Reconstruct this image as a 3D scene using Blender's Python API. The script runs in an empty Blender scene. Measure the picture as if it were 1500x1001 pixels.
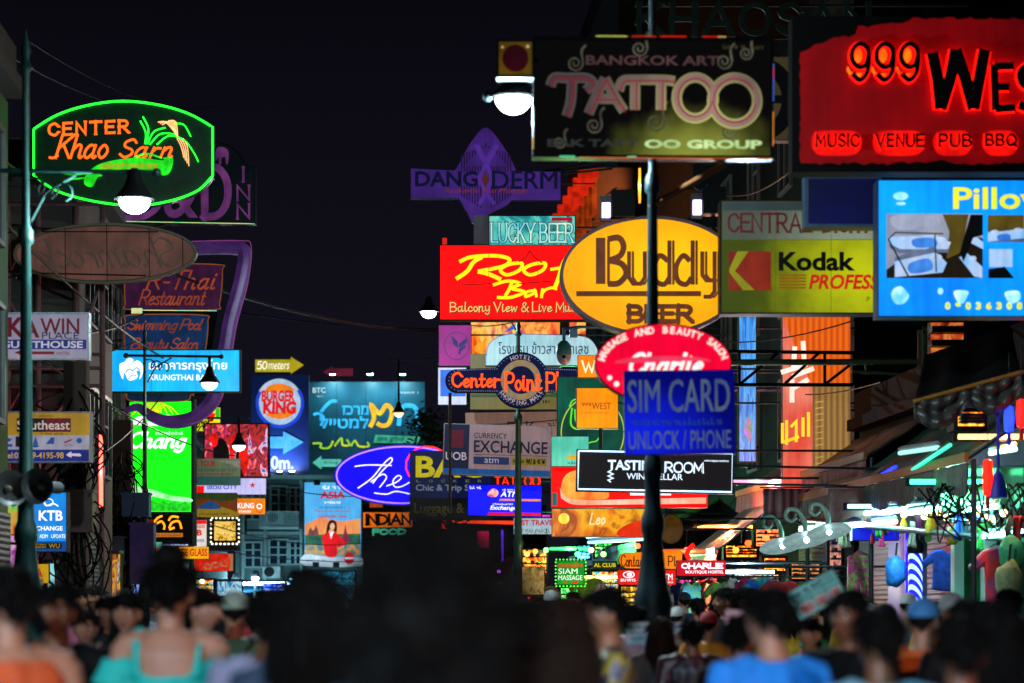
import bpy, bmesh, math, random
from mathutils import Vector, Matrix, noise
R = math.radians
random.seed(11)
SC = bpy.context.scene
COL = SC.collection

# ------------------------------------------------------------------ camera, sky, exposure
F, CU, HV, EYE = 85.0 / 36.0 * 1500.0, 750.0, 880.0, 1.65      # focal length in photo pixels, vanishing column, horizon row, eye height
cam_d = bpy.data.cameras.new('camera'); cam = bpy.data.objects.new('camera', cam_d); COL.objects.link(cam)
cam.location = (0, 0, EYE); cam.rotation_euler = (R(90), 0, 0)
cam_d.lens = 85; cam_d.sensor_width = 36; cam_d.shift_y = (HV - 500.5) / 1500.0
cam_d.clip_start = 0.1; cam_d.clip_end = 3000
cam_d.dof.use_dof = True; cam_d.dof.focus_distance = 41.0; cam_d.dof.aperture_fstop = 1.75; cam_d.dof.aperture_blades = 0
SC.camera = cam
W = bpy.data.worlds.new('World'); SC.world = W; W.use_nodes = True
wn, wl = W.node_tree.nodes, W.node_tree.links
bg = wn['Background']
tc = wn.new('ShaderNodeTexCoord'); sx = wn.new('ShaderNodeSeparateXYZ'); rmp = wn.new('ShaderNodeValToRGB')
wl.new(tc.outputs['Generated'], sx.inputs[0]); wl.new(sx.outputs['Z'], rmp.inputs[0])
cr = rmp.color_ramp                                             # night sky: town glow near the horizon fading to near black overhead
cr.elements[0].position = 0.0; cr.elements[0].color = (0.0072, 0.0070, 0.0135, 1)
cr.elements[1].position = 0.26; cr.elements[1].color = (0.0026, 0.0020, 0.0040, 1)
e = cr.elements.new(0.12); e.color = (0.0054, 0.0048, 0.0094, 1)
sky = wn.new('ShaderNodeTexSky'); sky.sky_type = 'NISHITA'; sky.sun_disc = False; sky.sun_elevation = R(-8); sky.sun_rotation = R(200)
mx = wn.new('ShaderNodeMix'); mx.data_type = 'RGBA'; mx.blend_type = 'ADD'; mx.inputs[0].default_value = 0.05
wl.new(rmp.outputs[0], mx.inputs[6]); wl.new(sky.outputs[0], mx.inputs[7]); wl.new(mx.outputs[2], bg.inputs[0])
bg.inputs[1].default_value = 1.0
SC.view_settings.view_transform = 'Standard'; SC.view_settings.look = 'None'; SC.view_settings.exposure = 0; SC.view_settings.gamma = 1
cy = SC.cycles
cy.use_denoising = True
try: cy.denoiser = 'OPENIMAGEDENOISE'
except Exception: pass
cy.max_bounces = 4; cy.diffuse_bounces = 2; cy.glossy_bounces = 3; cy.transmission_bounces = 3; cy.transparent_max_bounces = 6
cy.caustics_reflective = False; cy.caustics_refractive = False; cy.sample_clamp_indirect = 3.0; cy.sample_clamp_direct = 0

def P(u, v, Y): return Vector(((u - CU) * Y / F, Y, EYE + (HV - v) * Y / F))
SL = -0.0537                                                    # the street runs a little to the left of the view axis
def xr(Y): return 6.2 + SL * (Y - 30)                           # right and left building lines
def xl(Y): return -7.2 + SL * (Y - 28)

# ------------------------------------------------------------------ materials
def lin(h):
    if not isinstance(h, str): return tuple(h)
    h = h.lstrip('#'); c = [int(h[i:i + 2], 16) / 255 for i in (0, 2, 4)]
    return tuple(x / 12.92 if x <= .04045 else ((x + .055) / 1.055) ** 2.4 for x in c)
_mc = {}
def _new(key):
    m = bpy.data.materials.new('m%03d' % len(_mc)); m.use_nodes = True; _mc[key] = m
    return m, m.node_tree.nodes, m.node_tree.links, m.node_tree.nodes['Principled BSDF']
def mat(col, rough=.6, metal=0., var=.25, scale=6., bump=0., streak=False):
    """painted / printed / built surface: base colour broken up by two noises, with grime streaks when asked"""
    key = ('m', col, rough, metal, var, scale, bump, streak)
    if key in _mc: return _mc[key]
    m, n, l, b = _new(key); c = lin(col)
    t = n.new('ShaderNodeTexCoord'); mp = n.new('ShaderNodeMapping'); l.new(t.outputs['Object'], mp.inputs[0])
    if streak: mp.inputs['Scale'].default_value = (1, 1, .12)
    nz = n.new('ShaderNodeTexNoise'); nz.inputs['Scale'].default_value = scale; nz.inputs['Detail'].default_value = 6; nz.inputs['Roughness'].default_value = .65
    l.new(mp.outputs[0], nz.inputs['Vector'])
    r = n.new('ShaderNodeValToRGB'); l.new(nz.outputs[0], r.inputs[0])
    r.color_ramp.elements[0].position = .3; r.color_ramp.elements[1].position = .7
    r.color_ramp.elements[0].color = tuple(x * (1 - var) for x in c) + (1,)
    r.color_ramp.elements[1].color = tuple(min(1, x * (1 + var * .6)) for x in c) + (1,)
    l.new(r.outputs[0], b.inputs['Base Color'])
    b.inputs['Roughness'].default_value = rough; b.inputs['Metallic'].default_value = metal
    if max(c) < .012: b.inputs['Specular IOR Level'].default_value = .12
    if bump:
        bp = n.new('ShaderNodeBump'); bp.inputs['Strength'].default_value = bump; bp.inputs['Distance'].default_value = .02
        l.new(nz.outputs[0], bp.inputs['Height']); l.new(bp.outputs[0], b.inputs['Normal'])
    return m
def glow(col, k=1., col2=None, scale=2.5, var=.22, base=.1, sample=True):
    """surface with emission (neon, backlit sheet, LED; also unlit boards and letters made to look lit): two emission tones mixed by noise, as tubes behind a sheet do"""
    key = ('g', col, k, col2, scale, var, base, sample)
    if key in _mc: return _mc[key]
    m, n, l, b = _new(key); c = lin(col); d = lin(col2) if col2 else tuple(x * (1 - var) for x in c)
    t = n.new('ShaderNodeTexCoord')
    nz = n.new('ShaderNodeTexNoise'); nz.inputs['Scale'].default_value = scale; nz.inputs['Detail'].default_value = 3
    l.new(t.outputs['Object'], nz.inputs['Vector'])
    r = n.new('ShaderNodeValToRGB'); l.new(nz.outputs[0], r.inputs[0])
    r.color_ramp.elements[0].position = .35; r.color_ramp.elements[1].position = .68
    r.color_ramp.elements[0].color = d + (1,); r.color_ramp.elements[1].color = c + (1,)
    out = r.outputs[0]
    if k < 2:      # dust and water streaks on the sheet, plus a fine mottling
        mp = n.new('ShaderNodeMapping'); mp.inputs['Scale'].default_value = (7, 7, .7); l.new(t.outputs['Object'], mp.inputs[0])
        n2 = n.new('ShaderNodeTexNoise'); n2.inputs['Scale'].default_value = 2.2; n2.inputs['Detail'].default_value = 5; l.new(mp.outputs[0], n2.inputs['Vector'])
        mr = n.new('ShaderNodeMapRange'); mr.inputs['From Min'].default_value = .3; mr.inputs['From Max'].default_value = .62; mr.inputs['To Min'].default_value = .84; mr.inputs['To Max'].default_value = 1.06; l.new(n2.outputs[0], mr.inputs[0])
        mu = n.new('ShaderNodeMix'); mu.data_type = 'RGBA'; mu.blend_type = 'MULTIPLY'; mu.inputs[0].default_value = 1; l.new(r.outputs[0], mu.inputs[6]); l.new(mr.outputs[0], mu.inputs[7]); out = mu.outputs[2]
    l.new(out, b.inputs['Emission Color']); b.inputs['Emission Strength'].default_value = k * (1.2 if .78 < k < 2 else 1)
    b.inputs['Base Color'].default_value = tuple(x * base for x in c) + (1,); b.inputs['Roughness'].default_value = .5; b.inputs['Specular IOR Level'].default_value = .25
    if not sample: m.cycles.emission_sampling = 'NONE'
    return m
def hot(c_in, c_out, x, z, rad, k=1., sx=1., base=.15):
    """sheet with a pool of light painted into its emission: brightest at (x, z) of the sign, falling off over rad metres"""
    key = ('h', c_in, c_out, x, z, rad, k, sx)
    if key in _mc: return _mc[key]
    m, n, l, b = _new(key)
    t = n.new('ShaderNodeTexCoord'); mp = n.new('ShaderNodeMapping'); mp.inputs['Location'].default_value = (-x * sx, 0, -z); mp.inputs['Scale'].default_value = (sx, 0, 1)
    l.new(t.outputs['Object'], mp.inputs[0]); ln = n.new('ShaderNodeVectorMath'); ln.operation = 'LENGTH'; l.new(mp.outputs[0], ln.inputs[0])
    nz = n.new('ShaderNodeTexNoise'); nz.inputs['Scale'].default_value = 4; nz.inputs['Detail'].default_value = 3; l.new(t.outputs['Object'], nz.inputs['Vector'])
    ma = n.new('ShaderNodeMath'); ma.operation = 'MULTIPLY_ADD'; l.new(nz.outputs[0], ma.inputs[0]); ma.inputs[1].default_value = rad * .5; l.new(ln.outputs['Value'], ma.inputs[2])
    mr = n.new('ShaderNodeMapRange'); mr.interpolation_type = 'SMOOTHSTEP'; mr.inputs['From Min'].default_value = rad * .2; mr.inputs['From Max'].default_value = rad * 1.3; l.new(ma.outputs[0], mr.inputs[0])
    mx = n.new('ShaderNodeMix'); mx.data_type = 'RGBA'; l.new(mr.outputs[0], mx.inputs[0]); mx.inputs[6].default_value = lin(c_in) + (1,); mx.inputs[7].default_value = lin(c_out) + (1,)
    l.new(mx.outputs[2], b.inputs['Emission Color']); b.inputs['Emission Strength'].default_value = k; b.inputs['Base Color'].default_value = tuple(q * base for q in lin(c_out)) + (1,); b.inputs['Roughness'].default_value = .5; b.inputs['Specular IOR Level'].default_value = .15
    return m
def stripes(a, b_, scale, axis='X', k=0., rough=.5):
    """two-tone stripes along an object axis (corrugation, barber bands, slats)"""
    key = ('s', a, b_, scale, axis, k)
    if key in _mc: return _mc[key]
    m, n, l, b = _new(key)
    t = n.new('ShaderNodeTexCoord'); w = n.new('ShaderNodeTexWave'); w.wave_type = 'BANDS'; w.bands_direction = axis
    w.inputs['Scale'].default_value = scale; w.inputs['Distortion'].default_value = .6; w.inputs['Detail'].default_value = 2
    l.new(t.outputs['Object'], w.inputs['Vector'])
    r = n.new('ShaderNodeValToRGB'); l.new(w.outputs[0], r.inputs[0])
    r.color_ramp.elements[0].color = lin(a) + (1,); r.color_ramp.elements[1].color = lin(b_) + (1,)
    l.new(r.outputs[0], b.inputs['Base Color']); b.inputs['Roughness'].default_value = rough
    if k: l.new(r.outputs[0], b.inputs['Emission Color']); b.inputs['Emission Strength'].default_value = k
    else:
        bp = n.new('ShaderNodeBump'); bp.inputs['Strength'].default_value = .5; bp.inputs['Distance'].default_value = .03
        l.new(w.outputs[0], bp.inputs['Height']); l.new(bp.outputs[0], b.inputs['Normal'])
    return m
def blobs(cols, scale, k=1., stretch=(1, 1, 1)):
    """picture on a screen or printed sheet: colour patches picked by a distorted noise"""
    key = ('b', tuple(cols), scale, k, stretch)
    if key in _mc: return _mc[key]
    m, n, l, b = _new(key)
    t = n.new('ShaderNodeTexCoord'); mp = n.new('ShaderNodeMapping'); mp.inputs['Scale'].default_value = stretch
    l.new(t.outputs['Object'], mp.inputs[0])
    nz = n.new('ShaderNodeTexNoise'); nz.inputs['Scale'].default_value = scale; nz.inputs['Detail'].default_value = 4; nz.inputs['Distortion'].default_value = 1.2
    l.new(mp.outputs[0], nz.inputs['Vector'])
    r = n.new('ShaderNodeValToRGB'); l.new(nz.outputs[0], r.inputs[0]); cr = r.color_ramp
    N = len(cols)
    for i, c in enumerate(cols):
        p = .32 + .38 * i / max(1, N - 1)
        if i < 2: e = cr.elements[i]; e.position = p
        else: e = cr.elements.new(p)
        e.color = lin(c) + (1,)
    l.new(r.outputs[0], b.inputs['Emission Color' if k else 'Base Color'])
    if k: b.inputs['Emission Strength'].default_value = k; b.inputs['Base Color'].default_value = (.05, .05, .05, 1)
    b.inputs['Roughness'].default_value = .45
    return m
STEEL = mat('#3a3d42', .5, .6); DARK = mat('#141416', .6); BLACK = mat('#060607', .5); POSTG = mat('#0a3a36', .5, .1, var=.4)
GREY = mat('#6e7074', .55, .3); ALU = mat('#a4a8ac', .4, .6)

# ------------------------------------------------------------------ mesh builder
class MB:
    def __init__(s): s.v = []; s.f = []; s.mi = []; s.cur = 0
    def add(s, vs, fs):
        o = len(s.v); s.v += [Vector(x) for x in vs]; s.f += [[i + o for i in f] for f in fs]; s.mi += [s.cur] * len(fs)
    def box(s, x0, y0, z0, x1, y1, z1):
        v = [(x, y, z) for x in (x0, x1) for y in (y0, y1) for z in (z0, z1)]
        s.add(v, [(0, 1, 3, 2), (4, 6, 7, 5), (0, 4, 5, 1), (2, 3, 7, 6), (0, 2, 6, 4), (1, 5, 7, 3)])
    def ring(s, pts, radii, n=8, cap=True, flat=1.0):
        pts = [Vector(p) for p in pts]; N = len(pts); vs = []; fs = []
        prev = None
        for i, p in enumerate(pts):
            t = (pts[min(i + 1, N - 1)] - pts[max(i - 1, 0)])
            t = t.normalized() if t.length > 1e-9 else Vector((0, 0, 1))
            if prev is None:
                a = Vector((0, 0, 1)) if abs(t.z) < .9 else Vector((0, 1, 0))
                prev = t.cross(a).normalized()
            x = (prev - t * prev.dot(t)); x = x.normalized() if x.length > 1e-6 else t.orthogonal().normalized()
            prev = x; y = t.cross(x)
            r = radii[i] if isinstance(radii, (list, tuple)) else radii
            for k in range(n):
                a = 2 * math.pi * k / n
                vs.append(p + x * (math.cos(a) * r) + y * (math.sin(a) * r * flat))
        for i in range(N - 1):
            for k in range(n):
                k2 = (k + 1) % n
                fs.append((i * n + k, i * n + k2, (i + 1) * n + k2, (i + 1) * n + k))
        if cap: fs.append(tuple(range(n))[::-1]); fs.append(tuple((N - 1) * n + k for k in range(n)))
        s.add(vs, fs)
    def cyl(s, a, b, r, r2=None, n=12): s.ring([a, b], [r, r if r2 is None else r2], n)
    def lathe(s, prof, n=20, c=(0, 0, 0)):
        vs = []; fs = []
        for r, z in prof:
            for k in range(n):
                a = 2 * math.pi * k / n; vs.append((c[0] + r * math.cos(a), c[1] + r * math.sin(a), c[2] + z))
        for i in range(len(prof) - 1):
            for k in range(n):
                k2 = (k + 1) % n; fs.append((i * n + k, i * n + k2, (i + 1) * n + k2, (i + 1) * n + k))
        s.add(vs, fs)
    def ball(s, c, rx, ry=None, rz=None, n=12, m=8):
        ry = ry or rx; rz = rz or rx; vs = []; fs = []
        for i in range(m + 1):
            th = math.pi * i / m
            for k in range(n):
                a = 2 * math.pi * k / n
                vs.append((c[0] + rx * math.sin(th) * math.cos(a), c[1] + ry * math.sin(th) * math.sin(a), c[2] + rz * math.cos(th)))
        for i in range(m):
            for k in range(n):
                k2 = (k + 1) % n; fs.append((i * n + k, (i + 1) * n + k, (i + 1) * n + k2, i * n + k2))
        s.add(vs, fs)
    def quad(s, a, b, c, d): s.add([a, b, c, d], [(0, 1, 2, 3)])
    def prism(s, pts, y0, y1):
        """outline in x,z carried from y0 (front) to y1"""
        n = len(pts); vs = [(p[0], y0, p[1]) for p in pts] + [(p[0], y1, p[1]) for p in pts]
        fs = [tuple(range(n)), tuple(range(2 * n - 1, n - 1, -1))] + [(i, (i + 1) % n, n + (i + 1) % n, n + i) for i in range(n)]
        s.add(vs, fs)
    def build(s, name, mats, parent=None, smooth=False, loc=None):
        me = bpy.data.meshes.new(name); me.from_pydata([tuple(v) for v in s.v], [], s.f)
        for m in (mats if isinstance(mats, (list, tuple)) else [mats]): me.materials.append(m)
        me.polygons.foreach_set('material_index', s.mi)
        bm = bmesh.new(); bm.from_mesh(me); bmesh.ops.recalc_face_normals(bm, faces=bm.faces); bm.to_mesh(me); bm.free()
        if smooth:
            me.polygons.foreach_set('use_smooth', [True] * len(me.polygons))
            try: me.set_sharp_from_angle(angle=R(50))
            except Exception: pass
        o = bpy.data.objects.new(name, me); COL.objects.link(o)
        if parent is not None: o.parent = parent
        if loc is not None: o.location = loc
        return o
def tag(o, label=None, cat=None, group=None, kind=None):
    if label: o['label'] = label
    if cat: o['category'] = cat
    if group: o['group'] = group
    if kind: o['kind'] = kind
    return o
def empty(name, loc, rz=0.):
    o = bpy.data.objects.new(name, None); COL.objects.link(o); o.location = loc; o.rotation_euler = (0, 0, rz); o.empty_display_size = .2
    return o
def copy_tree(o, parent=None):
    c = o.copy(); COL.objects.link(c); c.parent = parent
    for ch in o.children: copy_tree(ch, c)
    return c

# ------------------------------------------------------------------ lettering
_tc = {}
def tgeo(txt, bold=0., shear=0.):
    k = (txt, bold, shear)
    if k in _tc: return _tc[k]
    cu = bpy.data.curves.new('t', 'FONT'); cu.body = txt; cu.size = 1; cu.offset = bold; cu.shear = shear; cu.resolution_u = 3; cu.fill_mode = 'FRONT'
    ob = bpy.data.objects.new('t', cu)
    me = bpy.data.meshes.new_from_object(ob)
    vs = [(v.co.x, v.co.y) for v in me.vertices]; fs = [tuple(p.vertices) for p in me.polygons]
    bpy.data.objects.remove(ob); bpy.data.curves.remove(cu); bpy.data.meshes.remove(me)
    _tc[k] = (vs, fs); return vs, fs
def crv(pts, closed=False, n=6):
    out = []; N = len(pts); g = (lambda i: pts[i % N]) if closed else (lambda i: pts[max(0, min(N - 1, i))])
    for i in range(N if closed else N - 1):
        p0, p1, p2, p3 = g(i - 1), g(i), g(i + 1), g(i + 2)
        for j in range(n):
            t = j / n; t2 = t * t; t3 = t2 * t
            out.append(tuple(.5 * (2 * p1[a] + (p2[a] - p0[a]) * t + (2 * p0[a] - 5 * p1[a] + 4 * p2[a] - p3[a]) * t2 + (3 * p1[a] - p0[a] - 3 * p2[a] + p3[a]) * t3) for a in range(len(p1))))
    if not closed: out.append(tuple(pts[-1]))
    return out
GL = {  # single-stroke letters: ~ smooth, o smooth closed
'A': "0,0 .38,1 .76,0|.14,.34 .62,.34", 'B': "0,0 0,1|~0,1 .42,.98 .58,.77 .42,.54 0,.52|~0,.52 .48,.5 .66,.26 .48,.02 0,0", 'C': "~.7,.78 .45,1 .1,.84 0,.5 .1,.16 .45,0 .7,.22",
'D': "0,0 0,1|~0,1 .42,.96 .7,.7 .7,.3 .42,.04 0,0", 'E': ".58,0 0,0 0,1 .58,1|0,.52 .48,.52", 'F': "0,0 0,1 .58,1|0,.52 .48,.52", 'G': "~.7,.8 .45,1 .1,.84 0,.5 .1,.16 .45,0 .72,.2|.72,.16 .72,.45 .45,.45",
'H': "0,0 0,1|.66,0 .66,1|0,.5 .66,.5", 'I': "0,0 0,1", 'J': "~.4,1 .4,.3 .2,0 0,.2", 'K': "0,0 0,1|.6,1 0,.4|.2,.56 .66,0", 'L': "0,1 0,0 .55,0", 'M': "0,0 .04,1 .42,.25 .8,1 .84,0", 'N': "0,0 0,1 .66,0 .66,1",
'O': "o.4,1 .1,.85 0,.5 .1,.15 .4,0 .7,.15 .8,.5 .7,.85", 'P': "0,0 0,1|~0,1 .46,.98 .62,.74 .46,.47 0,.45", 'Q': "o.4,1 .1,.85 0,.5 .1,.15 .4,0 .7,.15 .8,.5 .7,.85|.5,.25 .85,-.1", 'R': "0,0 0,1|~0,1 .46,.98 .62,.75 .46,.5 0,.48|.28,.48 .68,0",
'S': "~.58,.82 .35,1 .05,.85 .1,.6 .5,.42 .58,.17 .3,0 0,.18", 'T': "0,1 .74,1|.37,1 .37,0", 'U': "~0,1 0,.3 .14,.04 .34,0 .54,.04 .68,.3 .68,1", 'V': "0,1 .38,0 .76,1", 'W': "0,1 .25,0 .5,.8 .75,0 1,1", 'X': "0,0 .68,1|0,1 .68,0", 'Y': "0,1 .36,.48 .72,1|.36,.48 .36,0", 'Z': "0,1 .62,1 0,0 .62,0",
'9': "~.6,.66 .5,.42 .25,.36 .02,.55 .04,.84 .3,1 .56,.88 .62,.6 .55,.2 .3,0 .06,.14", '0': "o.3,1 .06,.8 0,.5 .06,.2 .3,0 .54,.2 .6,.5 .54,.8", '5': ".52,1 .08,1 .04,.56|~.04,.56 .3,.66 .56,.45 .54,.16 .28,0 0,.12", '&': "~.7,0 .2,.62 .2,.9 .36,1 .5,.86 .36,.62 .02,.3 .1,.04 .36,0 .62,.26 .7,.46",
'a': "~.42,.5 .2,.55 .03,.35 .03,.12 .2,0 .42,.2|~.44,.55 .42,.12 .5,0 .6,.08", 'b': "~0,1 0,.05|~0,.35 .2,.55 .42,.4 .4,.1 .2,0 0,.12", 'c': "~.4,.44 .22,.55 .03,.36 .03,.14 .2,0 .42,.1", 'd': "~.42,.42 .2,.55 .03,.35 .03,.12 .2,0 .42,.2|~.44,1 .42,.12 .5,0 .6,.08",
'e': "~.05,.26 .3,.32 .4,.44 .24,.55 .04,.38 .04,.14 .2,0 .45,.12", 'f': "~.42,.88 .3,1 .18,.8 .16,.0 .1,-.25|0,.52 .38,.52", 'g': "~.42,.48 .2,.55 .03,.35 .03,.14 .2,.02 .42,.2|~.44,.55 .42,-.12 .28,-.3 .04,-.22", 'h': "0,1 0,0|~0,.3 .18,.55 .36,.5 .38,.1 .46,0 .54,.06", 'i': "~.02,.55 .02,.1 .1,0 .2,.06|.04,.74 .06,.8", 'k': "0,1 0,0|~0,.26 .3,.55|~.12,.32 .26,.1 .4,0 .46,.05", 'l': "~.04,1 .02,.12 .1,0 .2,.06",
'm': "0,.55 0,0|~0,.34 .14,.55 .28,.48 .29,0|~.29,.34 .43,.55 .57,.48 .58,.1 .66,0", 'n': "0,.55 0,0|~0,.32 .18,.55 .36,.48 .38,.1 .46,0 .54,.06", 'o': "o.22,.55 .05,.42 .02,.2 .2,0 .38,.12 .42,.34", 'p': "0,.55 0,-.32|~0,.35 .2,.55 .42,.4 .4,.1 .2,0 0,.1", 'r': "0,.55 0,0|~0,.3 .14,.5 .34,.5", 's': "~.34,.46 .18,.55 .03,.42 .3,.2 .26,.03 .0,.06", 't': "~.12,.85 .1,.12 .2,0 .34,.08|0,.55 .3,.55", 'u': "~0,.55 0,.14 .14,0 .36,.2|~.38,.55 .38,.1 .46,0 .54,.06", 'v': "0,.55 .18,0 .38,.55", 'w': "~0,.55 .08,0 .28,.45 .42,.0 .6,.5", 'y': "~0,.55 .04,.16 .2,.08 .4,.25|~.42,.55 .4,-.12 .24,-.32 .02,-.22",
'-': "0,.36 .3,.36", '.': "0,0 .03,.05", '*': "0,.5 .2,.5"}
def sgeo(txt, slant=0., gap=.2, kern=None):
    """text as strokes in letter units: list of (points, closed, sharp)"""
    x = 0.; out = []
    for ch in txt:
        if ch == ' ': x += .35; continue
        mxx = 0
        for st in GL.get(ch, GL['-']).split('|'):
            md = st[0] if st[0] in '~o' else ''
            pts = [tuple(float(q) for q in p.split(',')) for p in st[len(md):].split()]
            mxx = max(mxx, max(p[0] for p in pts))
            pts = [(p[0] + x + slant * p[1], p[1]) for p in pts]
            if md: pts = crv(pts, md == 'o', 5)
            out.append((pts, md == 'o', not md))
        x += mxx + gap
    return out

# ------------------------------------------------------------------ signs: flat artwork laid out on a real cabinet
SIGNS = []
class Layer:
    def __init__(s, S, name, mats, off, thick): s.S = S; s.name = name; s.mats = mats; s.y = off; s.t = thick; s.mb = MB(); s.k = 0; s.tb = False
    def m(s, i): s.mb.cur = i; return s
    def q(s, u, v): return s.S.loc(u, v)
    def _put(s, pts, fs):
        s.k += 1; y = s.y - .0003 * (s.k % 12)
        if s.t:
            n = len(pts); vs = [(p[0], y - s.t, p[1]) for p in pts] + [(p[0], y, p[1]) for p in pts]; ff = []
            cnt = {}
            for f in fs:
                ff.append(tuple(f))
                for a, b in zip(f, f[1:] + f[:1]): cnt[(a, b)] = 1
            for (a, b) in cnt:
                if (b, a) not in cnt: ff.append((a, b, n + b, n + a))
            s.mb.add(vs, ff)
        else: s.mb.add([(p[0], y, p[1]) for p in pts], fs)
    def poly(s, pts): s._put([s.q(*p) for p in pts], [tuple(range(len(pts)))]); return s
    def rect(s, u0, v0, u1, v1): return s.poly([(u0, v1), (u1, v1), (u1, v0), (u0, v0)])
    def ell(s, cu, cv, ru, rv=None, n=40): 
        rv = rv or ru
        return s.poly([(cu + ru * math.cos(2 * math.pi * i / n), cv + rv * math.sin(2 * math.pi * i / n)) for i in range(n)])
    def oring(s, cu, cv, ru, rv, w, n=48, a0=0, a1=360):
        full = abs(a1 - a0) >= 360
        pts = [(cu + ru * math.cos(R(a0 + (a1 - a0) * i / n)), cv - rv * math.sin(R(a0 + (a1 - a0) * i / n))) for i in range(n if full else n + 1)]
        return s.line(pts, w, closed=full)
    def line(s, pts, w, smooth=False, closed=False, tube=False, nib=None):
        if smooth: pts = crv(pts, closed)
        L = [s.q(*p) for p in pts]; sc = s.S.s; N = len(L)
        if tube:
            P3 = [(p[0], s.y - w * sc * .6, p[1]) for p in L]
            if closed: P3 = P3 + P3[:1]
            s.mb.ring(P3, w * sc * .5, 6); return s
        vs = []; fs = []
        for i in range(N):
            a = L[i - 1] if (i > 0 or closed) else L[i]; b = L[(i + 1) % N] if (i < N - 1 or closed) else L[i]
            d0 = Vector((L[i][0] - a[0], L[i][1] - a[1])); d1 = Vector((b[0] - L[i][0], b[1] - L[i][1]))
            if d0.length < 1e-9: d0 = d1
            if d1.length < 1e-9: d1 = d0
            if d0.length < 1e-9: d0 = d1 = Vector((1, 0))
            d0.normalize(); d1.normalize(); t = d0 + d1
            if t.length < 1e-3: t = d0.copy()
            t.normalize(); nn = Vector((-t.y, t.x)); c = max(.45, abs(t.dot(d0)))
            ww = w * sc * .5 / c
            if nib: ww *= nib[0] + (1 - nib[0]) * abs(math.sin(math.atan2(t.y, t.x) - nib[1]))
            vs += [(L[i][0] + nn.x * ww, L[i][1] + nn.y * ww), (L[i][0] - nn.x * ww, L[i][1] - nn.y * ww)]
        for i in range(N if closed else N - 1):
            j = (i + 1) % N; fs.append((2 * i, 2 * i + 1, 2 * j + 1, 2 * j))
        s._put(vs, fs); return s
    def text(s, txt, u0, v0, u1, v1, bold=0., shear=0.):
        if bold and ('M' in txt or 'W' in txt):      # thickened by overlaid shifted copies: outline offset folds over in sharp letters
            d = bold * abs(v1 - v0) * .7
            for q in ((-d, 0), (d, 0), (0, -d * .6), (0, d * .6)): s.text(txt, u0 + q[0], v0 + q[1], u1 + q[0], v1 + q[1], 0, shear)
            return s
        vs, fs = tgeo(txt, bold, shear)
        if not vs: return s
        a, b = min(p[0] for p in vs), max(p[0] for p in vs); c, d = min(p[1] for p in vs), max(p[1] for p in vs)
        s._put([s.q(u0 + (p[0] - a) / (b - a) * (u1 - u0), v1 + (p[1] - c) / max(1e-6, d - c) * (v0 - v1)) for p in vs], fs); return s
    def stext(s, txt, u0, v0, u1, v1, w, slant=0., serif=0., tube=False, gap=.2, nib=None, ends=True, rise=0.):
        st = sgeo(txt, slant, gap); al = [p for g in st for p in g[0]]
        a, b = min(p[0] for p in al), max(p[0] for p in al); c, d = min(p[1] for p in al), max(p[1] for p in al)
        if b - a < 1e-6: a -= .5; b += .5
        m = lambda p: (u0 + (p[0] - a) / (b - a) * (u1 - u0), v1 + (p[1] - c) / (d - c) * (v0 - v1) - rise * (p[0] - a) / (b - a))
        for pts, cl, sharp in st:
            Q = [m(p) for p in pts]
            if not cl and ends and not tube:      # square ends
                for i, j in ((0, 1), (-1, -2)):
                    dx, dy = Q[i][0] - Q[j][0], Q[i][1] - Q[j][1]; L = math.hypot(dx, dy) or 1
                    Q[i] = (Q[i][0] + dx / L * w * .4, Q[i][1] + dy / L * w * .4)
            s.line(Q, w, closed=cl, tube=tube, nib=nib)
            if serif and not cl and max(abs(p[1] - q_[1]) + abs(p[0] - q_[0]) for p in Q for q_ in Q) > .3 * abs(v1 - v0):
                for e, f in ((0, 1), (-1, -2)):
                    dy = abs(Q[e][1] - Q[f][1]); dx = abs(Q[e][0] - Q[f][0])
                    if dy > dx * .8: s.line([(Q[e][0] - serif, Q[e][1]), (Q[e][0] + serif, Q[e][1])], w * .55)
                    else: s.line([(Q[e][0], Q[e][1] - serif * .8), (Q[e][0], Q[e][1] + serif * .8)], w * .55)
        return s
    def scrib(s, u0, v0, u1, v1):
        """a line of print too small to read: uneven letter-like marks"""
        rg = random.Random(int(u0 * 7 + v0 * 13)); h = v1 - v0; u = u0
        while u < u1 - h * .4:
            if rg.random() < .15: u += h * .45; continue
            w = h * rg.uniform(.35, .65); k = rg.random(); t = h * .2
            if k < .4: s.rect(u, v0 + h * rg.choice((0, .3)), u + t, v1); s.rect(u + t, v1 - t, u + w, v1)
            elif k < .75: s.rect(u, v0 + h * .3, u + w, v0 + h * .3 + t); s.rect(u + w - t, v0 + h * .3 + t, u + w, v1)
            else: s.rect(u, v0 + h * .25, u + w * .6, v1)
            u += w + h * .16
        return s
    def arctext(s, txt, cu, cv, ru, rv, a0, a1, h, wch, bold=0.03, inward=False):
        n = len(txt)
        for i, ch in enumerate(txt):
            if ch == ' ': continue
            a = R(a0 + (a1 - a0) * i / (n - 1)); px, py = cu + ru * math.cos(a), cv - rv * math.sin(a)
            tx, ty = -ru * math.sin(a), -rv * math.cos(a); L = math.hypot(tx, ty); tx, ty = tx / L, ty / L
            if a1 < a0: tx, ty = -tx, -ty
            nx, ny = (ty, -tx)
            vs, fs = tgeo(ch, bold)
            if not vs: continue
            x0, x1 = min(p[0] for p in vs), max(p[0] for p in vs)
            k = min(wch / (x1 - x0), h / .72)
            s._put([s.q(px + ((p[0] - (x0 + x1) / 2) * k) * tx + p[1] * h / .72 * nx, py + ((p[0] - (x0 + x1) / 2) * k) * ty + p[1] * h / .72 * ny) for p in vs], fs)
        return s
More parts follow.
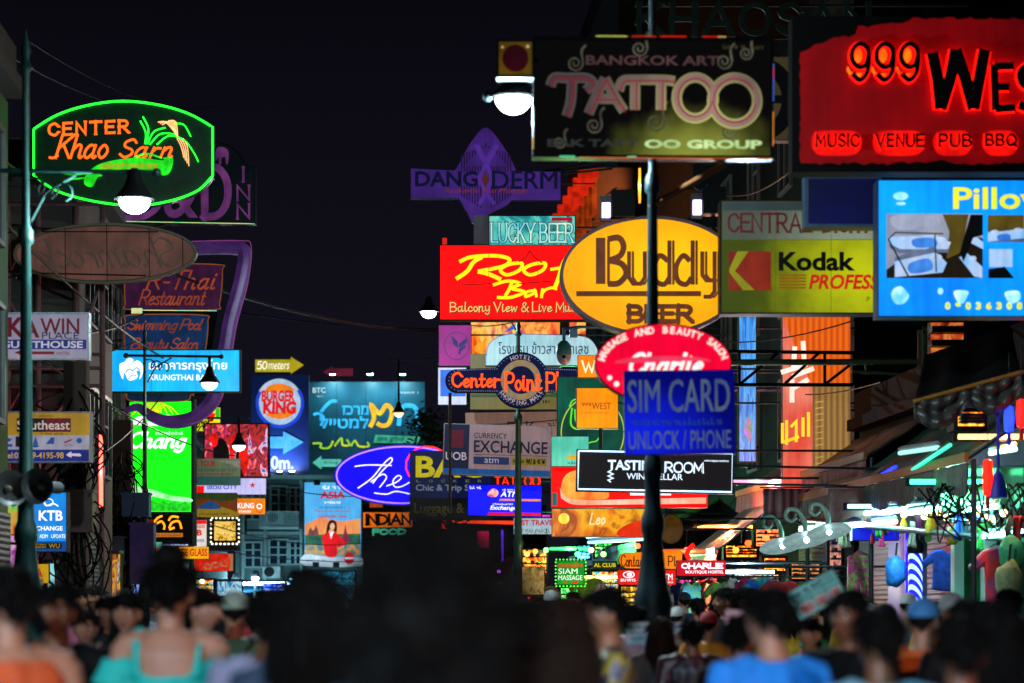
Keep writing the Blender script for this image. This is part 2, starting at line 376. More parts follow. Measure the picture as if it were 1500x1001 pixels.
class Sign:
    def __init__(S, name, label, cat, box, Y, t=.18, roll=0., yaw=0., group=None):
        S.u0, S.v0, S.u1, S.v1 = box; S.Y = Y; S.s = Y / F; S.t = t
        S.uc, S.vc = (S.u0 + S.u1) / 2, (S.v0 + S.v1) / 2
        S.root = tag(empty(name, P(S.uc, S.vc, Y)), label, cat, group); S.root.rotation_euler = (0, R(roll), R(yaw))
        S.layers = []; S.off = -.003; SIGNS.append(S)
    def loc(S, u, v): return ((u - S.uc) * S.s, (S.vc - v) * S.s)
    def cab(S, m, shape=None, name='cabinet', t=None, grow=0.):
        b = MB()
        if shape == 'ell':
            n = 56; ru, rv = (S.u1 - S.u0) / 2 + grow, (S.v1 - S.v0) / 2 + grow
            pts = [(S.uc + ru * math.cos(2 * math.pi * i / n), S.vc + rv * math.sin(2 * math.pi * i / n)) for i in range(n)]
        elif shape: pts = shape
        else: pts = [(S.u0 - grow, S.v1 + grow), (S.u1 + grow, S.v1 + grow), (S.u1 + grow, S.v0 - grow), (S.u0 - grow, S.v0 - grow)]
        b.prism([S.loc(*p) for p in pts], 0, t or S.t); b.build(name, m, S.root); S.shape = pts; return S
    def b(S, name, mats, off=None, thick=0.):
        S.off -= .005
        L = Layer(S, name, mats, S.off if off is None else -off, thick); S.layers.append(L); return L
    def face(S, m, ins=0., shape=None, name='face'):
        L = S.b(name, m)
        if shape == 'ell': L.ell(S.uc, S.vc, (S.u1 - S.u0) / 2 - ins, (S.v1 - S.v0) / 2 - ins, 56)
        elif shape: L.poly(shape)
        else: L.rect(S.u0 + ins, S.v0 + ins, S.u1 - ins, S.v1 - ins)
        return S
    def frame(S, m, w=1.5, d=.03, name='frame'):
        b = MB(); q = S.loc; x0, z0 = q(S.u0 - w, S.v1 + w); x1, z1 = q(S.u1 + w, S.v0 - w); ww = w * 2 * S.s; y0, y1 = -d, S.t * .6
        b.box(x0, y0, z0, x1, y1, z0 + ww); b.box(x0, y0, z1 - ww, x1, y1, z1)
        b.box(x0, y0, z0 + ww, x0 + ww, y1, z1 - ww); b.box(x1 - ww, y0, z0 + ww, x1, y1, z1 - ww)
        b.build(name, m, S.root); return S
    def arms(S, vs, side=1, reach=None, r=.02, m=None):
        """steel arms from the cabinet to the building line beside it (or to a given photo column)"""
        X = (xr(S.Y) if side > 0 else xl(S.Y)) if reach is None else (reach - CU) * S.Y / F
        x1 = X - S.root.location.x
        for v in vs:
            b = MB(); z = (S.vc - v) * S.s; x0 = (S.u1 - S.uc - 2) * S.s * side if True else 0
            b.cyl((x0, S.t * .5, z), (x1, S.t * .5, z), r, n=6); b.build('arm', m or STEEL, S.root)
        return S
    def done(S):
        for L in S.layers:
            if L.mb.v: L.mb.build(L.name, L.mats, S.root, smooth=False)

# ================================================================== GROUND, ROAD, PAVEMENTS
def strip(name, a, b, z0, z1, m, y0=-30, y1=140):
    """a long slab between two lines that follow the street"""
    mb = MB(); v = [(f(y), y, z) for z in (z0, z1) for y in (y0, y1) for f in (a, b)]
    mb.add(v, [(0, 1, 3, 2), (4, 5, 7, 6), (0, 1, 5, 4), (2, 3, 7, 6), (0, 2, 6, 4), (1, 3, 7, 5)])
    return tag(mb.build(name, m), kind='structure')
mb = MB(); mb.quad((-900, -300, 0), (900, -300, 0), (900, 1500, 0), (-900, 1500, 0)); tag(mb.build('ground', mat('#2c2a28', .9, scale=.4)), kind='structure')
mb = MB(); mb.quad((xl(-30) + 1.7, -30, .004), (xr(-30) - 1.7, -30, .004), (xr(140) - 1.7, 140, .004), (xl(140) + 1.7, 140, .004)); tag(mb.build('road', mat('#3a3a3c', .55, scale=3, bump=.4)), kind='structure')
strip('pavement', lambda y: xl(y) - .2, lambda y: xl(y) + 1.7, .002, .13, mat('#6a625c', .8, scale=5, bump=.3)); strip('pavement', lambda y: xr(y) - 1.7, lambda y: xr(y) + .2, .002, .13, mat('#6a625c', .8, scale=5, bump=.3))

# ================================================================== BUILDINGS
TH = math.asin(-SL)
def building(label, side, Y0, Y1, H, D, wall, wins=(), roof=True, shop=None, name='shophouse', dx=0.):
    """local x runs away from the street, y along it; windows (y, z, w, h, lit)"""
    X = (xr(Y0) if side > 0 else xl(Y0)) + dx; r = tag(empty(name, (X, Y0, 0), TH), label, 'building'); s = side; Ln = (Y1 - Y0) / math.cos(TH)
    b = MB(); b.box(min(0, s * D), 0, 0, max(0, s * D), Ln - .03, H); b.build('wall', wall, r)
    if roof:
        b = MB(); x0, x1 = sorted((-s * .25, s * (D + .1))); b.box(x0, -.2, H, x1, Ln - .25, H + .18); b.box(x0 + .1, -.1, H + .18, x1 - .1, Ln - .35, H + .6); b.build('parapet', mat('#2a2624' if s < 0 else '#141211', .8, var=.4, streak=True), r)
    fm = mat('#4c5450', .5); 
    for (y, z, w, h, lit) in wins:
        b = MB(); x0, x1 = sorted((-s * .07, -s * .003))
        b.box(x0, y - .06, z - .06, x1, y, z + h + .06); b.box(x0, y + w, z - .06, x1, y + w + .06, z + h + .06); b.box(x0, y, z - .06, x1, y + w, z); b.box(x0, y, z + h, x1, y + w, z + h + .06); b.box(x0, y + w / 2 - .025, z, x1, y + w / 2 + .025, z + h); b.box(x0, y, z + h * .62, x1, y + w / 2 - .025, z + h * .62 + .04)
        o = b.build('window', fm, r); b = MB(); x2, x3 = sorted((-s * .03, -s * .004)); b.box(x2, y, z, x3, y + w, z + h); b.build('pane', glow(lit, .8, var=.5, scale=3) if lit else mat('#0c1014', .12), o)
    if shop:
        for (y, w, col) in shop:
            b = MB(); x0, x1 = sorted((-s * .06, -s * .003)); b.box(x0, y, .13, x1, y + w, 2.7); b.build('shutter', stripes(col[0], col[1], 4.2, 'Z'), r)
    return r
wl_ = [(y, z, 1.1, 1.3, None) for y in (1.2, 3.2) for z in (3.8, 6.2)]
building('green-walled shophouse at the far left edge', -1, 27, 29.4, 7.7, 9, mat('#1f5c28', .7, var=.35, scale=1.5, streak=True), [(y, z, 1.1, 1.3, None) for y in (.6,) for z in (3.8, 5.9)], shop=[(.2, 2, ('#2c3c44', '#18242c'))], dx=1.15)
LBr = building('grey concrete building with a bare end wall behind the guesthouse board', -1, 38, 43, 8.3, 12, mat('#56524e', .85, var=.35, scale=.9, streak=True), wl_, shop=[(.6, 3, ('#343840', '#1c2024'))], dx=.9)
building('brown shophouse behind the purple hook sign', -1, 43, 66, 7.6, 12, mat('#3c2c30', .85, var=.35, scale=1, streak=True), [(y, z, 1.1, 1.3, c) for y, c in ((1.5, None), (4.5, None), (8, None), (11.5, None)) for z in (3.6, 5.7)], shop=[(2, 3, ('#3c2c30', '#201820'))])
building('low dark shophouse beyond the LED screen', -1, 66, 89, 6.4, 10, mat('#2c3034', .85, var=.35, scale=1, streak=True), [(y, 3.6, 1.1, 1.3, c) for y, c in ((2, '#c08030'), (6, None), (10, '#4090a0'), (14, None), (18, None))], shop=[(2, 4, ('#30343c', '#1c2024'))])
building('low market shophouse with red shutters behind the right-hand awnings', 1, 25.5, 39.6, 4.4, 8, mat('#221e1c', .8, var=.35, scale=1, streak=True), [], shop=[(.6, 2.2, ('#5c5c58', '#343432')), (3.4, 1.4, ('#285c54', '#183c38')), (5.1, 1.4, ('#4c5c58', '#2c3c38')), (7.3, 1.6, ('#a8202c', '#701420')), (11.2, 1.6, ('#9c2030', '#641420'))])
building('tall black shophouse behind the orange cladding panel', 1, 40, 60, 11.8, 10, mat('#080707', .8, var=.3, scale=1, streak=True), [(y, z, 1.3, 1.5, c) for y in (2, 6, 10, 14) for z, c in ((4.4, None), (7.2, None), (9.6, None))], shop=[(1, 4, ('#302c30', '#1c1a1c'))])
building('brown shophouse with dim windows behind the yellow oval', 1, 60, 80, 10.6, 10, mat('#5a3420', .8, var=.35, scale=1, streak=True), [(y, z, 1.2, 1.5, c) for y in (1.5, 5, 9, 13, 16.5) for z, c in ((3.8, None), (6.2, '#a04010'), (8.4, None))], shop=[(1, 5, ('#403028', '#241c18'))])
building('very tall dark building rising past the black tattoo sign', 1, 80, 96, 23, 14, mat('#2a1c18', .85, var=.35, scale=.8, streak=True), [(y, z, 1.4, 1.5, c) for y in (2, 6, 10) for z, c in ((4, None), (7, '#b04810'), (10, None), (13, '#8c3c10'))], name='tower_block')

# red stepped fins on the corner of the tall building
r = tag(empty('stepped_fin_sign', P(850, 480, 78)), 'stack of red lit stepped fins climbing the corner left of the tall brown wall', 'facade ornament')
for k in range(6):
    b = MB(); u0, v0 = 858 - 7.5 * k, 250 + 13 * k
    x, z = (u0 - 850) * 78 / F, (480 - v0) * 78 / F; b.box(x - .25, -.3, z - .26, x + .42, .25, z); b.build('fin', glow('#e02408', .85, '#8c1004', 4), r)
    b = MB(); b.box(x + .1, -.05, z - 1.5 - .15 * k, x + .36, .2, z - .262); b.build('fin_post', glow('#c04408', .6, '#5c1c04', 3), r)
b = MB(); b.box(-.4, .252, 0, 1.8, .4, 5.2); b.build('backing', mat('#3c1c10', .8), r)

# far grey house with shutters and balcony below the billboards
Yh = 95; K = Yh / F
r = tag(empty('house', P(462, 880, Yh)), 'pale teal-lit old house with shutters, a balcony and an air conditioner below the billboards', 'building'); r.location.z = 0
hx = lambda u: (u - 462) * K; hz = lambda v: EYE + (HV - v) * K
hw = mat('#5c7472', .8, var=.35, scale=1.2, streak=True); ht = mat('#94aaa6', .6, var=.25)
b = MB(); b.box(hx(345), 0, 0, hx(600), 9, hz(702)); b.build('wall', hw, r)
b = MB(); b.box(hx(340), -.5, hz(702), hx(606), 9, hz(697)); b.build('roof_edge', ht, r)
b = MB(); b.box(hx(345), -.12, hz(783), hx(600), -.003, hz(779)); b.box(hx(345), -.1, hz(742) + .0, hx(380), -.003, hz(740)); b.build('string_course', ht, r)
for u0, u1, v0, v1 in ((398, 419, 714, 752), (426, 441, 716, 752), (360, 380, 716, 760), (396, 420, 792, 826), (426, 440, 794, 826), (360, 382, 796, 830), (545, 565, 795, 825)):
    b = MB(); x0, x1, z0, z1 = hx(u0), hx(u1), hz(v1), hz(v0); w = .07
    b.box(x0 - w, -.1, z0 - w, x0, -.003, z1 + w); b.box(x1, -.1, z0 - w, x1 + w, -.003, z1 + w); b.box(x0, -.1, z0 - w, x1, -.003, z0); b.box(x0, -.1, z1, x1, -.003, z1 + w); xm = (x0 + x1) / 2; b.box(xm - .04, -.09, z0, xm + .04, -.003, z1)
    for k in (.35, .68): b.box(x0, -.08, z0 + (z1 - z0) * k, xm - .04, -.003, z0 + (z1 - z0) * k + .05); b.box(xm + .04, -.08, z0 + (z1 - z0) * k, x1, -.003, z0 + (z1 - z0) * k + .05)
    o = b.build('window', ht, r); b = MB(); b.box(x0, -.05, z0, x1, -.004, z1); b.build('pane', mat('#0a2430', .15), o)
b = MB(); b.box(hx(384), -1.1, hz(776), hx(441), -.004, hz(773)); b.box(hx(384), -1.1, hz(752), hx(441), -1.04, hz(750.5))
for k in range(20): u = 384.5 + 56 * k / 19; b.cyl((hx(u), -1.07, hz(773)), (hx(u), -1.07, hz(752)), .022, n=5)
b.build('balcony', ht, r)
for u, v, w_ in ((406, 760, 12), (399, 838, 13)):
    b = MB(); b.box(hx(u - w_), -1.0 if v < 800 else -.4, hz(v + 9), hx(u + w_), -.6 if v < 800 else -.02, hz(v - 8)); o = b.build('air_conditioner', mat('#a0aca8', .5), r); b = MB(); y = -1.01 if v < 800 else -.41
    b.lathe([(.0, 0), (.17, 0), (.2, .015), (.2, .03)], 16); o2 = b.build('fan', DARK, o); o2.location = (hx(u - 3), y, hz(v)); o2.rotation_euler = (R(90), 0, 0)
for u in (356, 389, 442):
    b = MB(); b.cyl((hx(u), -.12, 0), (hx(u), -.12, hz(703)), .07, n=8); b.build('drain_pipe', ht, r)
b = MB(); b.box(hx(360), -.2, hz(783), hx(362), -.1, hz(740))
for k in range(7):
    for j in range(12): pass
b.build('cable_duct', DARK, r)
b = MB(); x0, x1 = hx(346), hx(440)
b.add([(x0, -2.2, hz(866)), (x1, -2.2, hz(866)), (x1, -.01, hz(850)), (x0, -.01, hz(850)), (x0, -2.2, hz(868)), (x1, -2.2, hz(868)), (x1, -.01, hz(852)), (x0, -.01, hz(852))], [(0, 1, 2, 3), (4, 5, 6, 7), (0, 1, 5, 4), (0, 3, 7, 4), (1, 2, 6, 5)])
b.build('shop_awning', mat('#205c88', .6), r)
b = MB(); 
for u in (352, 372, 391, 408, 425):
    b = MB(); b.cyl((hx(u), -2.4, hz(856)), (hx(u) + .5, -2.4, hz(856)), .05, n=8); b.build('tube_lamp', glow('#b0e8ff', 45, var=0), r)
# dark house with a neon porch behind the locker board
Yh = 90; K2 = Yh / F
r = tag(empty('house', ((600 - CU) * K2, Yh, 0)), 'dark bar building with a red neon eave and pink doorway behind the afro', 'building'); dx = lambda u: (u - 600) * K2; dz = lambda v: EYE + (HV - v) * K2
b = MB(); b.box(dx(532), 0, 0, dx(800), 8, dz(740)); b.build('wall', mat('#16100f', .85), r)
b = MB(); b.box(dx(640), -.8, dz(768), dx(758), -.004, dz(765)); b.build('eave', mat('#3c1c14', .7), r)
b = MB(); b.cyl((dx(663), -.85, dz(766)), (dx(752), -.85, dz(767)), .06, n=8); b.build('neon_tube', glow('#ff3c10', 2.2), r)
b = MB(); b.box(dx(648), -.7, dz(776), dx(656), -.55, dz(762)); b.build('red_lantern', glow('#ff1c10', 1.6), r)
b = MB(); b.box(dx(690), -.06, dz(880), dx(742), -.004, dz(776)); b.build('doorway', mat('#181018', .6), r)
b = MB(); b.box(dx(699), -.1, dz(803), dx(716), -.062, dz(779)); b.build('pink_screen', glow('#f0185c', 1.1, '#b00c3c'), r)
b = MB(); b.box(dx(734), -.12, dz(850), dx(737), -.062, dz(777)); b.build('violet_tube', glow('#7030ff', 1.4), r)
b = MB(); b.box(dx(727), -.5, dz(856), dx(735), -.4, dz(826)); b.build('menu_light', glow('#98b050', .9, '#c8d888', 9), r)
# tree by the teal billboard
r = tag(empty('tree', P(640, 880, 86)), 'small dark tree between the teal billboard and the locker board', 'tree'); r.location.z = 0
b = MB(); b.ring([(0, 0, 0), (.1, 0, 2.5), (-.1, .1, 5), (.2, 0, 7.2)], [.16, .13, .09, .04], 8)
for k in range(7):
    a = k * 2.4; z = 3.6 + .5 * k; b.ring([(0, 0, z), (.5 * math.cos(a), .5 * math.sin(a), z + .5), (.95 * math.cos(a), .95 * math.sin(a), z + .8)], [.06, .04, .015], 5)
b.build('trunk', mat('#3a2c20', .9), r); rg = random.Random(3); b = MB(); b2 = MB()
for k in range(60):
    a = rg.uniform(0, 6.28); rr = .35 + rg.random() * .8; cz = rg.uniform(4.2, 8.2); c = Vector((rr * math.cos(a), rr * math.sin(a), cz))
    for j in range(34):
        p = c + Vector((rg.gauss(0, .2), rg.gauss(0, .2), rg.gauss(0, .2))); d = Vector((rg.uniform(-1, 1), rg.uniform(-1, 1), rg.uniform(-.6, .6))).normalized() * .11; q = d.orthogonal().normalized() * .05
        (b if k % 3 else b2).add([p - d, p + q, p + d, p - q], [(0, 1, 2, 3)])
b.build('foliage', mat('#1c4a18', .6, var=.5, scale=9), r); b2.build('foliage', mat('#3c7a18', .6, var=.5, scale=9), r)

# pink-lit steel frame in front of the grey building
Ys = 37.5; r = tag(empty('steel_frame', P(75, 880, Ys)), 'pinkish steel scaffold frame with diagonal braces before the bare grey end wall', 'scaffold'); r.location.z = 0; k = Ys / F
pk = mat('#7c5c5c', .6, var=.3); fx = lambda u: (u - 75) * k; fz = lambda v: EYE + (HV - v) * k
for u in (12, 56, 112, 150):
    b = MB(); b.cyl((fx(u), 0, 0), (fx(u), 0, fz(300)), .045, n=8); b.build('upright', pk, r)
for v in (300, 400, 520, 540, 566, 640):
    b = MB(); b.cyl((fx(0), -.05, fz(v)), (fx(152), -.05, fz(v)), .03, n=8); b.build('ledger', pk, r)
for (a, c, d, e_) in ((12, 600, 56, 520), (56, 520, 12, 440), (12, 400, 56, 300), (112, 520, 150, 400), (56, 640, 112, 566)):
    b = MB(); b.cyl((fx(a), .05, fz(c)), (fx(d), .05, fz(e_)), .03, n=8); b.build('brace', pk, r)
r = tag(empty('louvre_panel', P(155, 470, 44)), 'bent stack of pale vertical louvres beside the support pole of the hook sign', 'louvre')
b = MB(); k = 44 / F
for i in range(9): b.box((i * 5 - 20) * k, 0, -30 * k + i * .03, (i * 5 - 17.4) * k, .05, (26 - abs(i - 3) * 4) * k)
b.build('slats', mat('#8a7484', .4, .4), r); b = MB(); b.box(-22 * k, .051, -31 * k, 24 * k, .1, -27 * k); b.build('rail', STEEL, r)

# ================================================================== SIGNS, left side of the street
def neon_box(S, m, w, inset=3, name='neon_border'):
    L = S.b(name, m); L.line([(S.u0 + inset, S.v0 + inset), (S.u1 - inset, S.v0 + inset), (S.u1 - inset, S.v1 - inset), (S.u0 + inset, S.v1 - inset)], w, closed=True, tube=True); return L

# green neon lozenge with rice plant
S = Sign('neon_sign', 'big arched green neon outline sign with orange lettering and a neon rice plant', 'neon sign', (48, 148, 314, 304), 34, .22)
top = [(50, 190), (85, 169), (130, 155), (181, 149), (235, 155), (278, 168), (312, 187)]
bot = [(312, 258), (290, 280), (250, 295), (200, 302), (140, 296), (85, 281), (50, 258)]
shape = crv(top, n=5) + crv(bot, n=5)
S.cab(mat('#04130b', .35), shape); S.face(mat('#06381c', .35, var=.5), shape=[(181 + (u - 181) * .985, 226 + (v - 226) * .985) for u, v in shape])
g = glow('#20ff30', 3.2, var=.1); o = glow('#ff5a14', 2.4, var=.15); pe = glow('#ffb070', 1.9, var=.1); gl = glow('#22e020', 1.3, '#10a010', 6)
L = S.b('neon_border', g); L.line(shape, 3.4, closed=True, tube=True)
L = S.b('capital_lettering', o); L.stext('CENTER', 72, 182, 188, 199, 3.6, serif=2.6, rise=5, gap=.42)
L = S.b('script_lettering', o); L.stext('Khao', 82, 198, 158, 232, 3.6, slant=.35, gap=.08); L.stext('Sarn', 176, 205, 252, 231, 3.4, slant=.4, gap=.2); L.line([(72, 231), (78, 232), (86, 228)], 3.4, True)
L = S.b('rice_stalks', g)
for pts in ([(213, 212), (214, 195), (206, 178)], [(215, 212), (218, 190), (210, 172)], [(217, 212), (226, 194), (243, 188)], [(220, 213), (234, 198), (252, 197), (262, 203)], [(230, 213), (248, 200), (270, 206), (284, 224), (291, 238)], [(256, 182), (270, 184), (280, 201)]): L.line(pts, 2.1, True, tube=True)
L = S.b('rice_grains', pe)
for k in range(6): L.line([(232 + 3 * k, 184 - 2 * abs(2 - k)), (243 + 3 * k, 180), (256 + k, 194 + 2 * k)], 1.5, True, tube=True)
for k in range(4): L.line([(260 + 3 * k, 204), (266 + 3 * k, 216), (270 + 2.4 * k, 232 + 4 * k)], 1.4, True, tube=True)
L = S.b('scroll', gl); L.poly(crv([(128, 256), (150, 240), (200, 232), (238, 236), (240, 232), (254, 233), (250, 252), (240, 258), (226, 252), (190, 249), (150, 255), (136, 274), (124, 270)], True))
L.line([(92, 254), (112, 257), (160, 251), (200, 256)], 2.2, True); L.line([(94, 265), (120, 262), (150, 258)], 2.2, True); L.line([(196, 232), (215, 226), (238, 233)], 2.4, True)
L = S.b('scroll_lettering', glow('#c8a020', .8)); L.text('ศูนย์การค้าตรอกข้าวสาร', 148, 238, 232, 251, .02)
S.arms([200, 272], -1)

# dim purple lettered roof sign
S = Sign('roof_sign', 'dark arched rooftop sign with big purple serif letters, INN running down its edge', 'sign', (100, 215, 374, 328), 47, .3)
sh = [(100, 328), (100, 262)] + crv([(150, 258), (240, 240), (285, 214), (318, 207), (345, 220), (362, 243)], n=5) + [(374, 246), (374, 328)]
S.cab(mat('#0a1418', .5), sh); S.face(glow('#0b1519', .5, base=.5), shape=[(u * .99 + 2.4, v * .985 + 4) for u, v in sh])
pu = glow('#7a3a7e', .75, '#55285c'); L = S.b('lettering', pu); L.text('&', 240, 254, 290, 320, .02); L.stext('D', 300, 244, 334, 318, 11, serif=3); L.stext('D', 180, 250, 236, 320, 9, serif=3)
for i, c in enumerate('INN'): L.stext(c, 353 if c == 'I' else 348, 246 + 27 * i, 360 if c == 'I' else 365, 266 + 27 * i, 3.4, serif=2.4)
L = S.b('elephant_emblem', pu); L.poly(crv([(316, 222), (320, 216), (330, 217), (335, 224), (334, 240), (331, 240), (330, 231), (325, 232), (324, 241), (321, 241), (320, 230), (317, 236), (315, 232)], True, 4))
L = S.b('tube_light', glow('#d8b070', 1.2, '#40c070', 8)); L.line([(185, 325), (373, 328.5)], 1.4, tube=True)

# back of an oval sign
S = Sign('oval_sign', 'pale weathered back of a long oval sign with ghostly reversed script', 'sign', (20, 328, 288, 415), 35.5, .16, roll=-.6)
S.cab(mat('#4c4138', .6), 'ell'); S.face(glow('#70483e', .7, '#4c342e', 2.0, base=.3), 4, 'ell')
L = S.b('rim', mat('#7d6c4a', .5)); L.oring(154, 371.5, 133, 43, 3.2)
L = S.b('ghost_lettering', glow('#50403a', .7, '#42382f', 8, base=.3)); L.stext('Shamrock', 262, 350, 60, 392, 4, slant=.35, gap=.1, nib=(.3, .6))
L = S.b('panel_seams', DARK)
for u in (96, 157, 219, 268): L.line([(u, 371 - 42 * math.sqrt(max(0, 1 - ((u - 154) / 133) ** 2))), (u, 371 + 42 * math.sqrt(max(0, 1 - ((u - 154) / 133) ** 2)))], 1.2)
L.line([(62, 339), (232, 341)], 1.8); L.line([(62, 400), (214, 405)], 2.2); S.arms([338, 404], -1)

# neon hook frame with boards
S = Sign('hook_shaped_sign', 'tall purple hook shaped sign holding stacked script boards for food and pool', 'sign', (180, 350, 372, 628), 49, .3)
b = MB(); hk = [(270, 363), (340, 362), (357, 370), (352, 410), (336, 470), (326, 530), (312, 582), (285, 610), (250, 618), (222, 610), (200, 596), (182, 603)]
q3 = [(*[S.loc(u, v)[0]], .0, S.loc(u, v)[1]) for u, v in crv(hk, n=4)]
wd = [.26] * (len(q3) - 14) + [.26 - .012 * i for i in range(14)]
for i in range(len(q3)): pass
b.ring([(p[0], .12, p[2]) for p in q3], wd, 8, flat=.55)
b.build('hook_band', glow('#482a68', .78, '#301c48', 3, base=.5), S.root, True)
L = S.b('band_outline', glow('#a04a86', .7)); 
L.line([(u + 11, v - 9 if v < 400 else v + 6) for u, v in hk[:9]], 1.4, True, tube=True)
L = S.b('backing', mat('#10131c', .6)); L.poly([(184, 388), (330, 386), (300, 580), (184, 590)])
bd = [(184, 388, 326, 454, '#3a1636', '#281028'), (184, 462, 305, 522, '#12305a', '#0c2244'), (186, 570, 284, 588, '#0c2440', '#0a1a30')]
for i, (a, c, d, f, c1, c2) in enumerate(bd):
    L = S.b('board', glow(c1, .8, c2, 4, base=.5)); rr = [(a, c + 10), (a + 9, c), (d - 9, c), (d, c + 10), (d - 4, f - 9), (d - 14, f), (a + 9, f), (a, f - 10)]
    L.poly(crv(rr, True, 4)); L2 = S.b('board_outline', glow('#8a4a28', .8)); L2.line(rr, 1.6, True, True, tube=True)
L = S.b('script_lettering', glow('#b4502c', .75, '#7c3428')); L.stext('R-Thai', 215, 397, 318, 424, 3, slant=.4, gap=.14); L.stext('Restaurant', 204, 425, 302, 447, 2.4, slant=.4, gap=.08)
L.stext('Swimming Pool', 188, 468, 298, 488, 2.2, slant=.4, gap=.05); L.stext('Beauty Salon', 192, 496, 290, 517, 2.2, slant=.4, gap=.05)
L = S.b('tube_light', glow('#d8c060', 1.2, '#40c0b0')); L.line([(193, 455), (318, 456)], 1.3, tube=True); L.rect(193, 452, 209, 460)
b = MB()
q = S.loc(170, 420); q2 = S.loc(170, 560); b.cyl((q[0], .3, q[1]), (q2[0], .3, q2[1]), .07); b.build('support_pole', mat('#9aa0a0', .35, .5), S.root, True)

# guesthouse
S = Sign('lightbox_sign', 'white box sign with maroon letters over a blue guesthouse strip and a red arrow', 'sign', (-2, 459, 130, 527), 30, .2)
S.cab(GREY); S.face(glow('#8a7f90', .8, '#6a6478', 1.4, base=.5), 1.5).frame(mat('#8fa6ae', .4), .8)  # unlit printed board given emission in place of lamplight
L = S.b('lettering', glow('#6e0a26', .6)); L.text('K', 12, 465, 36, 494, .03); L.text('A', 34, 470, 58, 495, .03); L.text('WIN', 60, 467, 116, 490, .025)
L = S.b('small_lettering', glow('#28305a', .5)); L.text('PLACE', 62, 487, 116, 497)
L = S.b('blue_strip', glow('#1c2a72', .8, '#141c58')); L.rect(-1, 498, 127, 512)
L = S.b('strip_lettering', glow('#b8b4c4', .8)); L.text('GUESTHOUSE', 2, 500, 122, 510.5, .025)
L = S.b('arrow', glow('#7a1020', .7)); L.poly([(22, 517), (32, 513), (32, 515.5), (80, 515.5), (80, 519.5), (32, 519.5), (32, 521)]); L.text('HOTEL', 84, 516, 104, 520)
S.arms([470, 516], -1)

# bank lightbox, cyan
S = Sign('lightbox_sign', 'bright cyan bank lightbox with a white bird emblem and a line of local script', 'sign', (158, 513, 351, 574), 47, .25)
S.cab(DARK, grow=1); S.face(glow('#12b8f0', 1.05, '#0a96e0', 1.5), .5)
wh = glow('#f4f4ff', 1.15, var=.06)
L = S.b('bird_emblem', wh); L.poly(crv([(176, 533), (183, 530), (186, 526), (192, 525), (196, 528), (193, 533), (201, 528), (208, 533), (210, 541), (208, 551), (204, 556), (206, 545), (200, 544), (202, 552), (196, 557), (188, 557), (184, 549), (182, 546), (180, 556), (176, 548), (175, 540)], True, 4))
L.line([(184, 548), (190, 552), (196, 545), (190, 542)], 1.6, True)
L = S.b('emblem_cut', glow('#16b0ea', .9)); L.line([(184, 546), (189, 541), (195, 543), (200, 539), (205, 543)], 1.5, True); L.line([(188, 556), (194, 550), (200, 551)], 1.2, True)
L = S.b('sheet_seams', glow('#0a84c8', .9)); L.line([(222, 514), (222, 573)], .5); L.line([(287, 514), (287, 573)], .5)
L = S.b('lettering', wh); L.text('ธนาคารกรุงไทย', 218, 527, 333, 546, .018); L.text('KRUNGTHAI BANK', 219, 549, 318, 557.5, .02)
S.arms([520, 566], -1)

# yellow travel agency board
S = Sign('lightbox_sign', 'yellow and white travel board with a red name box and phone line', 'sign', (-2, 604, 133, 677), 31, .2)
S.cab(GREY); S.face(glow('#a07a1c', .85, '#7c5c18', 1.4, base=.5), 1).frame(mat('#7c8894', .4), .8)  # board without its own light; lamplight put in as emission
L = S.b('name_box', glow('#1c0c18', .8)); L.rect(25, 613, 66, 633)
L = S.b('name_box_end', glow('#5a1420', .8)); L.rect(66, 613, 104, 633)
L = S.b('white_strip', glow('#9a98a8', .8, '#7c7a90')); L.rect(-1, 638, 131, 659)
L = S.b('blue_strip', glow('#1a2878', .8, '#121c5a')); L.rect(-1, 659, 131, 676)
L = S.b('lettering', glow('#c8b8b0', .8)); L.text('Southeast', 26, 616, 103, 630, .012)
L = S.b('phone_lettering', glow('#c09a3c', .85)); L.text('Tel:02-629-4195-98', 5, 663, 94, 672, .012)
L = S.b('airline_marks', glow('#24488a', .8)); L.ell(12, 645, 5, 3); L.poly([(4, 643), (20, 643), (12, 648)]); L.rect(6, 651, 19, 655); L.poly([(49, 652), (53, 640), (57, 652)]); L.ell(53, 654, 5, 2); L.poly([(68, 651), (76, 641), (81, 642), (80, 651)]); L.ell(117, 646, 4, 4)
L = S.b('dark_square', glow('#140c18', .8)); L.rect(24, 640, 46, 655)
L = S.b('red_mark', glow('#a02838', .7)); L.poly([(94, 648), (108, 643), (106, 646), (96, 650)]); L.scrib(94, 651, 108, 654)
L = S.b('arrow', glow('#c4b4c8', .9)); L.poly(crv([(98, 667), (106, 662), (106, 665), (118, 665), (120, 669), (114, 669), (106, 668.5), (106, 671)], True, 2))
L = S.b('small_lettering', glow('#4c3410', .6)); L.text('จำหน่ายตั๋ว เครื่องบิน', 30, 607, 80, 611.5); L.scrib(62, 634, 100, 637.5)
S.arms([612, 668], -1)

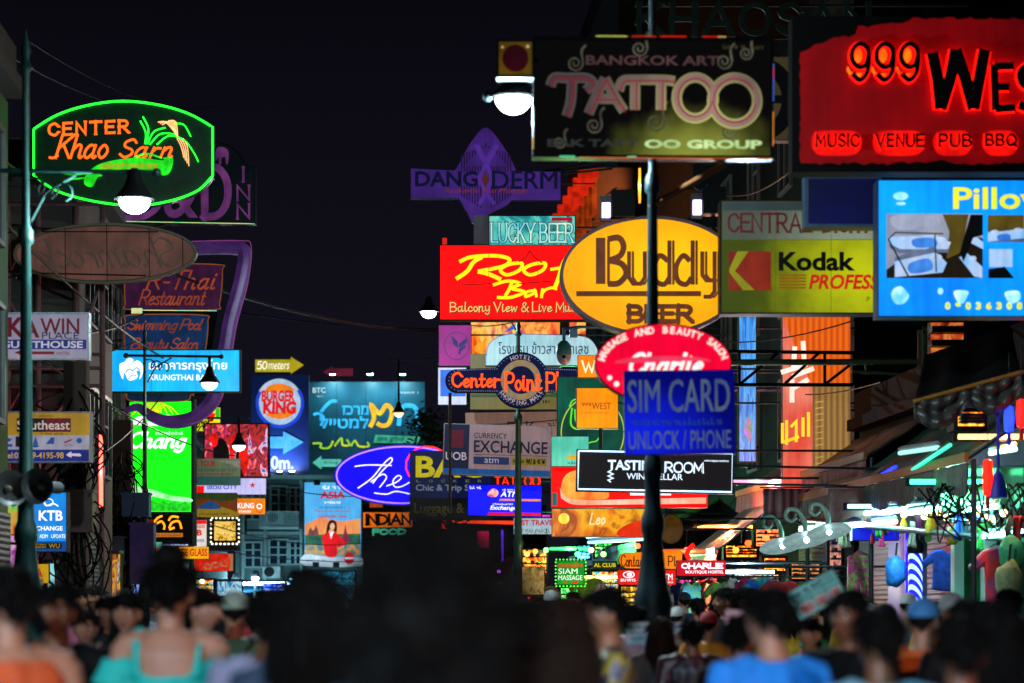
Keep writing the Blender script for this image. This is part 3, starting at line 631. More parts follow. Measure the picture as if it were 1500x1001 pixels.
# blue exchange board
S = Sign('lightbox_sign', 'sky blue upright money exchange board with white letters beside the loudspeakers', 'sign', (40, 722, 97, 808), 32.6, .25)
S.cab(DARK, grow=1); S.face(glow('#1e8ee0', 1.0, '#146cc8', 2), 0); L = S.b('lettering', wh); L.text('KTB', 57, 748, 92, 763, .025); L.text('EXCHANGE', 42, 771, 92, 777.5, .02); L.text('ATM   ADM   UPDATE', 42, 783, 96, 788.5, .01)
L.line([(62, 732), (68, 741), (78, 738), (86, 742)], 1.8, True); L.oring(72, 736, 6, 5, 1.4)
L = S.b('lower_panel', glow('#10488e', .9)); L.rect(40, 793, 97, 808); L = S.b('dark_plate', glow('#120c08', .8)); L.rect(43, 796, 91, 804)
L = S.b('plate_lettering', glow('#b08820', .8)); L.text('WESTERN', 45, 797, 68, 799.6, .02); L.text('UNION', 50, 800.6, 68, 803, .02); L.text('WU', 72, 796.8, 88, 803.2, .04); S.arms([735, 796], -1)

# henna board
S = Sign('painted_sign', 'yellow board reading HENNA in red letters low on the left', 'sign', (12, 826, 72, 855), 33, .06)
S.cab(DARK); S.face(glow('#d8a818', .8, '#b88a10'), .6); L = S.b('lettering', glow('#c01420', .9)); L.text('HENNA', 14, 833, 63, 846, .03); L = S.b('henna_pictures', blobs(['#6a4030', '#c09a70', '#2a1a18'], 9, .5)); L.rect(12, 848, 64, 857); S.arms([850], -1)

# tall green beer lightbox
S = Sign('lightbox_sign', 'tall glowing green beer lightbox with white script and a yellow fountain', 'sign', (190, 588, 280, 750), 52, .35)
S.cab(DARK, grow=1.5); S.face(glow('#10f010', 2.1, '#06c00c', 1.2), 0)
L = S.b('white_swash', glow('#d8ffe0', 1.0, '#60e860', 4)); L.poly(crv([(196, 713), (220, 717), (250, 726), (279, 730), (279, 736), (250, 733), (220, 727), (196, 726)], True, 4))
L = S.b('leaf_band', glow('#10a818', .9, '#2ce028', 12)); L.poly([(191, 728)] + [(191 + 8 * k, 731 + 4 * (k % 2) + k * .4) for k in range(12)] + [(279, 749), (191, 749)])
L = S.b('fountain', glow('#e8d818', 1.1))
for k in range(-4, 5): L.line([(228, 610), (228 + k * 4, 594 - 2 * (4 - abs(k))), (228 + k * 8.5, 604 + abs(k))], 1.3, True)
L = S.b('script_lettering', wh); L.stext('Chang', 192, 634, 272, 662, 5.4, slant=.28, gap=.1, nib=(.5, .6))
L = S.b('small_lettering', wh); L.text('ชาติไทยช้างน้ำแร่', 228, 632, 268, 637)
L = S.b('elephant_emblem', wh); L.poly(crv([(196, 622), (200, 612), (212, 611), (216, 618), (224, 617), (232, 622), (236, 612), (246, 608), (256, 613), (259, 622), (250, 619), (240, 624)], True, 4))
for u in (187, 283): b = MB(); x, z = S.loc(u, 0); b.cyl((x, .15, S.loc(0, 585)[1]), (x, .15, S.loc(0, 800)[1]), .06); b.build('side_rail', STEEL, S.root)
pass; S.arms([600, 735], -1)

# dark restaurant neon
S = Sign('neon_sign', 'black sign with orange brush neon script above an orange strip, under the green lightbox', 'neon sign', (211, 751, 281, 796), 51, .25)
S.cab(BLACK, grow=1); S.face(mat('#121016', .4), 0); oo = glow('#ff9010', 1.9, var=.1); L = S.b('neon_script', oo)
for pts in ([(212, 770), (217, 763), (222, 768), (218, 775), (230, 760), (238, 756)], [(226, 770), (236, 764), (241, 770), (240, 776)], [(247, 763), (252, 757), (262, 758)], [(248, 774), (252, 766), (262, 764), (266, 775)], [(248, 776), (256, 773)]): L.line(pts, 3, True)
L = S.b('strip', glow('#b86a18', 1.)); L.rect(212, 781, 268, 787); L = S.b('strip_lettering', mat('#201008')); L.text('STEAK BAR & RESTAURANT', 214, 782.3, 266, 786)
L = S.b('beer_glass', glow('#5c2010', .8)); L.poly([(214, 761), (226, 761), (225, 776), (217, 776)]); S.arms([760], -1)
S = Sign('lightbox_sign', 'narrow white strip sign with blue exchange lettering under the black brush script sign', 'sign', (222, 790, 276, 800), 53, .15)
S.cab(DARK); S.face(glow('#c8d0f0', .9), .5); L = S.b('lettering', glow('#2038c0', .9)); L.text('EXCHANGE', 226, 791.5, 272, 798.5, .03); S.arms([795], -1)
S = Sign('menu_board', 'pale teal picture menu board with a yellow dish, behind the woman with the bun', 'menu board', (210, 794, 238, 838), 50, .1)
S.cab(DARK); S.face(glow('#6cc8b8', .85, '#50a8a0', 3), .6); L = S.b('dish_picture', blobs(['#d8b020', '#e86818', '#70a830'], 10, .9)); L.poly(crv([(217, 806), (224, 799), (232, 803), (233, 811), (224, 814)], True)); L = S.b('lettering', glow('#1c6058', .6)); L.scrib(213, 817, 235, 821); L.scrib(216, 828, 230, 832); S.arms([800], -1)
S = Sign('banner', 'small yellow banner with red letters hanging in a red glow on the left', 'banner', (262, 801, 306, 819), 56, .05)
S.cab(DARK); S.face(glow('#f0b818', .95, '#e08c10'), .3); L = S.b('lettering', glow('#d01010', 1.)); L.text('GE GLASS', 264, 804, 304, 815, .03); S.arms([810], -1)
S = Sign('food_banner', 'red banner picturing sliced food rolls, left of the far grey house', 'banner', (281, 811, 342, 837), 60, .08)
S.cab(DARK); S.face(glow('#e02810', .95, '#a01008', 4), .4); L = S.b('food_pictures', glow('#d88858', .8, '#7c3018', 20))
for c in ((304, 830), (316, 828), (329, 826)): L.oring(c[0], c[1], 5, 3.6, 2.6, 20)
L = S.b('side_panel', glow('#c08858', .7)); L.poly([(334, 811.5), (341.5, 811.5), (341.5, 836.5), (336, 836.5), (338, 822)]); S.arms([820], -1)

# LED screen with dancers
S = Sign('led_screen', 'large LED screen showing red and magenta dancing figures', 'screen', (300, 622, 392, 698), 63, .35)
S.cab(DARK, grow=2, name='housing'); S.face(blobs(['#10060c', '#a00c14', '#e01418', '#16060c', '#c01060', '#ff5a20', '#e0d8ff', '#2030c0'], 3.4, 1.0, (1.3, 1, .8)), 0, name='screen')
red = glow('#ff1808', 1.1, '#a00a08', 4); dk = glow('#12060a', .5)
L = S.b('dancers', [dk, red]); L.m(0).poly(crv([(318, 690), (312, 662), (322, 642), (332, 650), (336, 668), (332, 692)], True)); L.poly(crv([(344, 696), (350, 640), (360, 655), (357, 696)], True))
L.m(1).poly(crv([(356, 694), (350, 668), (358, 652), (364, 668), (362, 690)], True)); L.poly(crv([(312, 655), (308, 640), (316, 634), (319, 650)], True)); L.poly(crv([(336, 660), (341, 636), (345, 640), (340, 672)], True))
S.arms([640, 690], -1)
# clutter behind the hook: coloured small boxes
S = Sign('lightbox_sign', 'small yellow and red box sign beside the tail of the purple hook', 'sign', (297, 597, 323, 620), 66, .2)
S.cab(DARK); S.face(glow('#f0e018', 1., '#c0d020'), .4); L = S.b('red_patch', glow('#f01810', 1.)); L.poly([(300, 618), (308, 605), (316, 606), (312, 618)]); L = S.b('green_patch', glow('#30c020', 1.)); L.rect(316, 598, 322, 612); S.arms([605], -1)
S = Sign('lightbox_sign', 'tiny yellow box sign above the left end of the LED screen', 'sign', (285, 612, 305, 632), 65, .2)
S.cab(DARK); S.face(glow('#d8d010', 1., '#88a010'), .4); L = S.b('lettering', glow('#5a1010', .8)); L.text('60', 294, 616, 303, 622, .03); S.arms([620], -1)
# tour board
S = Sign('painted_sign', 'faded green and cream tour board with red heading', 'sign', (281, 672, 352, 711), 59, .1)
S.cab(GREY); S.face(glow('#56684c', .7, '#46583e', 2, base=.5), .4); L = S.b('lower_band', glow('#1c5a56', .7)); L.rect(282, 698, 351.5, 710)
L = S.b('heading', glow('#8a1c24', .8)); L.text('S. TOUR', 286, 675, 316, 684, .035); L = S.b('lettering', glow('#1c4c4a', .7)); L.text('BUS & DOMESTIC AIR TICKET', 285, 687, 348, 691, .02); L = S.b('red_lettering', glow('#7a2a28', .7)); L.text('BUS-TRAIN-BOAT', 287, 693, 342, 697, .02)
L = S.b('picture', blobs(['#1c2c20', '#8a9078', '#2c4030'], 8, .5)); L.poly([(320, 675), (351, 675), (351, 685), (334, 682)]); S.arms([680, 706], -1)
S = Sign('lightbox_sign', 'white lightbox with a red star, blue script and a red end', 'sign', (283, 700, 390, 725), 64, .2)
S.cab(DARK); S.face(glow('#ccc8f4', .95, '#b0b0e4', 1.4), .4); L = S.b('red_end', glow('#f01010', 1.)); L.rect(284, 712, 299, 723); L = S.b('red_star', glow('#d01020', 1.))
L.poly([(370 + (5 if k % 2 == 0 else 2) * math.sin(k * math.pi / 5), 711 - (5 if k % 2 == 0 else 2) * math.cos(k * math.pi / 5)) for k in range(10)])
L = S.b('lettering', glow('#3858c8', .9)); L.text('เซเว่น CITY', 304, 709, 348, 717, .03); S.arms([712], -1)
S = Sign('painted_sign', 'brown and orange board with a blue car shape on a yellow hill', 'sign', (282, 722, 347, 758), 61, .1)
S.cab(DARK); S.face(glow('#7a3a10', .8, '#5c2c0c', 2), .4); L = S.b('green_top', glow('#34481c', .7)); L.poly(crv([(283, 723), (346, 723), (346, 732), (320, 734), (300, 730), (283, 732)], True, 3)); L = S.b('yellow_hill', glow('#90761c', .8)); L.poly(crv([(283, 757), (283, 750), (310, 740), (346, 750), (346, 757)], True, 3))
L = S.b('car_picture', glow('#1c4a7c', .8)); L.poly(crv([(290, 745), (298, 738), (308, 734), (318, 738), (324, 744), (316, 746)], True, 3)); L = S.b('lettering', glow('#2c1c08', .5)); L.scrib(290, 751, 336, 755); S.arms([740], -1)
S = Sign('lightbox_sign', 'orange lightbox with white lettering and a small face mark, left of the far grey house', 'sign', (346, 730, 389, 754), 66, .2)
S.cab(DARK); S.face(glow('#f08a18', 1., '#d86c10'), .4); L = S.b('lettering', wh); L.text('KUNG', 348, 737, 372, 745, .02); L.text('FOOD', 350, 748, 368, 751, .02); L.oring(380, 742, 3.5, 3.5, 1.4, 16); L = S.b('face_mark', glow('#c03010', 1.)); L.oring(380, 748, 4, 3, 1, 12, 180, 360); S.arms([740], -1)
S = Sign('lightbox_sign', 'narrow upright red and white lightbox with a red letter', 'sign', (284, 762, 303, 802), 62, .2)
S.cab(DARK); S.face(glow('#e0d8d0', .95, '#d0c0b0'), .3); L = S.b('red_top', glow('#f01818', 1.)); L.rect(284.4, 762.4, 302.6, 768); L = S.b('lettering', glow('#d01820', 1.)); L.text('B', 288, 776, 296, 785, .05); L.text('ซอย', 286, 769, 300, 774, .02); L = S.b('blue_lettering', glow('#3060c0', .8)); L.text('BEER', 287, 790, 300, 794, .02); S.arms([780], -1)
S = Sign('bulb_framed_screen', 'golden lit panel framed by round bulbs, on a brown ledge', 'screen', (313, 763, 346, 793), 70, .25)
S.cab(BLACK, grow=3); S.face(blobs(['#7c4a10', '#f0b830', '#ffe080', '#a06018'], 9, 1.), 1, name='screen'); L = S.b('bulbs', glow('#fff4d0', 2.5))
for k in range(7):
    for v in (759, 797): L.ell(311 + 6 * k, v, 1.6, n=10)
for k in range(6):
    for u in (309, 350): L.ell(u, 762 + 6.4 * k, 1.5, n=10)
b = MB(); x0, z0 = S.loc(303, 807); x1, z1 = S.loc(349, 799); b.box(x0, -.25, z0, x1, .3, z1); b.build('ledge', mat('#5a4038', .7), S.root); S.arms([780], -1)

# ================================================================== far end of the street
S = Sign('arrow_sign', 'yellow arrow sign pointing right with a white distance, on top of the burger billboard', 'sign', (373, 523, 445, 548), 96, .15)
sh = [(374, 527), (426, 527), (426, 523), (445, 535), (426, 548), (426, 545), (374, 545)]
S.cab(DARK, sh); S.face(glow('#c4b41c', .8, '#a09018', 1), shape=sh); L = S.b('lettering', glow('#fffce0', 1.1)); L.stext('50', 377, 530, 391, 541, 1.6, slant=.1); L.text('meters', 393, 531, 424, 541, 0, .3)
for u in (384, 396, 408, 420, 432): b = MB(); x, z = S.loc(u, 545); b.cyl((x, .08, z), (x, .08, z - .18), .03, n=6); b.build('stand', STEEL, S.root)
S = Sign('billboard', 'dark blue burger billboard with a round bun logo and a cyan arrow', 'billboard', (368, 549, 452, 697), 96, .3)
S.cab(STEEL, grow=.6); S.face(mat('#0e2a66', .4, var=.35, scale=1.2), 0)
L = S.b('logo_disc', glow('#d8ecff', .75, '#a8d0f0')); L.ell(409, 590, 34, 35)
L = S.b('logo_ring', glow('#2048d8', .85)); L.oring(410, 591, 33, 34, 5, 48, 150, 395)
L = S.b('bun', glow('#f08018', .95)); L.poly(crv([(388, 574), (396, 565), (410, 562), (424, 566), (431, 572), (410, 574)], True)); L.poly(crv([(390, 606), (410, 604), (431, 598), (428, 608), (414, 614), (398, 612)], True))
L = S.b('logo_lettering', glow('#e01820', .95)); L.text('BURGER', 383, 572, 432, 589, .05, .05); L.text('KING', 385, 588, 434, 607, .06, .05)
L = S.b('arrow', glow('#3aa8f0', .85, '#60c4f8')); L.poly([(392, 640), (415, 640), (415, 632), (445, 648), (415, 666), (415, 657), (392, 657)])
L = S.b('distance_lettering', glow('#d0ecff', .95)); L.text('50m.', 386, 668, 430, 688, .03)
for u in (394, 412, 430):
    b = MB(); x, z = S.loc(u, 694); b.box(x - .11, -.75, z - .1, x + .11, -.5, z + .04); b.cyl((x, -.55, z - .08), (x, 0, z - .25), .02, n=6); o = b.build('spotlight', DARK, S.root)
    b = MB(); b.quad((x - .1, -.74, z + .045), (x + .1, -.74, z + .045), (x + .1, -.5, z + .045), (x - .1, -.5, z + .045)); b.build('glass', glow('#c0d8ff', 420, var=0), o)
S = Sign('arrow_sign', 'dim pink arrow sign pointing left above the dark teal billboard', 'sign', (473, 537, 517, 553), 98, .12)
sh = [(473, 545), (487, 537), (487, 540), (517, 540), (517, 551), (487, 551), (487, 553)]
S.cab(DARK, sh); S.face(glow('#6a1c34', .8, '#541428'), shape=sh); S.arms([552], 1, reach=517)
b = MB(); x, z = S.loc(498, 551); b.cyl((x, .06, z), (x, .06, z - .5), .03); b.build('stand', STEEL, S.root)
S = Sign('billboard', 'wide dark teal billboard with cyan, yellow and orange foreign script and downlights', 'billboard', (453, 560, 622, 697), 97, .3)
S.cab(STEEL, grow=.6); S.face(mat('#10475a', .45, var=.4, scale=.9), 0)
cyn = glow('#3cc0f0', 1., '#2aa0e0'); L = S.b('script_lettering', cyn); L.text('זכרמ', 501, 594, 540, 608, .03); L.text('לייטמל'[::1], 468, 610, 540, 628, .03); L.line([(459, 608), (466, 606), (474, 612), (470, 624)], 4, True); L.line([(470, 604), (478, 594), (486, 588), (494, 588)], 5, True)
L.line([(584, 624), (588, 600), (598, 594), (610, 600), (612, 626)], 6.5, True)
L = S.b('orange_letter', glow('#f0a020', 1., '#d8d030', 3)); L.line([(542, 626), (548, 612), (544, 594), (556, 606), (566, 594), (574, 602), (570, 620), (560, 624), (552, 620)], 6.5, True)
L = S.b('yellow_script', glow('#d0d020', .95, '#60c040', 2)); L.line([(458, 650), (470, 650), (470, 656), (482, 656), (488, 646)], 3, True); L.line([(490, 654), (500, 642), (502, 652), (512, 652), (508, 644)], 3, True); L.line([(514, 654), (520, 646), (526, 654), (540, 654), (538, 648)], 3, True)
L = S.b('small_lettering', glow('#c0dce0', .9)); L.text('BTC', 458, 568, 477, 576, .02); L.scrib(464, 579, 474, 582); L.scrib(586, 573, 615, 577)
L = S.b('name_strip', glow('#48b890', .8, '#289078')); L.poly([(550, 637), (616, 640), (612, 650), (547, 649)]); L = S.b('strip_lettering', mat('#0a2420')); L.text('issta  group', 552, 639, 592, 648, .01, .2)
L = S.b('arrow', glow('#58c4b0', .9)); L.poly([(458, 678), (471, 668), (471, 673), (500, 673), (500, 684), (471, 684), (471, 688)]); L = S.b('arrow_lettering', glow('#1c5048', .5)); L.text('50 Meter', 474, 676, 496, 680)
L = S.b('sheet_seams', DARK)
for u in (493, 536, 580): L.line([(u, 561), (u, 696)], .5)
for u in (500, 555, 602):
    b = MB(); x, z = S.loc(u, 560); b.cyl((x - .3, .1, z), (x - .3, -.75, z + .3), .025, n=6); b.box(x - .42, -.85, z + .24, x - .18, -.65, z + .34); b.build('downlight', DARK, S.root)
    b = MB(); b.quad((x - .4, -.84, z + .235), (x - .2, -.84, z + .235), (x - .2, -.66, z + .235), (x - .4, -.66, z + .235)); b.build('downlight_glass', glow('#a0e8f0', 900, var=0), S.root)

S = Sign('poster', 'tall lit travel poster with a woman in a red jacket before temples at dusk', 'poster', (446, 707, 529, 830), 93.4, .12)
S.cab(STEEL, grow=.6); S.face(glow('#3c9ad8', .95, '#58b0e8', .8), 0)
L = S.b('dusk_glow', glow('#f0a058', .9, '#e87c50', 1.5)); L.poly([(447, 768), (470, 758), (500, 764), (528, 760), (528, 785), (447, 785)])
L = S.b('land', glow('#3c7a50', .8, '#1c4c50', 4)); L.poly([(447, 784), (528, 782), (528, 800), (447, 800)]); L = S.b('river', glow('#e8b040', .9, '#3c7890', 5)); L.poly([(447, 798), (528, 798), (528, 814), (447, 814)]); L = S.b('white_base', glow('#c8e0f0', .95)); L.poly(crv([(446.5, 829.5), (446.5, 812), (480, 816), (528.5, 818), (528.5, 829.5)], True, 3))
L = S.b('temples', glow('#8a5a50', .8, '#6c3c48', 6))
for u, h in ((455, 13), (463, 16), (459, 9)): L.poly([(u - 4, 785), (u - 2.5, 785 - h * .6), (u, 785 - h), (u + 2.5, 785 - h * .6), (u + 4, 785)])
L = S.b('spire', glow('#a02848', .8)); L.poly([(500, 795), (504, 780), (506, 768), (508, 780), (513, 795)])
L = S.b('jacket', glow('#e81420', 1.)); L.poly(crv([(474, 800), (472, 786), (479, 781), (489, 779), (500, 788), (506, 798), (496, 803), (494, 798), (493, 815), (478, 815)], True, 4))
L = S.b('hair', glow('#2c1210', .7)); L.poly(crv([(478, 784), (480, 768), (486, 762), (493, 766), (493, 780), (488, 777), (483, 776)], True, 4)); L = S.b('skin', glow('#e8b090', .95)); L.ell(487, 771.5, 3.6, 5.2, 20); L.poly([(495, 803), (504, 799), (505, 801), (496, 806)]); L = S.b('shirt', wh); L.poly([(483, 780), (489, 779), (485, 790)])
L = S.b('heading', glow('#c81428', 1.)); L.text('ASIA', 469, 720, 506, 731, .04); L = S.b('lettering', glow('#c03040', .8)); L.text('Myanmar Vietnam', 462, 747, 514, 751.5, .02); L.text('Cambodia Laos', 465, 754, 508, 758.5, .02)
L = S.b('white_lettering', wh); L.scrib(472, 711, 505, 717); L.scrib(476, 734, 500, 738); L = S.b('blue_lettering', glow('#205090', .8)); L.scrib(468, 742, 506, 745); L.scrib(450, 819, 478, 823)
L = S.b('round_badge', glow('#e01828', 1.)); L.ell(512, 818, 7.5, 9); L = S.b('badge_band', wh); L.rect(505.5, 817, 518.5, 819.5)
for u, v in ((464, 828), (494, 828), (466, 708), (498, 708)):
    b = MB(); x, z = S.loc(u, v); b.box(x - .12, -.6, z - .1, x + .12, -.4, z + .1); b.cyl((x, -.45, z), (x, .05, z), .03, n=6); b.build('spotlight', DARK, S.root)

S = Sign('neon_sign', 'tilted ultramarine oval neon sign with white script and a red neon spiral', 'neon sign', (490, 652, 690, 740), 74, .3, roll=-.5)
S.cab(mat('#0c0c40', .4), 'ell', grow=1); S.face(glow('#1208f0', 1.6, '#0c04c0', 1.2), 0, 'ell'); nw = glow('#e8e0ff', 1.8, var=.05)
L = S.b('neon_border', glow('#a070ff', 2.4, var=.1)); L.oring(590, 696, 97, 41.5, 2); L.line([(590 + 97 * math.cos(i * .131), 696 + 41.5 * math.sin(i * .131)) for i in range(48)], 2.0, closed=True, tube=True)
L = S.b('neon_script', nw)
for pts in ([(520, 683), (540, 681), (574, 682)], [(524, 715), (545, 700), (560, 682), (572, 671), (574, 676), (560, 690), (546, 708)], [(543, 706), (560, 695), (566, 700), (556, 714)], [(566, 712), (580, 707), (588, 700), (583, 697), (576, 704), (578, 713), (588, 713), (600, 707)], [(548, 722), (566, 724), (580, 720), (600, 724)]): L.line(pts, 1.6, True, tube=True)
L = S.b('red_spiral', glow('#ff2808', 2.6, var=.15)); L.line([(625 + r * math.cos(a), 684 + r * .9 * math.sin(a)) for r, a in ((6 + i * .62, i * .4) for i in range(52))], 2.2, tube=True); S.arms([700, 720], 1, reach=760)

S = Sign('lightbox_sign', 'orange Indian food sign with black letters above teal ones', 'sign', (532, 751, 604, 787), 80, .25)
S.cab(BLACK, grow=.5); L = S.b('orange_panel', glow('#f07a18', 1., '#d85c10')); L.rect(532, 751, 604, 773); L = S.b('black_lettering', mat('#080404')); L.stext('INDIAN', 537, 755, 601, 768, 3.6, serif=2.2); L = S.b('teal_lettering', glow('#48c8a0', 1.)); L.stext('FOOD', 547, 776, 594, 783, 3, serif=1.6)
L.m(0); S.arms([760], 1, reach=640)
S = Sign('lantern_box', 'small dim orange lit box above the Indian food sign', 'sign', (541, 731, 561, 744), 82, .2)
S.cab(DARK); S.face(glow('#c04818', .9, '#7c2c10', 5), .6); S.arms([738], 1, reach=604)

# ================================================================== SIGNS, middle and right
S = Sign('painted_sign', 'navy locker board with big yellow letters and grey lines below', 'sign', (601, 661, 720, 762), 60, .2)
S.cab(DARK, grow=.6); S.face(glow('#0c1440', .8, '#080e30', 1.5, base=.5), 0); L = S.b('lower_panel', glow('#05070c', .6)); L.rect(601.5, 730, 719.5, 761.5); L = S.b('yellow_lettering', glow('#c8b810', .85)); L.text('BAG', 609, 668, 710, 700, .03)
L = S.b('lettering', glow('#8090a0', .7)); L.text('Chic & Trip Store', 609, 710, 712, 722, .02); L = S.b('locker_lettering', glow('#788060', .6))
for i, c in enumerate('LOCKER'): L.text(c, 610 + 18 * i, 703, 616 + 18 * i, 707, .02)
L = S.b('dim_lettering', glow('#5a5428', .6)); L.text('Luggage & Bags', 607, 737, 716, 757, .01); S.arms([690, 750], 1)
S = Sign('lightbox_sign', 'beige currency exchange and atm board with a navy end panel, unlit', 'sign', (650, 623, 807, 697), 50, .25, roll=1.6)
S.cab(GREY, grow=.8); S.face(glow('#80686a', .8, '#685660', 1.2, base=.5), 0); L = S.b('navy_end', glow('#121a38', .8)); L.rect(650.4, 623.4, 687, 688); L = S.b('blue_base', glow('#144c8c', .8)); L.rect(650.4, 688, 806.6, 696.6)  # unlit board, its visible brightness painted as emission
L = S.b('red_tile', glow('#521026', .8)); L.rect(660, 632, 679, 658); L = S.b('end_lettering', glow('#b0a4b4', .8)); L.text('UOB', 653, 664, 684, 676, .015)
L = S.b('lettering', glow('#14183c', .6)); L.text('CURRENCY', 694, 635, 742, 643, .008); L.text('EXCHANGE', 694, 646, 802, 664, .018); L.rect(694, 666.5, 802, 667.2); L = S.b('atm_box', glow('#182a58', .8)); L.rect(694, 670, 746, 681); L = S.b('atm_lettering', glow('#a8a0a8', .8)); L.text('atm', 710, 671.5, 731, 679)
L = S.b('yellow_box', glow('#7c6c1c', .8)); L.rect(750, 670, 801, 681); L = S.b('box_lettering', mat('#0a0806')); L.text('WESTERN UNION', 752, 673, 768, 678, .02); L.text('WU', 771, 671.5, 779, 679.5, .05); L.text('$ € ¥', 781, 671.5, 799, 679.5, .04); S.arms([640], 1)
S = Sign('neon_sign', 'small red neon tattoo sign above the blue cash machine screen', 'neon sign', (719, 696, 793, 713), 62, .2)
S.cab(BLACK); S.face(mat('#2a0808', .4), .6); L = S.b('neon_lettering', glow('#ff2410', 2.6, var=.1)); L.stext('TATTOO', 725, 699, 790, 711, 1.5, tube=True, gap=.12); L.stext('TATTOO', 723.6, 698, 791.4, 712, .9, tube=True, gap=.12); S.arms([705], 1)
S = Sign('led_screen', 'vivid blue cash machine and exchange screen with a red base stripe', 'screen', (686, 711, 793, 756), 55, .25, roll=.8)
S.cab(DARK, grow=1.4, name='housing'); S.face(glow('#0c0cf8', 1.8, '#0808d8', 1), 0, name='screen'); L = S.b('lettering', wh); L.text('ATM', 733, 720, 760, 728, .04, .2); L.text('Exchange', 718, 741, 757, 749, .03, .2); L.scrib(688, 713, 705, 717); L.scrib(722, 737, 752, 740); L.scrib(736, 716, 758, 719)
L = S.b('red_stripe', glow('#e01428', 1.)); L.poly([(716, 751), (793, 751), (793, 755.6), (714, 755.6)]); L = S.b('orange_stripe', glow('#f08850', 1.)); L.poly([(732, 731), (792, 731), (792, 734), (731, 734)]); L = S.b('shell_emblem', glow('#f0d0c8', 1., '#e83048', 12)); L.poly(crv([(714, 724), (720, 717), (726, 717), (730, 722), (727, 728), (717, 728)], True)); S.arms([720, 748], 1)
S = Sign('painted_sign', 'white travel and mail parcel board with red and green lines, half behind a lamp post', 'sign', (752, 759, 817, 783), 58, .1)
S.cab(GREY); S.face(glow('#b8c8d4', .85, '#98b0c0'), .5); L = S.b('red_lettering', glow('#c81440', .9)); L.text('BEST TRAVEL', 753, 762, 815, 770, .03); L = S.b('green_lettering', glow('#1c7a3c', .8)); L.text('POST MAIL PARCEL', 753, 775, 806, 781, .015); L = S.b('violet_glow_strip', glow('#d040d0', 1.1)); L.rect(770, 754.5, 806, 757.5); S.arms([770], 1)

S = Sign('lightbox_sign', 'magenta square board with a navy leaf emblem', 'sign', (643, 477, 690, 536), 54, .3)
S.cab(DARK, grow=.6); S.face(glow('#a4148c', .85, '#8a1078', 1.5), 0); L = S.b('ring_mark', glow('#7c0e78', .8)); L.oring(669, 507, 18, 20, 2); L = S.b('leaf_emblem', glow('#141c70', .8))
for pts in ([(661, 492), (670, 500), (672, 511), (664, 505)], [(672, 504), (684, 495), (684, 502), (673, 511)], [(672, 512), (682, 505), (682, 510), (675, 515), (674, 520), (671, 519)]): L.poly(pts)
S.arms([490], 1)
S = Sign('lightbox_sign', 'white board with a blue panel under the magenta leaf board', 'sign', (642, 539, 683, 593), 53.4, .25)
S.cab(DARK, grow=.4); S.face(glow('#d0d8f0', .95), 0); L = S.b('blue_panel', glow('#1868e0', 1., '#1050c0')); L.rect(645, 542, 682, 581); S.arms([560], 1)
S = Sign('lightbox_sign', 'orange and red backlit picture of laughing faces under the red brush script sign', 'sign', (690, 470, 858, 522), 56, .3)
S.cab(DARK, grow=.6); S.face(blobs(['#8a1408', '#e8300c', '#ff8a18', '#ffd060', '#d82808', '#f06010'], 1.6, 1., (1, 1, .7)), 0); L = S.b('hand_picture', glow('#ffb038', 1., '#e87018', 5)); L.poly(crv([(694, 512), (700, 502), (702, 494), (706, 502), (714, 492), (712, 506), (718, 516), (706, 521)], True, 4)); L = S.b('faces', glow('#f8a848', 1., '#c84810', 9)); L.ell(790, 478, 9, 8); L.ell(765, 476, 7, 8); L = S.b('mullions', DARK); L.rect(758, 471, 762, 521); L.rect(820, 471, 834, 521); S.arms([480, 510], 1)
S = Sign('lightbox_sign', 'pale arched lightbox with a line of local script, behind the round neon sign', 'sign', (711, 489, 878, 536), 51, .3)
sh = [(711, 536)] + crv([(711, 525), (715, 506), (728, 494), (748, 489)], n=5) + crv([(845, 491), (864, 496), (875, 510), (878, 525)], n=5) + [(878, 536)]
S.cab(mat('#1c5088', .4), sh); S.face(glow('#b8dce0', .85, '#88b8c8', 1.2), shape=[(794 + (u - 794) * .985, 513 + (v - 513) * .96) for u, v in sh]); L = S.b('lettering', glow('#244868', .7)); L.text('โรงแรม ข้าวสาร พาเลซ', 730, 501, 862, 519, .005); L = S.b('crown_mark', glow('#2450c0', .9)); L.poly([(738, 488), (752, 475), (768, 488), (752, 483)]); S.arms([500], 1)
S = Sign('painted_sign', 'olive board with dark writing behind the round neon sign', 'sign', (689, 519, 822, 600), 52.4, .2)
S.cab(DARK, grow=.4); S.face(glow('#6c6030', .75, '#54502c', 1.3, base=.5), 0); L = S.b('purple_panel', glow('#6c5878', .7)); L.rect(780, 522, 802, 545); L = S.b('lettering', mat('#140c10')); L.scrib(780, 585, 806, 591); L = S.b('green_line', glow('#3c5c30', .7)); L.rect(690, 578, 821, 582); S.arms([590], 1)
S = Sign('neon_sign', 'navy roundel and bar neon sign with orange typewriter lettering and a beige ring', 'neon sign', (652, 514, 872, 599), 45, .25)
navy = mat('#0c1038', .35); C0 = (763, 557)
sh = [(C0[0] + 41 * math.cos(R(a)), C0[1] - 41 * math.sin(R(a))) for a in range(-152, -27, 6)]
sh = [(C0[0] + 41 * math.cos(R(a)), C0[1] - 41 * math.sin(R(a))) for a in range(206, 335, 8)] + [(858, 575)] + [(858 + 17 * math.cos(R(a)), 558 - 17 * math.sin(R(a))) for a in range(-80, 81, 20)] + [(C0[0] + 41 * math.cos(R(a)), C0[1] - 41 * math.sin(R(a))) for a in range(26, 155, 8)] + [(669 + 17 * math.cos(R(a)), 558 - 17 * math.sin(R(a))) for a in range(100, 261, 20)]
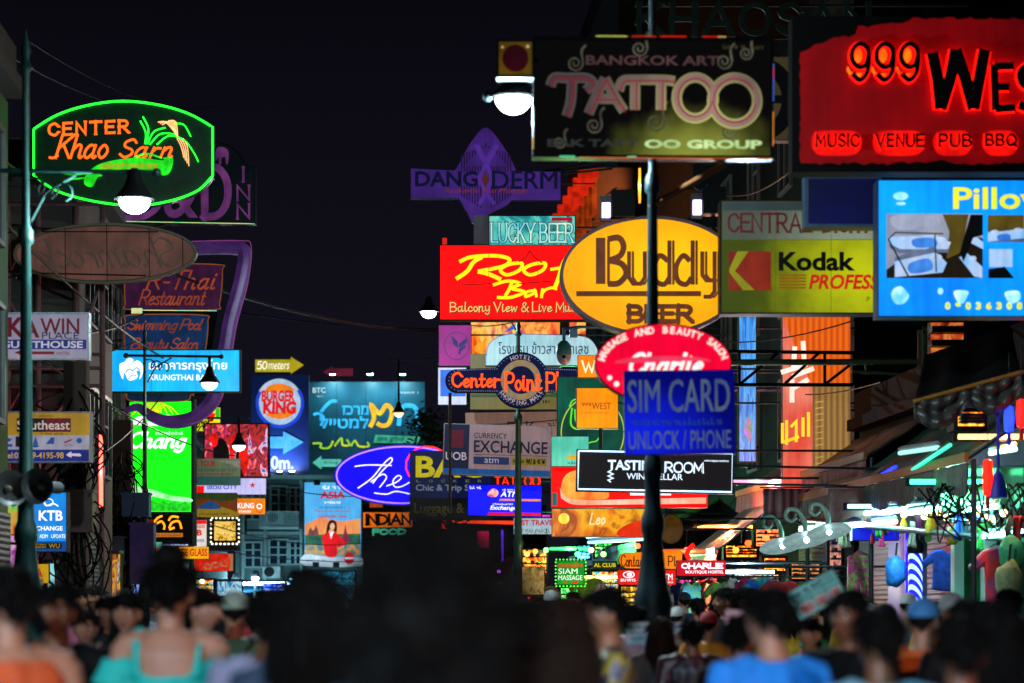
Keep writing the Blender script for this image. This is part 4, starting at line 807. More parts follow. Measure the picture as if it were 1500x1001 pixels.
S.cab(DARK, sh); S.face(glow('#0e1244', .8, '#0a0c34'), shape=[(763 + (u - 763) * .985, 557 + (v - 557) * .97) for u, v in sh]); L = S.b('beige_ring', glow('#8a7468', .8, '#a08858', 4)); L.oring(763, 557, 25, 25, 9)
L = S.b('bead_border', glow('#a8b4e0', .9)); sm = [(763 + (u - 763) * .95, 557 + (v - 557) * .9) for u, v in sh]
for i in range(len(sm)):
    a, c = sm[i], sm[(i + 1) % len(sm)]; n = max(1, int(math.hypot(a[0] - c[0], a[1] - c[1]) / 3.2))
    for j in range(n): L.ell(a[0] + (c[0] - a[0]) * j / n, a[1] + (c[1] - a[1]) * j / n, .62, n=6)
on = glow('#ff4a0c', 2.1, var=.12); L = S.b('neon_lettering', on, off=.06); L.stext('Center', 663, 547, 731, 567, 3.2, serif=1.8, gap=.16); L.stext('Point', 741, 547, 792, 572, 3.2, serif=1.8, gap=.16); L.stext('Plaza', 801, 547, 856, 572, 3.2, serif=1.8, gap=.16)
L = S.b('ring_lettering', glow('#b8a8a8', .8)); L.arctext('HOTEL', 763, 557, 31, 31, 112, 68, 6, 6, .02); L.arctext('SHOPPING MALL', 763, 557, 36, 36, 212, 328, 6, 5.6, .02); S.arms([545, 572], 1)
b = MB(); x, z = S.loc(659, 575); b.cyl((x, .1, z), (x, .1, z - 2.2), .03); b.build('hanger', STEEL, S.root)
S = Sign('painted_sign', 'tan board with thin serif capitals above the beige exchange board', 'sign', (682, 604, 822, 642), 53, .15, roll=-.8)
S.cab(DARK, grow=.4); S.face(glow('#8a6658', .75, '#745850', 1.2, base=.5), 0); L = S.b('lettering', mat('#180c10')); L.stext('EAK', 744, 619, 782, 634, 1.8, serif=1.8); L.scrib(802, 619, 814, 625); S.arms([612], 1)

S = Sign('lightbox_sign', 'red panel with yellow brush script roof bar lettering and cream small print', 'sign', (645, 360, 862, 468), 42, .3)
S.cab(BLACK, grow=1.5); S.face(glow('#f00404', 1.8, '#d80303', .9), 0); yl = glow('#f0e414', 1.1, var=.08); L = S.b('brush_lettering', yl)
L.line([(668, 409), (684, 398), (694, 384), (706, 377)], 6, True); L.line([(673, 384), (690, 377), (725, 375), (746, 380), (738, 390), (700, 398)], 5.4, True); L.line([(700, 398), (716, 402), (734, 410)], 6, True)
for cx in (749, 783): L.line([(cx - 16, 396), (cx - 4, 388), (cx + 15, 386), (cx + 12, 396), (cx - 6, 403)], 5, True, closed=True)
L.line([(838, 372), (826, 384), (818, 408), (812, 424)], 6, True); L.line([(806, 395), (836, 391)], 4.5, True)
L.line([(740, 434), (746, 424), (750, 414)], 5, True); L.line([(722, 418), (744, 412), (762, 416), (750, 423), (768, 428), (748, 436), (728, 436)], 4.6, True); L.line([(782, 426), (772, 428), (770, 435), (782, 430), (784, 426), (786, 436)], 4, True); L.line([(795, 423), (793, 437)], 4.4); L.line([(793, 432), (799, 425), (808, 422), (816, 424)], 4, True)
L = S.b('sheet_seams', glow('#b00404', 1.)); L.line([(716, 361), (716, 467)], .6); L.line([(788, 361), (788, 467)], .6)
L = S.b('roof_outline', glow('#5c0408', .9)); L.line([(760, 384), (770, 378), (776, 368), (783, 378), (794, 385)], 1.8); L.line([(674, 418), (720, 416)], 1.4); L.line([(760, 416), (812, 412)], 1.4)
L = S.b('small_print_shadow', mat('#300404')); L.stext('Balcony View & Live Music', 661, 445, 856, 462, 2.2, serif=1.2, gap=.18)
L = S.b('small_print', glow('#f0c870', 1.)); L.stext('Balcony View & Live Music', 660, 444, 855, 461, 1.8, serif=1.1, gap=.18); S.arms([380, 450], 1)
b = MB(); x, z = S.loc(651, 358); b.cyl((x, .1, z), (x, .1, z + .12), .04); b.build('red_beacon', glow('#c02010', 1.2), S.root)
S = Sign('lightbox_sign', 'turquoise beer lightbox with tall western lettering on top of the red panel', 'sign', (717, 317, 842, 359), 43, .6)
S.cab(BLACK, grow=1.2); S.face(blobs(['#0c4c54', '#1c8c94', '#3cc0b8', '#7ce0c8', '#105c70'], 2.4, .95), 0); L = S.b('letter_outline', mat('#06282c')); L.stext('LUCKY BEER', 720, 328, 839, 355, 4.6, serif=3.4, gap=.2); L = S.b('lettering', glow('#c8ecd0', 1., '#40b8d0', 3)); L.stext('LUCKY BEER', 720, 328, 839, 355, 2.6, serif=2.4, gap=.2)
L = S.b('red_scrap', glow('#b0102c', .9)); L.rect(808, 319, 838, 324); b = MB(); x0, z0 = S.loc(694, 359); x1, z1 = S.loc(715.5, 315); b.box(x0, .02, z0, x1, .5, z1); b.build('side_panel', glow('#4c4e58', .6, '#38343c', 2, base=.5), S.root); S.arms([330], 1)

S = Sign('cut_out_sign', 'purple cut-out sign of a pointed leaf crossing a bar with navy capitals', 'sign', (600, 186, 822, 326), 60, .25)
sh = [(601, 247), (666, 250)] + crv([(672, 240), (690, 208), (712, 186), (736, 212), (752, 240), (756, 251)], n=4) + [(822, 252), (822, 294), (750, 294)] + crv([(742, 302), (714, 316), (694, 327), (684, 312), (672, 291)], n=4) + [(601, 291)]
S.cab(mat('#20142c', .5), sh); S.face(glow('#4a2788', .72, '#361c66', 1.2, base=.5), shape=[(712 + (u - 712) * .99, 262 + (v - 262) * .985) for u, v in sh])  # sign has no light of its own; dim emission stands for lamplight
L = S.b('slats', glow('#2a1030', .6))
for k in range(-9, 10):
    h = 1 - abs(k) / 10.5
    for (c0, c1) in (((712 + 4 * k, 240 - 44 * h + 14), (712 + 4 * k, 226 - 10 * h)), ((712 + 4 * k, 244 + 0 * h), (712 + 4 * k, 252)), ((712 + 4 * k, 272), (712 + 4 * k, 284 + 26 * h))):
        if abs(k) > 1 or c0[1] < 215: L.line([c0, c1], 1.7)
L = S.b('cross_bands', glow('#5a30a4', .75)); L.line([(697, 212), (712, 240), (728, 212)], 8); L.line([(712, 240), (702, 262), (712, 282), (702, 300)], 6); L.line([(712, 240), (722, 262), (712, 282), (724, 300)], 6)
L = S.b('lettering', glow('#0a0f38', .7)); L.text('DANG', 608, 251, 700, 274, .03); L.text('DERM', 721, 251, 816, 277, .03); L = S.b('red_script', glow('#7c2c34', .8)); L.text('Authentic Thai Massage', 650, 276, 772, 285, .015, .3); L = S.b('diamond', glow('#5c2c20', .7)); L.poly([(705, 263), (711, 252), (717, 263), (711, 276)])
b = MB(); x, z = S.loc(822, 0)
for k in range(3): b.cyl((x - .8 + .4 * k, .3, S.loc(0, 252)[1]), (x + .9 + .2 * k, .3, S.loc(0, 236 + 4 * k)[1]), .03, n=6)
b.build('scaffold', mat('#14121e', .6), S.root); S.arms([268], 1, reach=872)

S = Sign('lightbox_sign', 'big yellow oval beer lightbox with brown double-stroke lettering', 'sign', (822, 318, 1089, 490), 31, .35)
S.cab(mat('#5c4048', .5), 'ell', grow=2); S.face(hot('#ffc60a', '#f09202', .1, .12, 1.05, 1.12, .6), 3, 'ell')
br = glow('#6c3618', .85, '#542810', 5); L = S.b('raised_lettering', [br, glow('#a05018', .4)], off=.05, thick=.045)  # opaque raised letters given brown emission to look lit
def dbl(pts, w=5, gp=6, sm=False):
    L.m(0).line(pts, w * 1.25, sm); L.line([(p[0] + gp * 1.15, p[1]) for p in pts], w * .7, sm)
dbl([(877, 417), (877, 350)], 7); L.line([(891, 417), (891, 352)], 4)
L.line([(890, 352), (906, 350), (913, 362), (908, 376), (892, 383)], 8.4, True); L.line([(892, 383), (910, 388), (917, 402), (906, 416), (890, 417)], 8.4, True)
dbl([(921, 370), (921, 408), (927, 417), (938, 417), (944, 408), (944, 370)], 4.4, 5)
L.line([(978, 384), (966, 376), (958, 392), (960, 412), (972, 418), (980, 408)], 7, True); dbl([(980, 418), (980, 354)], 4.6, 5)
L.line([(1010, 384), (1000, 376), (990, 392), (992, 412), (1004, 418), (1012, 408)], 7, True); dbl([(1014, 418), (1014, 354)], 4.6, 5)
dbl([(1028, 370), (1028, 404), (1034, 412), (1044, 412)], 4.4, 5); dbl([(1046, 370), (1046, 428), (1040, 436), (1030, 436)], 4.4, 5)
L.rect(844, 428, 1026, 435); L.stext('BEER', 921, 450, 1013, 472, 6.5, serif=2.2)
for u in (893, 1026):
    b = MB(); x, z = S.loc(u, 322 if u < 950 else 318); b.box(x + .02, -.16, z + .02, x + .32, .1, z + .36); b.cyl((x + .17, .05, z - .2), (x + .17, .05, z + .1), .025, n=6); b.build('floodlight', BLACK, S.root)
    b = MB(); b.box(x - .1, -.12, z + .02, x + .005, -.02, z + .2); b.build('floodlight_glass', glow('#e0d8ff', 3, var=0), S.root); b = MB(); b.box(x - .12, -.015, z - .02, x + .018, .05, z + .3); b.cyl((x - .05, 0, z + .3), (x + .1, 0, z + .42), .012, n=6); b.build('bracket', STEEL, S.root)
S.arms([345, 440], 1)

S = Sign('oval_sign', 'crimson oval massage and beauty sign with curved white capitals, on the right lamp post', 'sign', (872, 475, 1071, 590), 20.55, .16)
S.cab(mat('#5c0618', .4), 'ell', grow=1); S.face(glow('#ec0434', 1.3, '#c00328', 1.4), 1, 'ell'); L = S.b('curved_lettering', glow('#f4e8dc', 1., var=.08)); L.arctext('MASSAGE AND BEAUTY SALON', 971.5, 532.5, 86, 44, 171, 12, 10, 9.5, .035)
L = S.b('script_lettering', glow('#f8f0f0', 1., var=.05)); L.stext('Charlie', 924, 519, 1028, 548, 5.6, slant=.3, gap=.16); L.ell(893, 554, 3.6); L.ell(903, 563, 4); L = S.b('soft_band', glow('#f05068', .9, '#e03058')); L.poly(crv([(900, 532), (930, 524), (1010, 523), (1042, 530), (1010, 529), (940, 532)], True, 4))
b = MB(); x, z = S.loc(956, 532); b.cyl((x, .16, z), (x, .47, z), .03); b.build('bracket', STEEL, S.root)
S = Sign('painted_sign', 'deep blue phone card board with dull grey capitals, hung under the crimson oval', 'sign', (915, 543, 1076, 665), 20.2, .1, roll=-.8)
S.cab(mat('#0a0c30', .4), grow=.6); S.face(hot('#1022e8', '#05086c', -.32, -.2, .5, .95, .6), 0); gr = glow('#5c6e80', .78, '#44588c', 5); L = S.b('lettering', gr); L.text('SIM CARD', 920, 556, 1069, 604, .012); L.text('UNLOCK / PHONE', 920, 631, 1070, 658, .008); L = S.b('small_lettering', glow('#203c88', .8)); L.scrib(923, 613, 1064, 623)  # unlit board: blue pool of light painted into its emission
b = MB(); x, z = S.loc(956, 600); b.cyl((x, .1, z), (x, .75, z), .03); b.build('bracket', STEEL, S.root)
S = Sign('lightbox_sign', 'dark wine bar sign with a white tube frame, behind the lamp post', 'sign', (845, 661, 1074, 721), 34, .22, roll=1.1)
S.cab(DARK, grow=.8); S.face(glow('#180d10', .8, '#120a0c'), 0); cw = glow('#c0e0ff', 1.9, var=.06); L = S.b('tube_frame', cw); L.line([(847, 663), (1072, 663), (1072, 719), (847, 719)], 2.8, closed=True, tube=True)
L = S.b('lettering', glow('#d8ecff', 1.15, var=.05)); L.text('TASTING', 890, 675, 967, 690, .035); L.stext('ROOM', 974, 677, 1030, 692, 2, gap=.14); L.stext('ROOM', 976, 678.4, 1028, 690.6, .8, gap=.14); L.text('WINE CELLAR', 918, 694, 1000, 703, .03); L.line([(896, 690), (891, 693), (898, 696), (891, 699), (898, 702), (891, 705), (895, 708)], 2); L.text('wine.tapas.tastings', 1031, 672, 1067, 676, .02); S.arms([680, 706], 1)
S = Sign('lightbox_sign', 'dark green square sign with a lime neon circle and a lime neon cup figure', 'neon sign', (817, 553, 916, 665), 44, .3)
S.cab(mat('#5c4a2c', .5), grow=1.2); S.face(glow('#053428', .8, '#0a5c48', 1.3), 0); L = S.b('neon_circle', glow('#b4c848', .95, var=.1)); L.line([(868 + 46 * math.cos(i * .13), 634 + 53 * math.sin(i * .13)) for i in range(49)], 1.8, tube=True); L = S.b('neon_figure', glow('#60dc28', 1.1, var=.1))
L.line([(838, 598), (836, 620), (842, 628), (854, 628)], 2.6, True, tube=True); L.line([(834, 596), (838, 588), (846, 584)], 2, True, tube=True); L.line([(848, 612), (858, 612)], 2, tube=True); L.line([(856, 665 - 12), (866, 648), (874, 646), (882, 634)], 2, True, tube=True); L.line([(842, 600), (844, 618), (858, 620)], 2, True, tube=True); S.arms([570], 1)
S = Sign('lightbox_sign', 'plain amber lightbox with faint west lettering in front of the lime neon circle', 'sign', (845, 569, 905, 627), 40, .22)
S.cab(mat('#5c3008', .5), grow=1); S.face(glow('#ff9a08', 1., '#f08004', 1.4), 0); L = S.b('faint_lettering', glow('#b05c08', .9)); L.text('WEST', 867, 590, 895, 600, .03); L.text('999', 852, 590, 866, 596, .02); L.scrib(852, 603, 894, 606); b = MB(); x, z = S.loc(880, 628); b.cyl((x, .1, z), (x, .1, z - .38), .03); b.build('stem', STEEL, S.root); S.arms([590], 1)
S = Sign('lightbox_sign', 'small orange lightbox with a white capital W at the edge of the crimson oval', 'sign', (847, 521, 890, 553), 41, .2)
S.cab(DARK, grow=.8); S.face(glow('#ff8c10', 1., '#f07808'), 0); L = S.b('lettering', glow('#fff0c0', 1.1)); L.stext('WE', 853, 530, 886, 545, 3, serif=1.6); S.arms([540], 1)
S = Sign('lightbox_sign', 'pale turquoise strip sign just under the dark green square sign', 'sign', (808, 640, 862, 683), 37.6, .2)
S.cab(GREY, grow=.5); S.face(glow('#6cd8b8', .95, '#40b098', 1.5), 0); L = S.b('yellow_mark', glow('#e0a020', 1.)); L.poly(crv([(829, 672), (836, 667), (846, 668), (842, 673)], True, 3)); L = S.b('lettering', glow('#145c70', .8)); L.scrib(831, 676, 856, 680); S.arms([660], 1)
S = Sign('lightbox_sign', 'red lightbox with a flaming orange shape and a white sweep, under the wine bar sign', 'sign', (808, 684, 1036, 743), 38, .3)
S.cab(GREY, grow=.8); S.face(glow('#ee0604', 1.7, '#cc0402', 1.2), 0); L = S.b('flame_picture', glow('#ffb848', 1.05, '#f05010', 2.6)); L.poly(crv([(822, 720), (826, 700), (840, 690), (858, 692), (870, 706), (886, 712), (890, 730), (850, 732), (830, 730)], True)); L = S.b('white_sweep', glow('#f0c8b0', 1., '#e89870')); L.poly(crv([(820, 714), (826, 726), (836, 731), (868, 733)], n=4) + [(1034, 729), (1034, 738)] + crv([(868, 740), (838, 739), (822, 730)], n=4)); L = S.b('white_label', wh); L.rect(923, 721, 983, 726); L = S.b('teal_end', glow('#186c6c', .9)); L.rect(809, 722, 816, 741)
S.arms([700], 1)
S = Sign('lightbox_sign', 'amber and red backlit beer picture board under the red flame lightbox', 'sign', (809, 746, 946, 786), 37, .25)
S.cab(GREY, grow=.8); S.face(blobs(['#7c3c04', '#d07808', '#ffb818', '#e87c08', '#a03c08', '#f09010'], 1.7, 1.), 0); L = S.b('sun_spot', glow('#ffe860', 1.1, '#f8b818', 6)); L.ell(826, 760, 8, 8); L = S.b('red_corner', glow('#e03410', 1., '#c02008')); L.poly(crv([(905, 785), (912, 772), (945, 762), (945, 785)], True, 3)); L = S.b('script_lettering', glow('#ffe8b0', 1.)); L.stext('Leo', 864, 752, 886, 768, 2, slant=.3); S.arms([760], 1)
S = Sign('round_board', 'round ochre wooden board right of the lamp post', 'sign', (966, 754, 1000, 796), 36, .1)
S.cab(mat('#2a1a10', .6), 'ell', grow=1); S.face(glow('#5c3a0c', .7, '#402808', 5, base=.5), 0, 'ell'); S.arms([775], 1, reach=1100)

# ---- low shop signs
S = Sign('neon_sign', 'green bulb-edged massage shop sign with red arrows', 'sign', (816, 822, 856, 857), 43, .15)
S.cab(DARK); S.face(glow('#14a828', .9, '#0c8020'), .4); L = S.b('lettering', glow('#e0ffd8', 1.1)); L.text('SIAM', 818, 833, 846, 841, .03); L.text('MASSAGE', 818, 843, 853, 850, .03); L = S.b('red_lettering', glow('#e82c10', 1.)); L.text('นวดแผนไทย', 817, 824, 853, 831, .02); L.poly([(824, 852), (830, 851), (830, 855)]); L.poly([(836, 853), (844, 851), (848, 853), (844, 855.5)]); L = S.b('bulbs', glow('#60ff40', 2.2))
for k in range(9): L.ell(815 + 5.2 * k, 820, 1.3, n=8); L.ell(815 + 5.2 * k, 859, 1.3, n=8)
for k in range(7): L.ell(814, 824 + 5.2 * k, 1.3, n=8); L.ell(858, 824 + 5.2 * k, 1.3, n=8)
S.arms([830], 1)
S = Sign('lightbox_sign', 'long orange pill-shaped sign with thin red lettering behind the lamp post base', 'sign', (905, 809, 1000, 834), 40, .15)
sh = [(917, 833)] + crv([(910, 830), (906, 821), (910, 812), (917, 810)], n=4) + [(996, 806), (1000, 812), (999, 834)]
S.cab(DARK, sh); S.face(glow('#f88c14', 1., '#e87408', 2), shape=[(952 + (u - 952) * .985, 821 + (v - 821) * .97) for u, v in sh]); L = S.b('lettering', glow('#701008', .8)); L.stext('Contact Point', 910, 813, 972, 830, 1.7, gap=.12); L.stext('Pl', 979, 815, 990, 829, 1.7, gap=.2); S.arms([825], 1)
S = Sign('lightbox_sign', 'red cash machine sign with a white globe mark behind the lamp post base', 'sign', (905, 835, 990, 857), 39.5, .15)
S.cab(DARK); S.face(glow('#e82010', 1., '#d01808'), .4); L = S.b('lettering', wh); L.text('ATM', 966, 841, 985, 850, .02); L.text('ธนาคาร', 909, 848, 931, 852, .02); L.oring(921, 842, 8, 4.4, 1.6, 24); L.ell(922, 842, 4, 3, 16); L.text('EXCHANGE', 966, 852, 986, 854.5); S.arms([845], 1)
S = Sign('lightbox_sign', 'red boutique hostel sign with white letters and a hook of red neon above', 'sign', (991, 821, 1063, 844), 36.5, .15)
S.cab(DARK); S.face(glow('#d0081c', 1., '#b80618'), .4); L = S.b('lettering', wh); L.stext('CHARLIE', 999, 826, 1058, 832.5, 2.2, serif=1.3); L.text('BOUTIQUE HOSTEL', 1004, 836, 1060, 841, .03); L = S.b('red_hook', glow('#ff1c10', 1.3)); L.line([(1010, 820), (1006, 812), (1011, 803), (1017, 798)], 7, True); S.arms([830], 1)
S = Sign('painted_sign', 'yellow lettered shop sign over a green lit stall right of the massage sign', 'sign', (868, 822, 904, 834), 42.5, .1)
S.cab(DARK); S.face(glow('#143818', .8), .3); L = S.b('lettering', glow('#d8c020', 1.)); L.text('AL CLUB', 870, 825, 902, 831, .03); S.arms([828], 1)

# ---- upper right
S = Sign('lightbox_sign', 'large black tattoo sign with swirling ornament, outlined letters and a reflective frame', 'sign', (783, 60, 1129, 230), 20.7, .2, roll=.35)
S.cab(BLACK, grow=1); S.face(hot('#98a040', '#0b0a0b', .36, -.5, .5, .85, .62), 0)  # lower-right pool of light painted into the face emission
L = S.b('swirls', glow('#6a6854', .75, '#3a3830', 5))
for (u, v, r) in ((842, 94, 12), (936, 72, 12), (1060, 90, 12), (1092, 78, 10), (870, 185, 12), (960, 180, 14), (1068, 192, 12), (820, 210, 9)):
    L.line([(u + (r * (1 - i / 15)) * math.cos(i * .8), v + (r * (1 - i / 15)) * math.sin(i * .8)) for i in range(14)], 2.6, True); L.line([(u + r, v), (u + r * .8, v - r * 1.5), (u + r * 1.3, v - r * 2.2)], 3.4, True)
L = S.b('letter_halo', hot('#c4c470', '#54504a', .45, -.2, .7, .9, .7)); hw = 20  # outline and fill brightened toward the painted light
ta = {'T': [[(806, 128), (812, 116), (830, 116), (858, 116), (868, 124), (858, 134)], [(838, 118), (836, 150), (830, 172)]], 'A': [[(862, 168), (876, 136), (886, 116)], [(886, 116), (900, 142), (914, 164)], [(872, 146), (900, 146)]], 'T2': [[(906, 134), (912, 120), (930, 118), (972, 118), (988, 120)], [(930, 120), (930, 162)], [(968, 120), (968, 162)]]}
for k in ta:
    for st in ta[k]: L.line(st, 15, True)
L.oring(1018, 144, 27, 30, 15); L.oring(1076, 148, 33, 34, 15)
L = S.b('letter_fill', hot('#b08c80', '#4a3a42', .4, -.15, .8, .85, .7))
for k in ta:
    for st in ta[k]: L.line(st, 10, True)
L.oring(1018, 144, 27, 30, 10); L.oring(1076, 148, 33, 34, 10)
L = S.b('red_tubes', glow('#8a1818', .9))
for k in ta:
    for st in ta[k]: L.line([(u + 2.4, v + 2) for u, v in st], 1.8, True)
L.oring(1018, 144, 25, 28, 1.8, 40, 30, 350); L.oring(1076, 148, 31, 32, 1.8, 40, 30, 350)
L = S.b('top_lettering', glow('#6c4a4c', .75, '#4a3438')); L.text('BANGKOK ART', 858, 83, 1052, 97, .02); L = S.b('bottom_lettering_unlit', glow('#3c4240', .7)); L.text('EAK TATT', 802, 206, 936, 217, .035); L = S.b('bottom_lettering_lit', glow('#c8e4a0', 1., '#90b470', 2)); L.text('OO GROUP', 944, 206, 1116, 219, .045); L = S.b('small_lettering', glow('#5c5430', .6)); L.scrib(1058, 67, 1116, 73)  # bottom line: letters in the painted light brighter, the others darker
b = MB(); q = S.loc; f = 4 * S.s; x0, z0 = q(780, 233); x1, z1 = q(1132, 57)
for (a, c, d, e_) in ((x0, z0, x1, z0 + f), (x0, z1 - f, x1, z1), (x0, z0 + f, x0 + f, z1 - f), (x1 - f, z0 + f, x1, z1 - f)): b.box(a, -.06, c, d, .12, e_)
b.build('frame', mat('#8a9098', .22, .9), S.root)
rim = ['#ff2010', '#e8d060', '#30b890', '#4070e0', '#ff8a30']
for i, (a, c, d, e_, col) in enumerate(((872, 55.5, 918, 57, '#b8bc50'), (924, 55.5, 960, 57, '#c02c10'), (966, 55.5, 1004, 57, '#e01808'), (1028, 55.5, 1050, 57, '#e01408'), (1050, 55.5, 1062, 57, '#d8b060'), (820, 231, 842, 233, '#40b890'), (850, 233, 1130, 234.5, '#c8621c'), (919, 231, 932, 233, '#40c090'), (1131, 95, 1132.5, 150, '#4060c0'), (1131, 100, 1132.5, 118, '#e01808'), (1131, 165, 1132.5, 215, '#d88030'), (780.5, 160, 782, 205, '#b8d8d8'), (780.5, 205, 782, 222, '#c89020'))):
    L = S.b('rim_strip', glow(col, 1.0), off=.07); L.rect(a, c, d, e_)  # flat emissive strips of several colours along the frame
for u, k in ((1062, -1), (1005, 1)):
    b = MB(); x, z = S.loc(1010 + 55, 234); x2, z2 = S.loc(955, 296)
b.cyl((x, .2, z), (x2, .3, z2), .03); b.build('brace', mat('#a06a40', .5, .4), S.root)
b = MB(); x, z = S.loc(953, 220); b.cyl((x, .2, z), (x, .3, z), .05); b.build('clamp', STEEL, S.root)
S = Sign('square_sign', 'small square yellow sign with a maroon disc hung beside the black tattoo sign', 'sign', (727, 58, 783, 114), 20.6, .18)
S.cab(mat('#5c7478', .35, .5), grow=0); S.face(glow('#6c5010', .75, '#4c380c', 4, base=.5), 4); L = S.b('disc', glow('#3c0c18', .7, '#2a0810')); L.ell(755, 86, 19, 20); L = S.b('bulb_marks', glow('#b8a870', 1.)); L.ell(736, 70, 2, n=8); L.ell(773, 69, 2.4, n=10)
b = MB(); x, z = S.loc(783, 86); b.cyl((x - .02, .1, z), (x + .12, .15, z), .03); b.build('bracket', STEEL, S.root)
# halo lit bar sign: letters stand off a rusty red panel and light it from behind
S = Sign('halo_lit_sign', 'huge torn-edged red sign with black numerals and letters lit red from behind', 'sign', (1160, 24, 1560, 252), 22, .3)
S.cab(BLACK); random.seed(5)
ed = [(1172, 76), (1194, 66), (1214, 60), (1222, 56), (1252, 52), (1256, 40), (1280, 39), (1290, 34), (1330, 32), (1338, 28), (1556, 27), (1556, 236), (1400, 242), (1380, 236), (1340, 238), (1300, 240), (1172, 240)]
ed2 = []
for i in range(len(ed)):
    a, c = ed[i], ed[(i + 1) % len(ed)]; n = max(1, int(math.hypot(a[0] - c[0], a[1] - c[1]) / 7))
    for j in range(n): ed2.append((a[0] + (c[0] - a[0]) * j / n + random.uniform(-1.6, 1.6), a[1] + (c[1] - a[1]) * j / n + random.uniform(-2.2, 2.2)))
L = S.b('red_panel', glow('#820307', .78, '#480206', 1.6, base=.7)); L.poly(ed2)
halo = glow('#ff1004', 16, var=0); blk = mat('#050303', .6)
w_ = [[(1364, 80), (1372, 120), (1376, 162)], [(1376, 162), (1390, 118), (1398, 76)], [(1398, 76), (1412, 118), (1424, 162)], [(1424, 162), (1432, 120), (1440, 76)]]
e__ = [[(1454, 98), (1456, 164)], [(1454, 100), (1482, 99)], [(1456, 130), (1476, 130)], [(1456, 162), (1484, 160)]]
s__ = [[(1528, 104), (1510, 98), (1494, 108), (1498, 126), (1520, 134), (1526, 150), (1510, 162), (1490, 156)]]
LH = S.b('halo_tubes', halo, off=.03); LA = S.b('halo_backs', glow('#ff1006', 3, var=0), off=.04, thick=.01); LB = S.b('black_letters', blk, off=.06, thick=.03); LO = S.b('inner_glow', glow('#ff7a10', 1.2, '#ff3008', 4), off=.012)
for k in range(3):
    x0 = 1246 + 36 * k; LB.stext('9', x0, 67, x0 + 25, 120, 6.6); LA.stext('9', x0, 67, x0 + 25, 120, 9.4); LO.ell(x0 + 10, 82, 7, 11, 20); LO.poly(crv([(x0 - 4, 98), (x0 + 2, 108), (x0 + 16, 108), (x0 + 12, 114), (x0 + 2, 114), (x0 - 6, 104)], True, 3)); LH.stext('9', x0 + 3, 70, x0 + 22, 117, 2, tube=True)
for st in w_: LA.line(st, 20.5); LB.line(st, 17); LH.line(st, 5, tube=True)
for st in e__: LA.line(st, 14); LB.line(st, 11); LH.line(st, 3, tube=True)
for st in s__: LA.line(st, 15, True); LB.line(st, 12, True); LH.line(st, 3, True, tube=True)
for i, (t_, a, c) in enumerate((('MUSIC', 1194, 1256), ('VENUE', 1282, 1350), ('PUB', 1374, 1420), ('BBQ', 1442, 1486))):
    LB.stext(t_, a, 200, c, 217, 3.4, gap=.3); LA.stext(t_, a, 200, c, 217, 5.4, gap=.3)
LO2 = S.b('word_glow', glow('#f01008', 1.1, '#b80806', 3), off=.014)
for a, c in ((1188, 1262), (1278, 1354), (1366, 1424), (1438, 1492)): LO2.poly(crv([(a, 208), (a + 8, 194), ((a + c) / 2, 192), (c - 8, 194), (c, 208), (c - 8, 226), ((a + c) / 2, 229), (a + 8, 226)], True, 4))
S.arms([60, 200], 1, reach=1600)
S = Sign('lightbox_sign', 'vivid azure lightbox with yellow lettering and photos of beds', 'sign', (1287, 265, 1560, 463), 23.5, .3)
S.cab(mat('#1c2a44', .4), grow=1.5); S.face(glow('#0a7af8', 1., '#08a4ff', 1.0, var=.1), 0); L = S.b('lettering', glow('#c8e810', 1.1, '#e8d830', 3)); L.text('Pillow', 1396, 275, 1540, 307, .02)
for k, c in enumerate('090363084'): L.text(c, 1384 + 15 * k, 443, 1392 + 15 * k, 454, .06)
ph = [(1298, 314, 1439, 408), (1445, 315, 1500, 356), (1445, 362, 1500, 410), (1506, 315, 1556, 410)]
L = S.b('bed_photo', blobs(['#8c98b0', '#b0b4c8', '#7080a0'], 1.2, .8)); L.rect(*ph[0]); L = S.b('photo_floor', glow('#241c10', .7)); L.poly([(1298, 408), (1298, 396), (1345, 362), (1420, 345), (1439, 350), (1439, 408)])
L = S.b('photo_curtain', glow('#7c6820', .75, '#4c4018', 2)); L.poly([(1380, 315), (1418, 315), (1408, 370), (1386, 380), (1390, 340)]); L.rect(1446, 316, 1499, 340)
L = S.b('photo_beds', glow('#7cb8f0', .95, '#b8c4e0', 3)); L.poly([(1302, 348), (1370, 345), (1392, 356), (1388, 366), (1318, 366), (1302, 358)]); L.poly([(1310, 384), (1370, 370), (1386, 386), (1380, 400), (1310, 407)]); L.poly([(1404, 378), (1416, 372), (1438, 392), (1438, 408), (1426, 406)]); L.poly([(1412, 352), (1430, 348), (1439, 356), (1439, 366)]); L.poly([(1446, 342), (1499, 336), (1499, 355), (1446, 355)]); L.rect(1448, 366, 1482, 392)
L = S.b('photo_shading', glow('#586890', .7, '#8090b0', 3)); L.poly([(1302, 358), (1318, 366), (1388, 366), (1388, 371), (1316, 372), (1302, 364)]); L.poly([(1310, 384), (1310, 378), (1368, 362), (1372, 370)]); L.poly([(1446, 355), (1499, 350), (1499, 356), (1446, 356)])
L = S.b('photo_pillows', glow('#d8e8ff', .9, '#98b4e0', 6)); L.ell(1376, 352, 9, 4, 16); L.ell(1316, 350, 8, 3.4, 16); L.ell(1370, 378, 9, 5, 16); L.ell(1424, 380, 5, 4, 14); L.ell(1456, 341, 6, 3, 14); L.ell(1490, 338, 6, 3, 14)
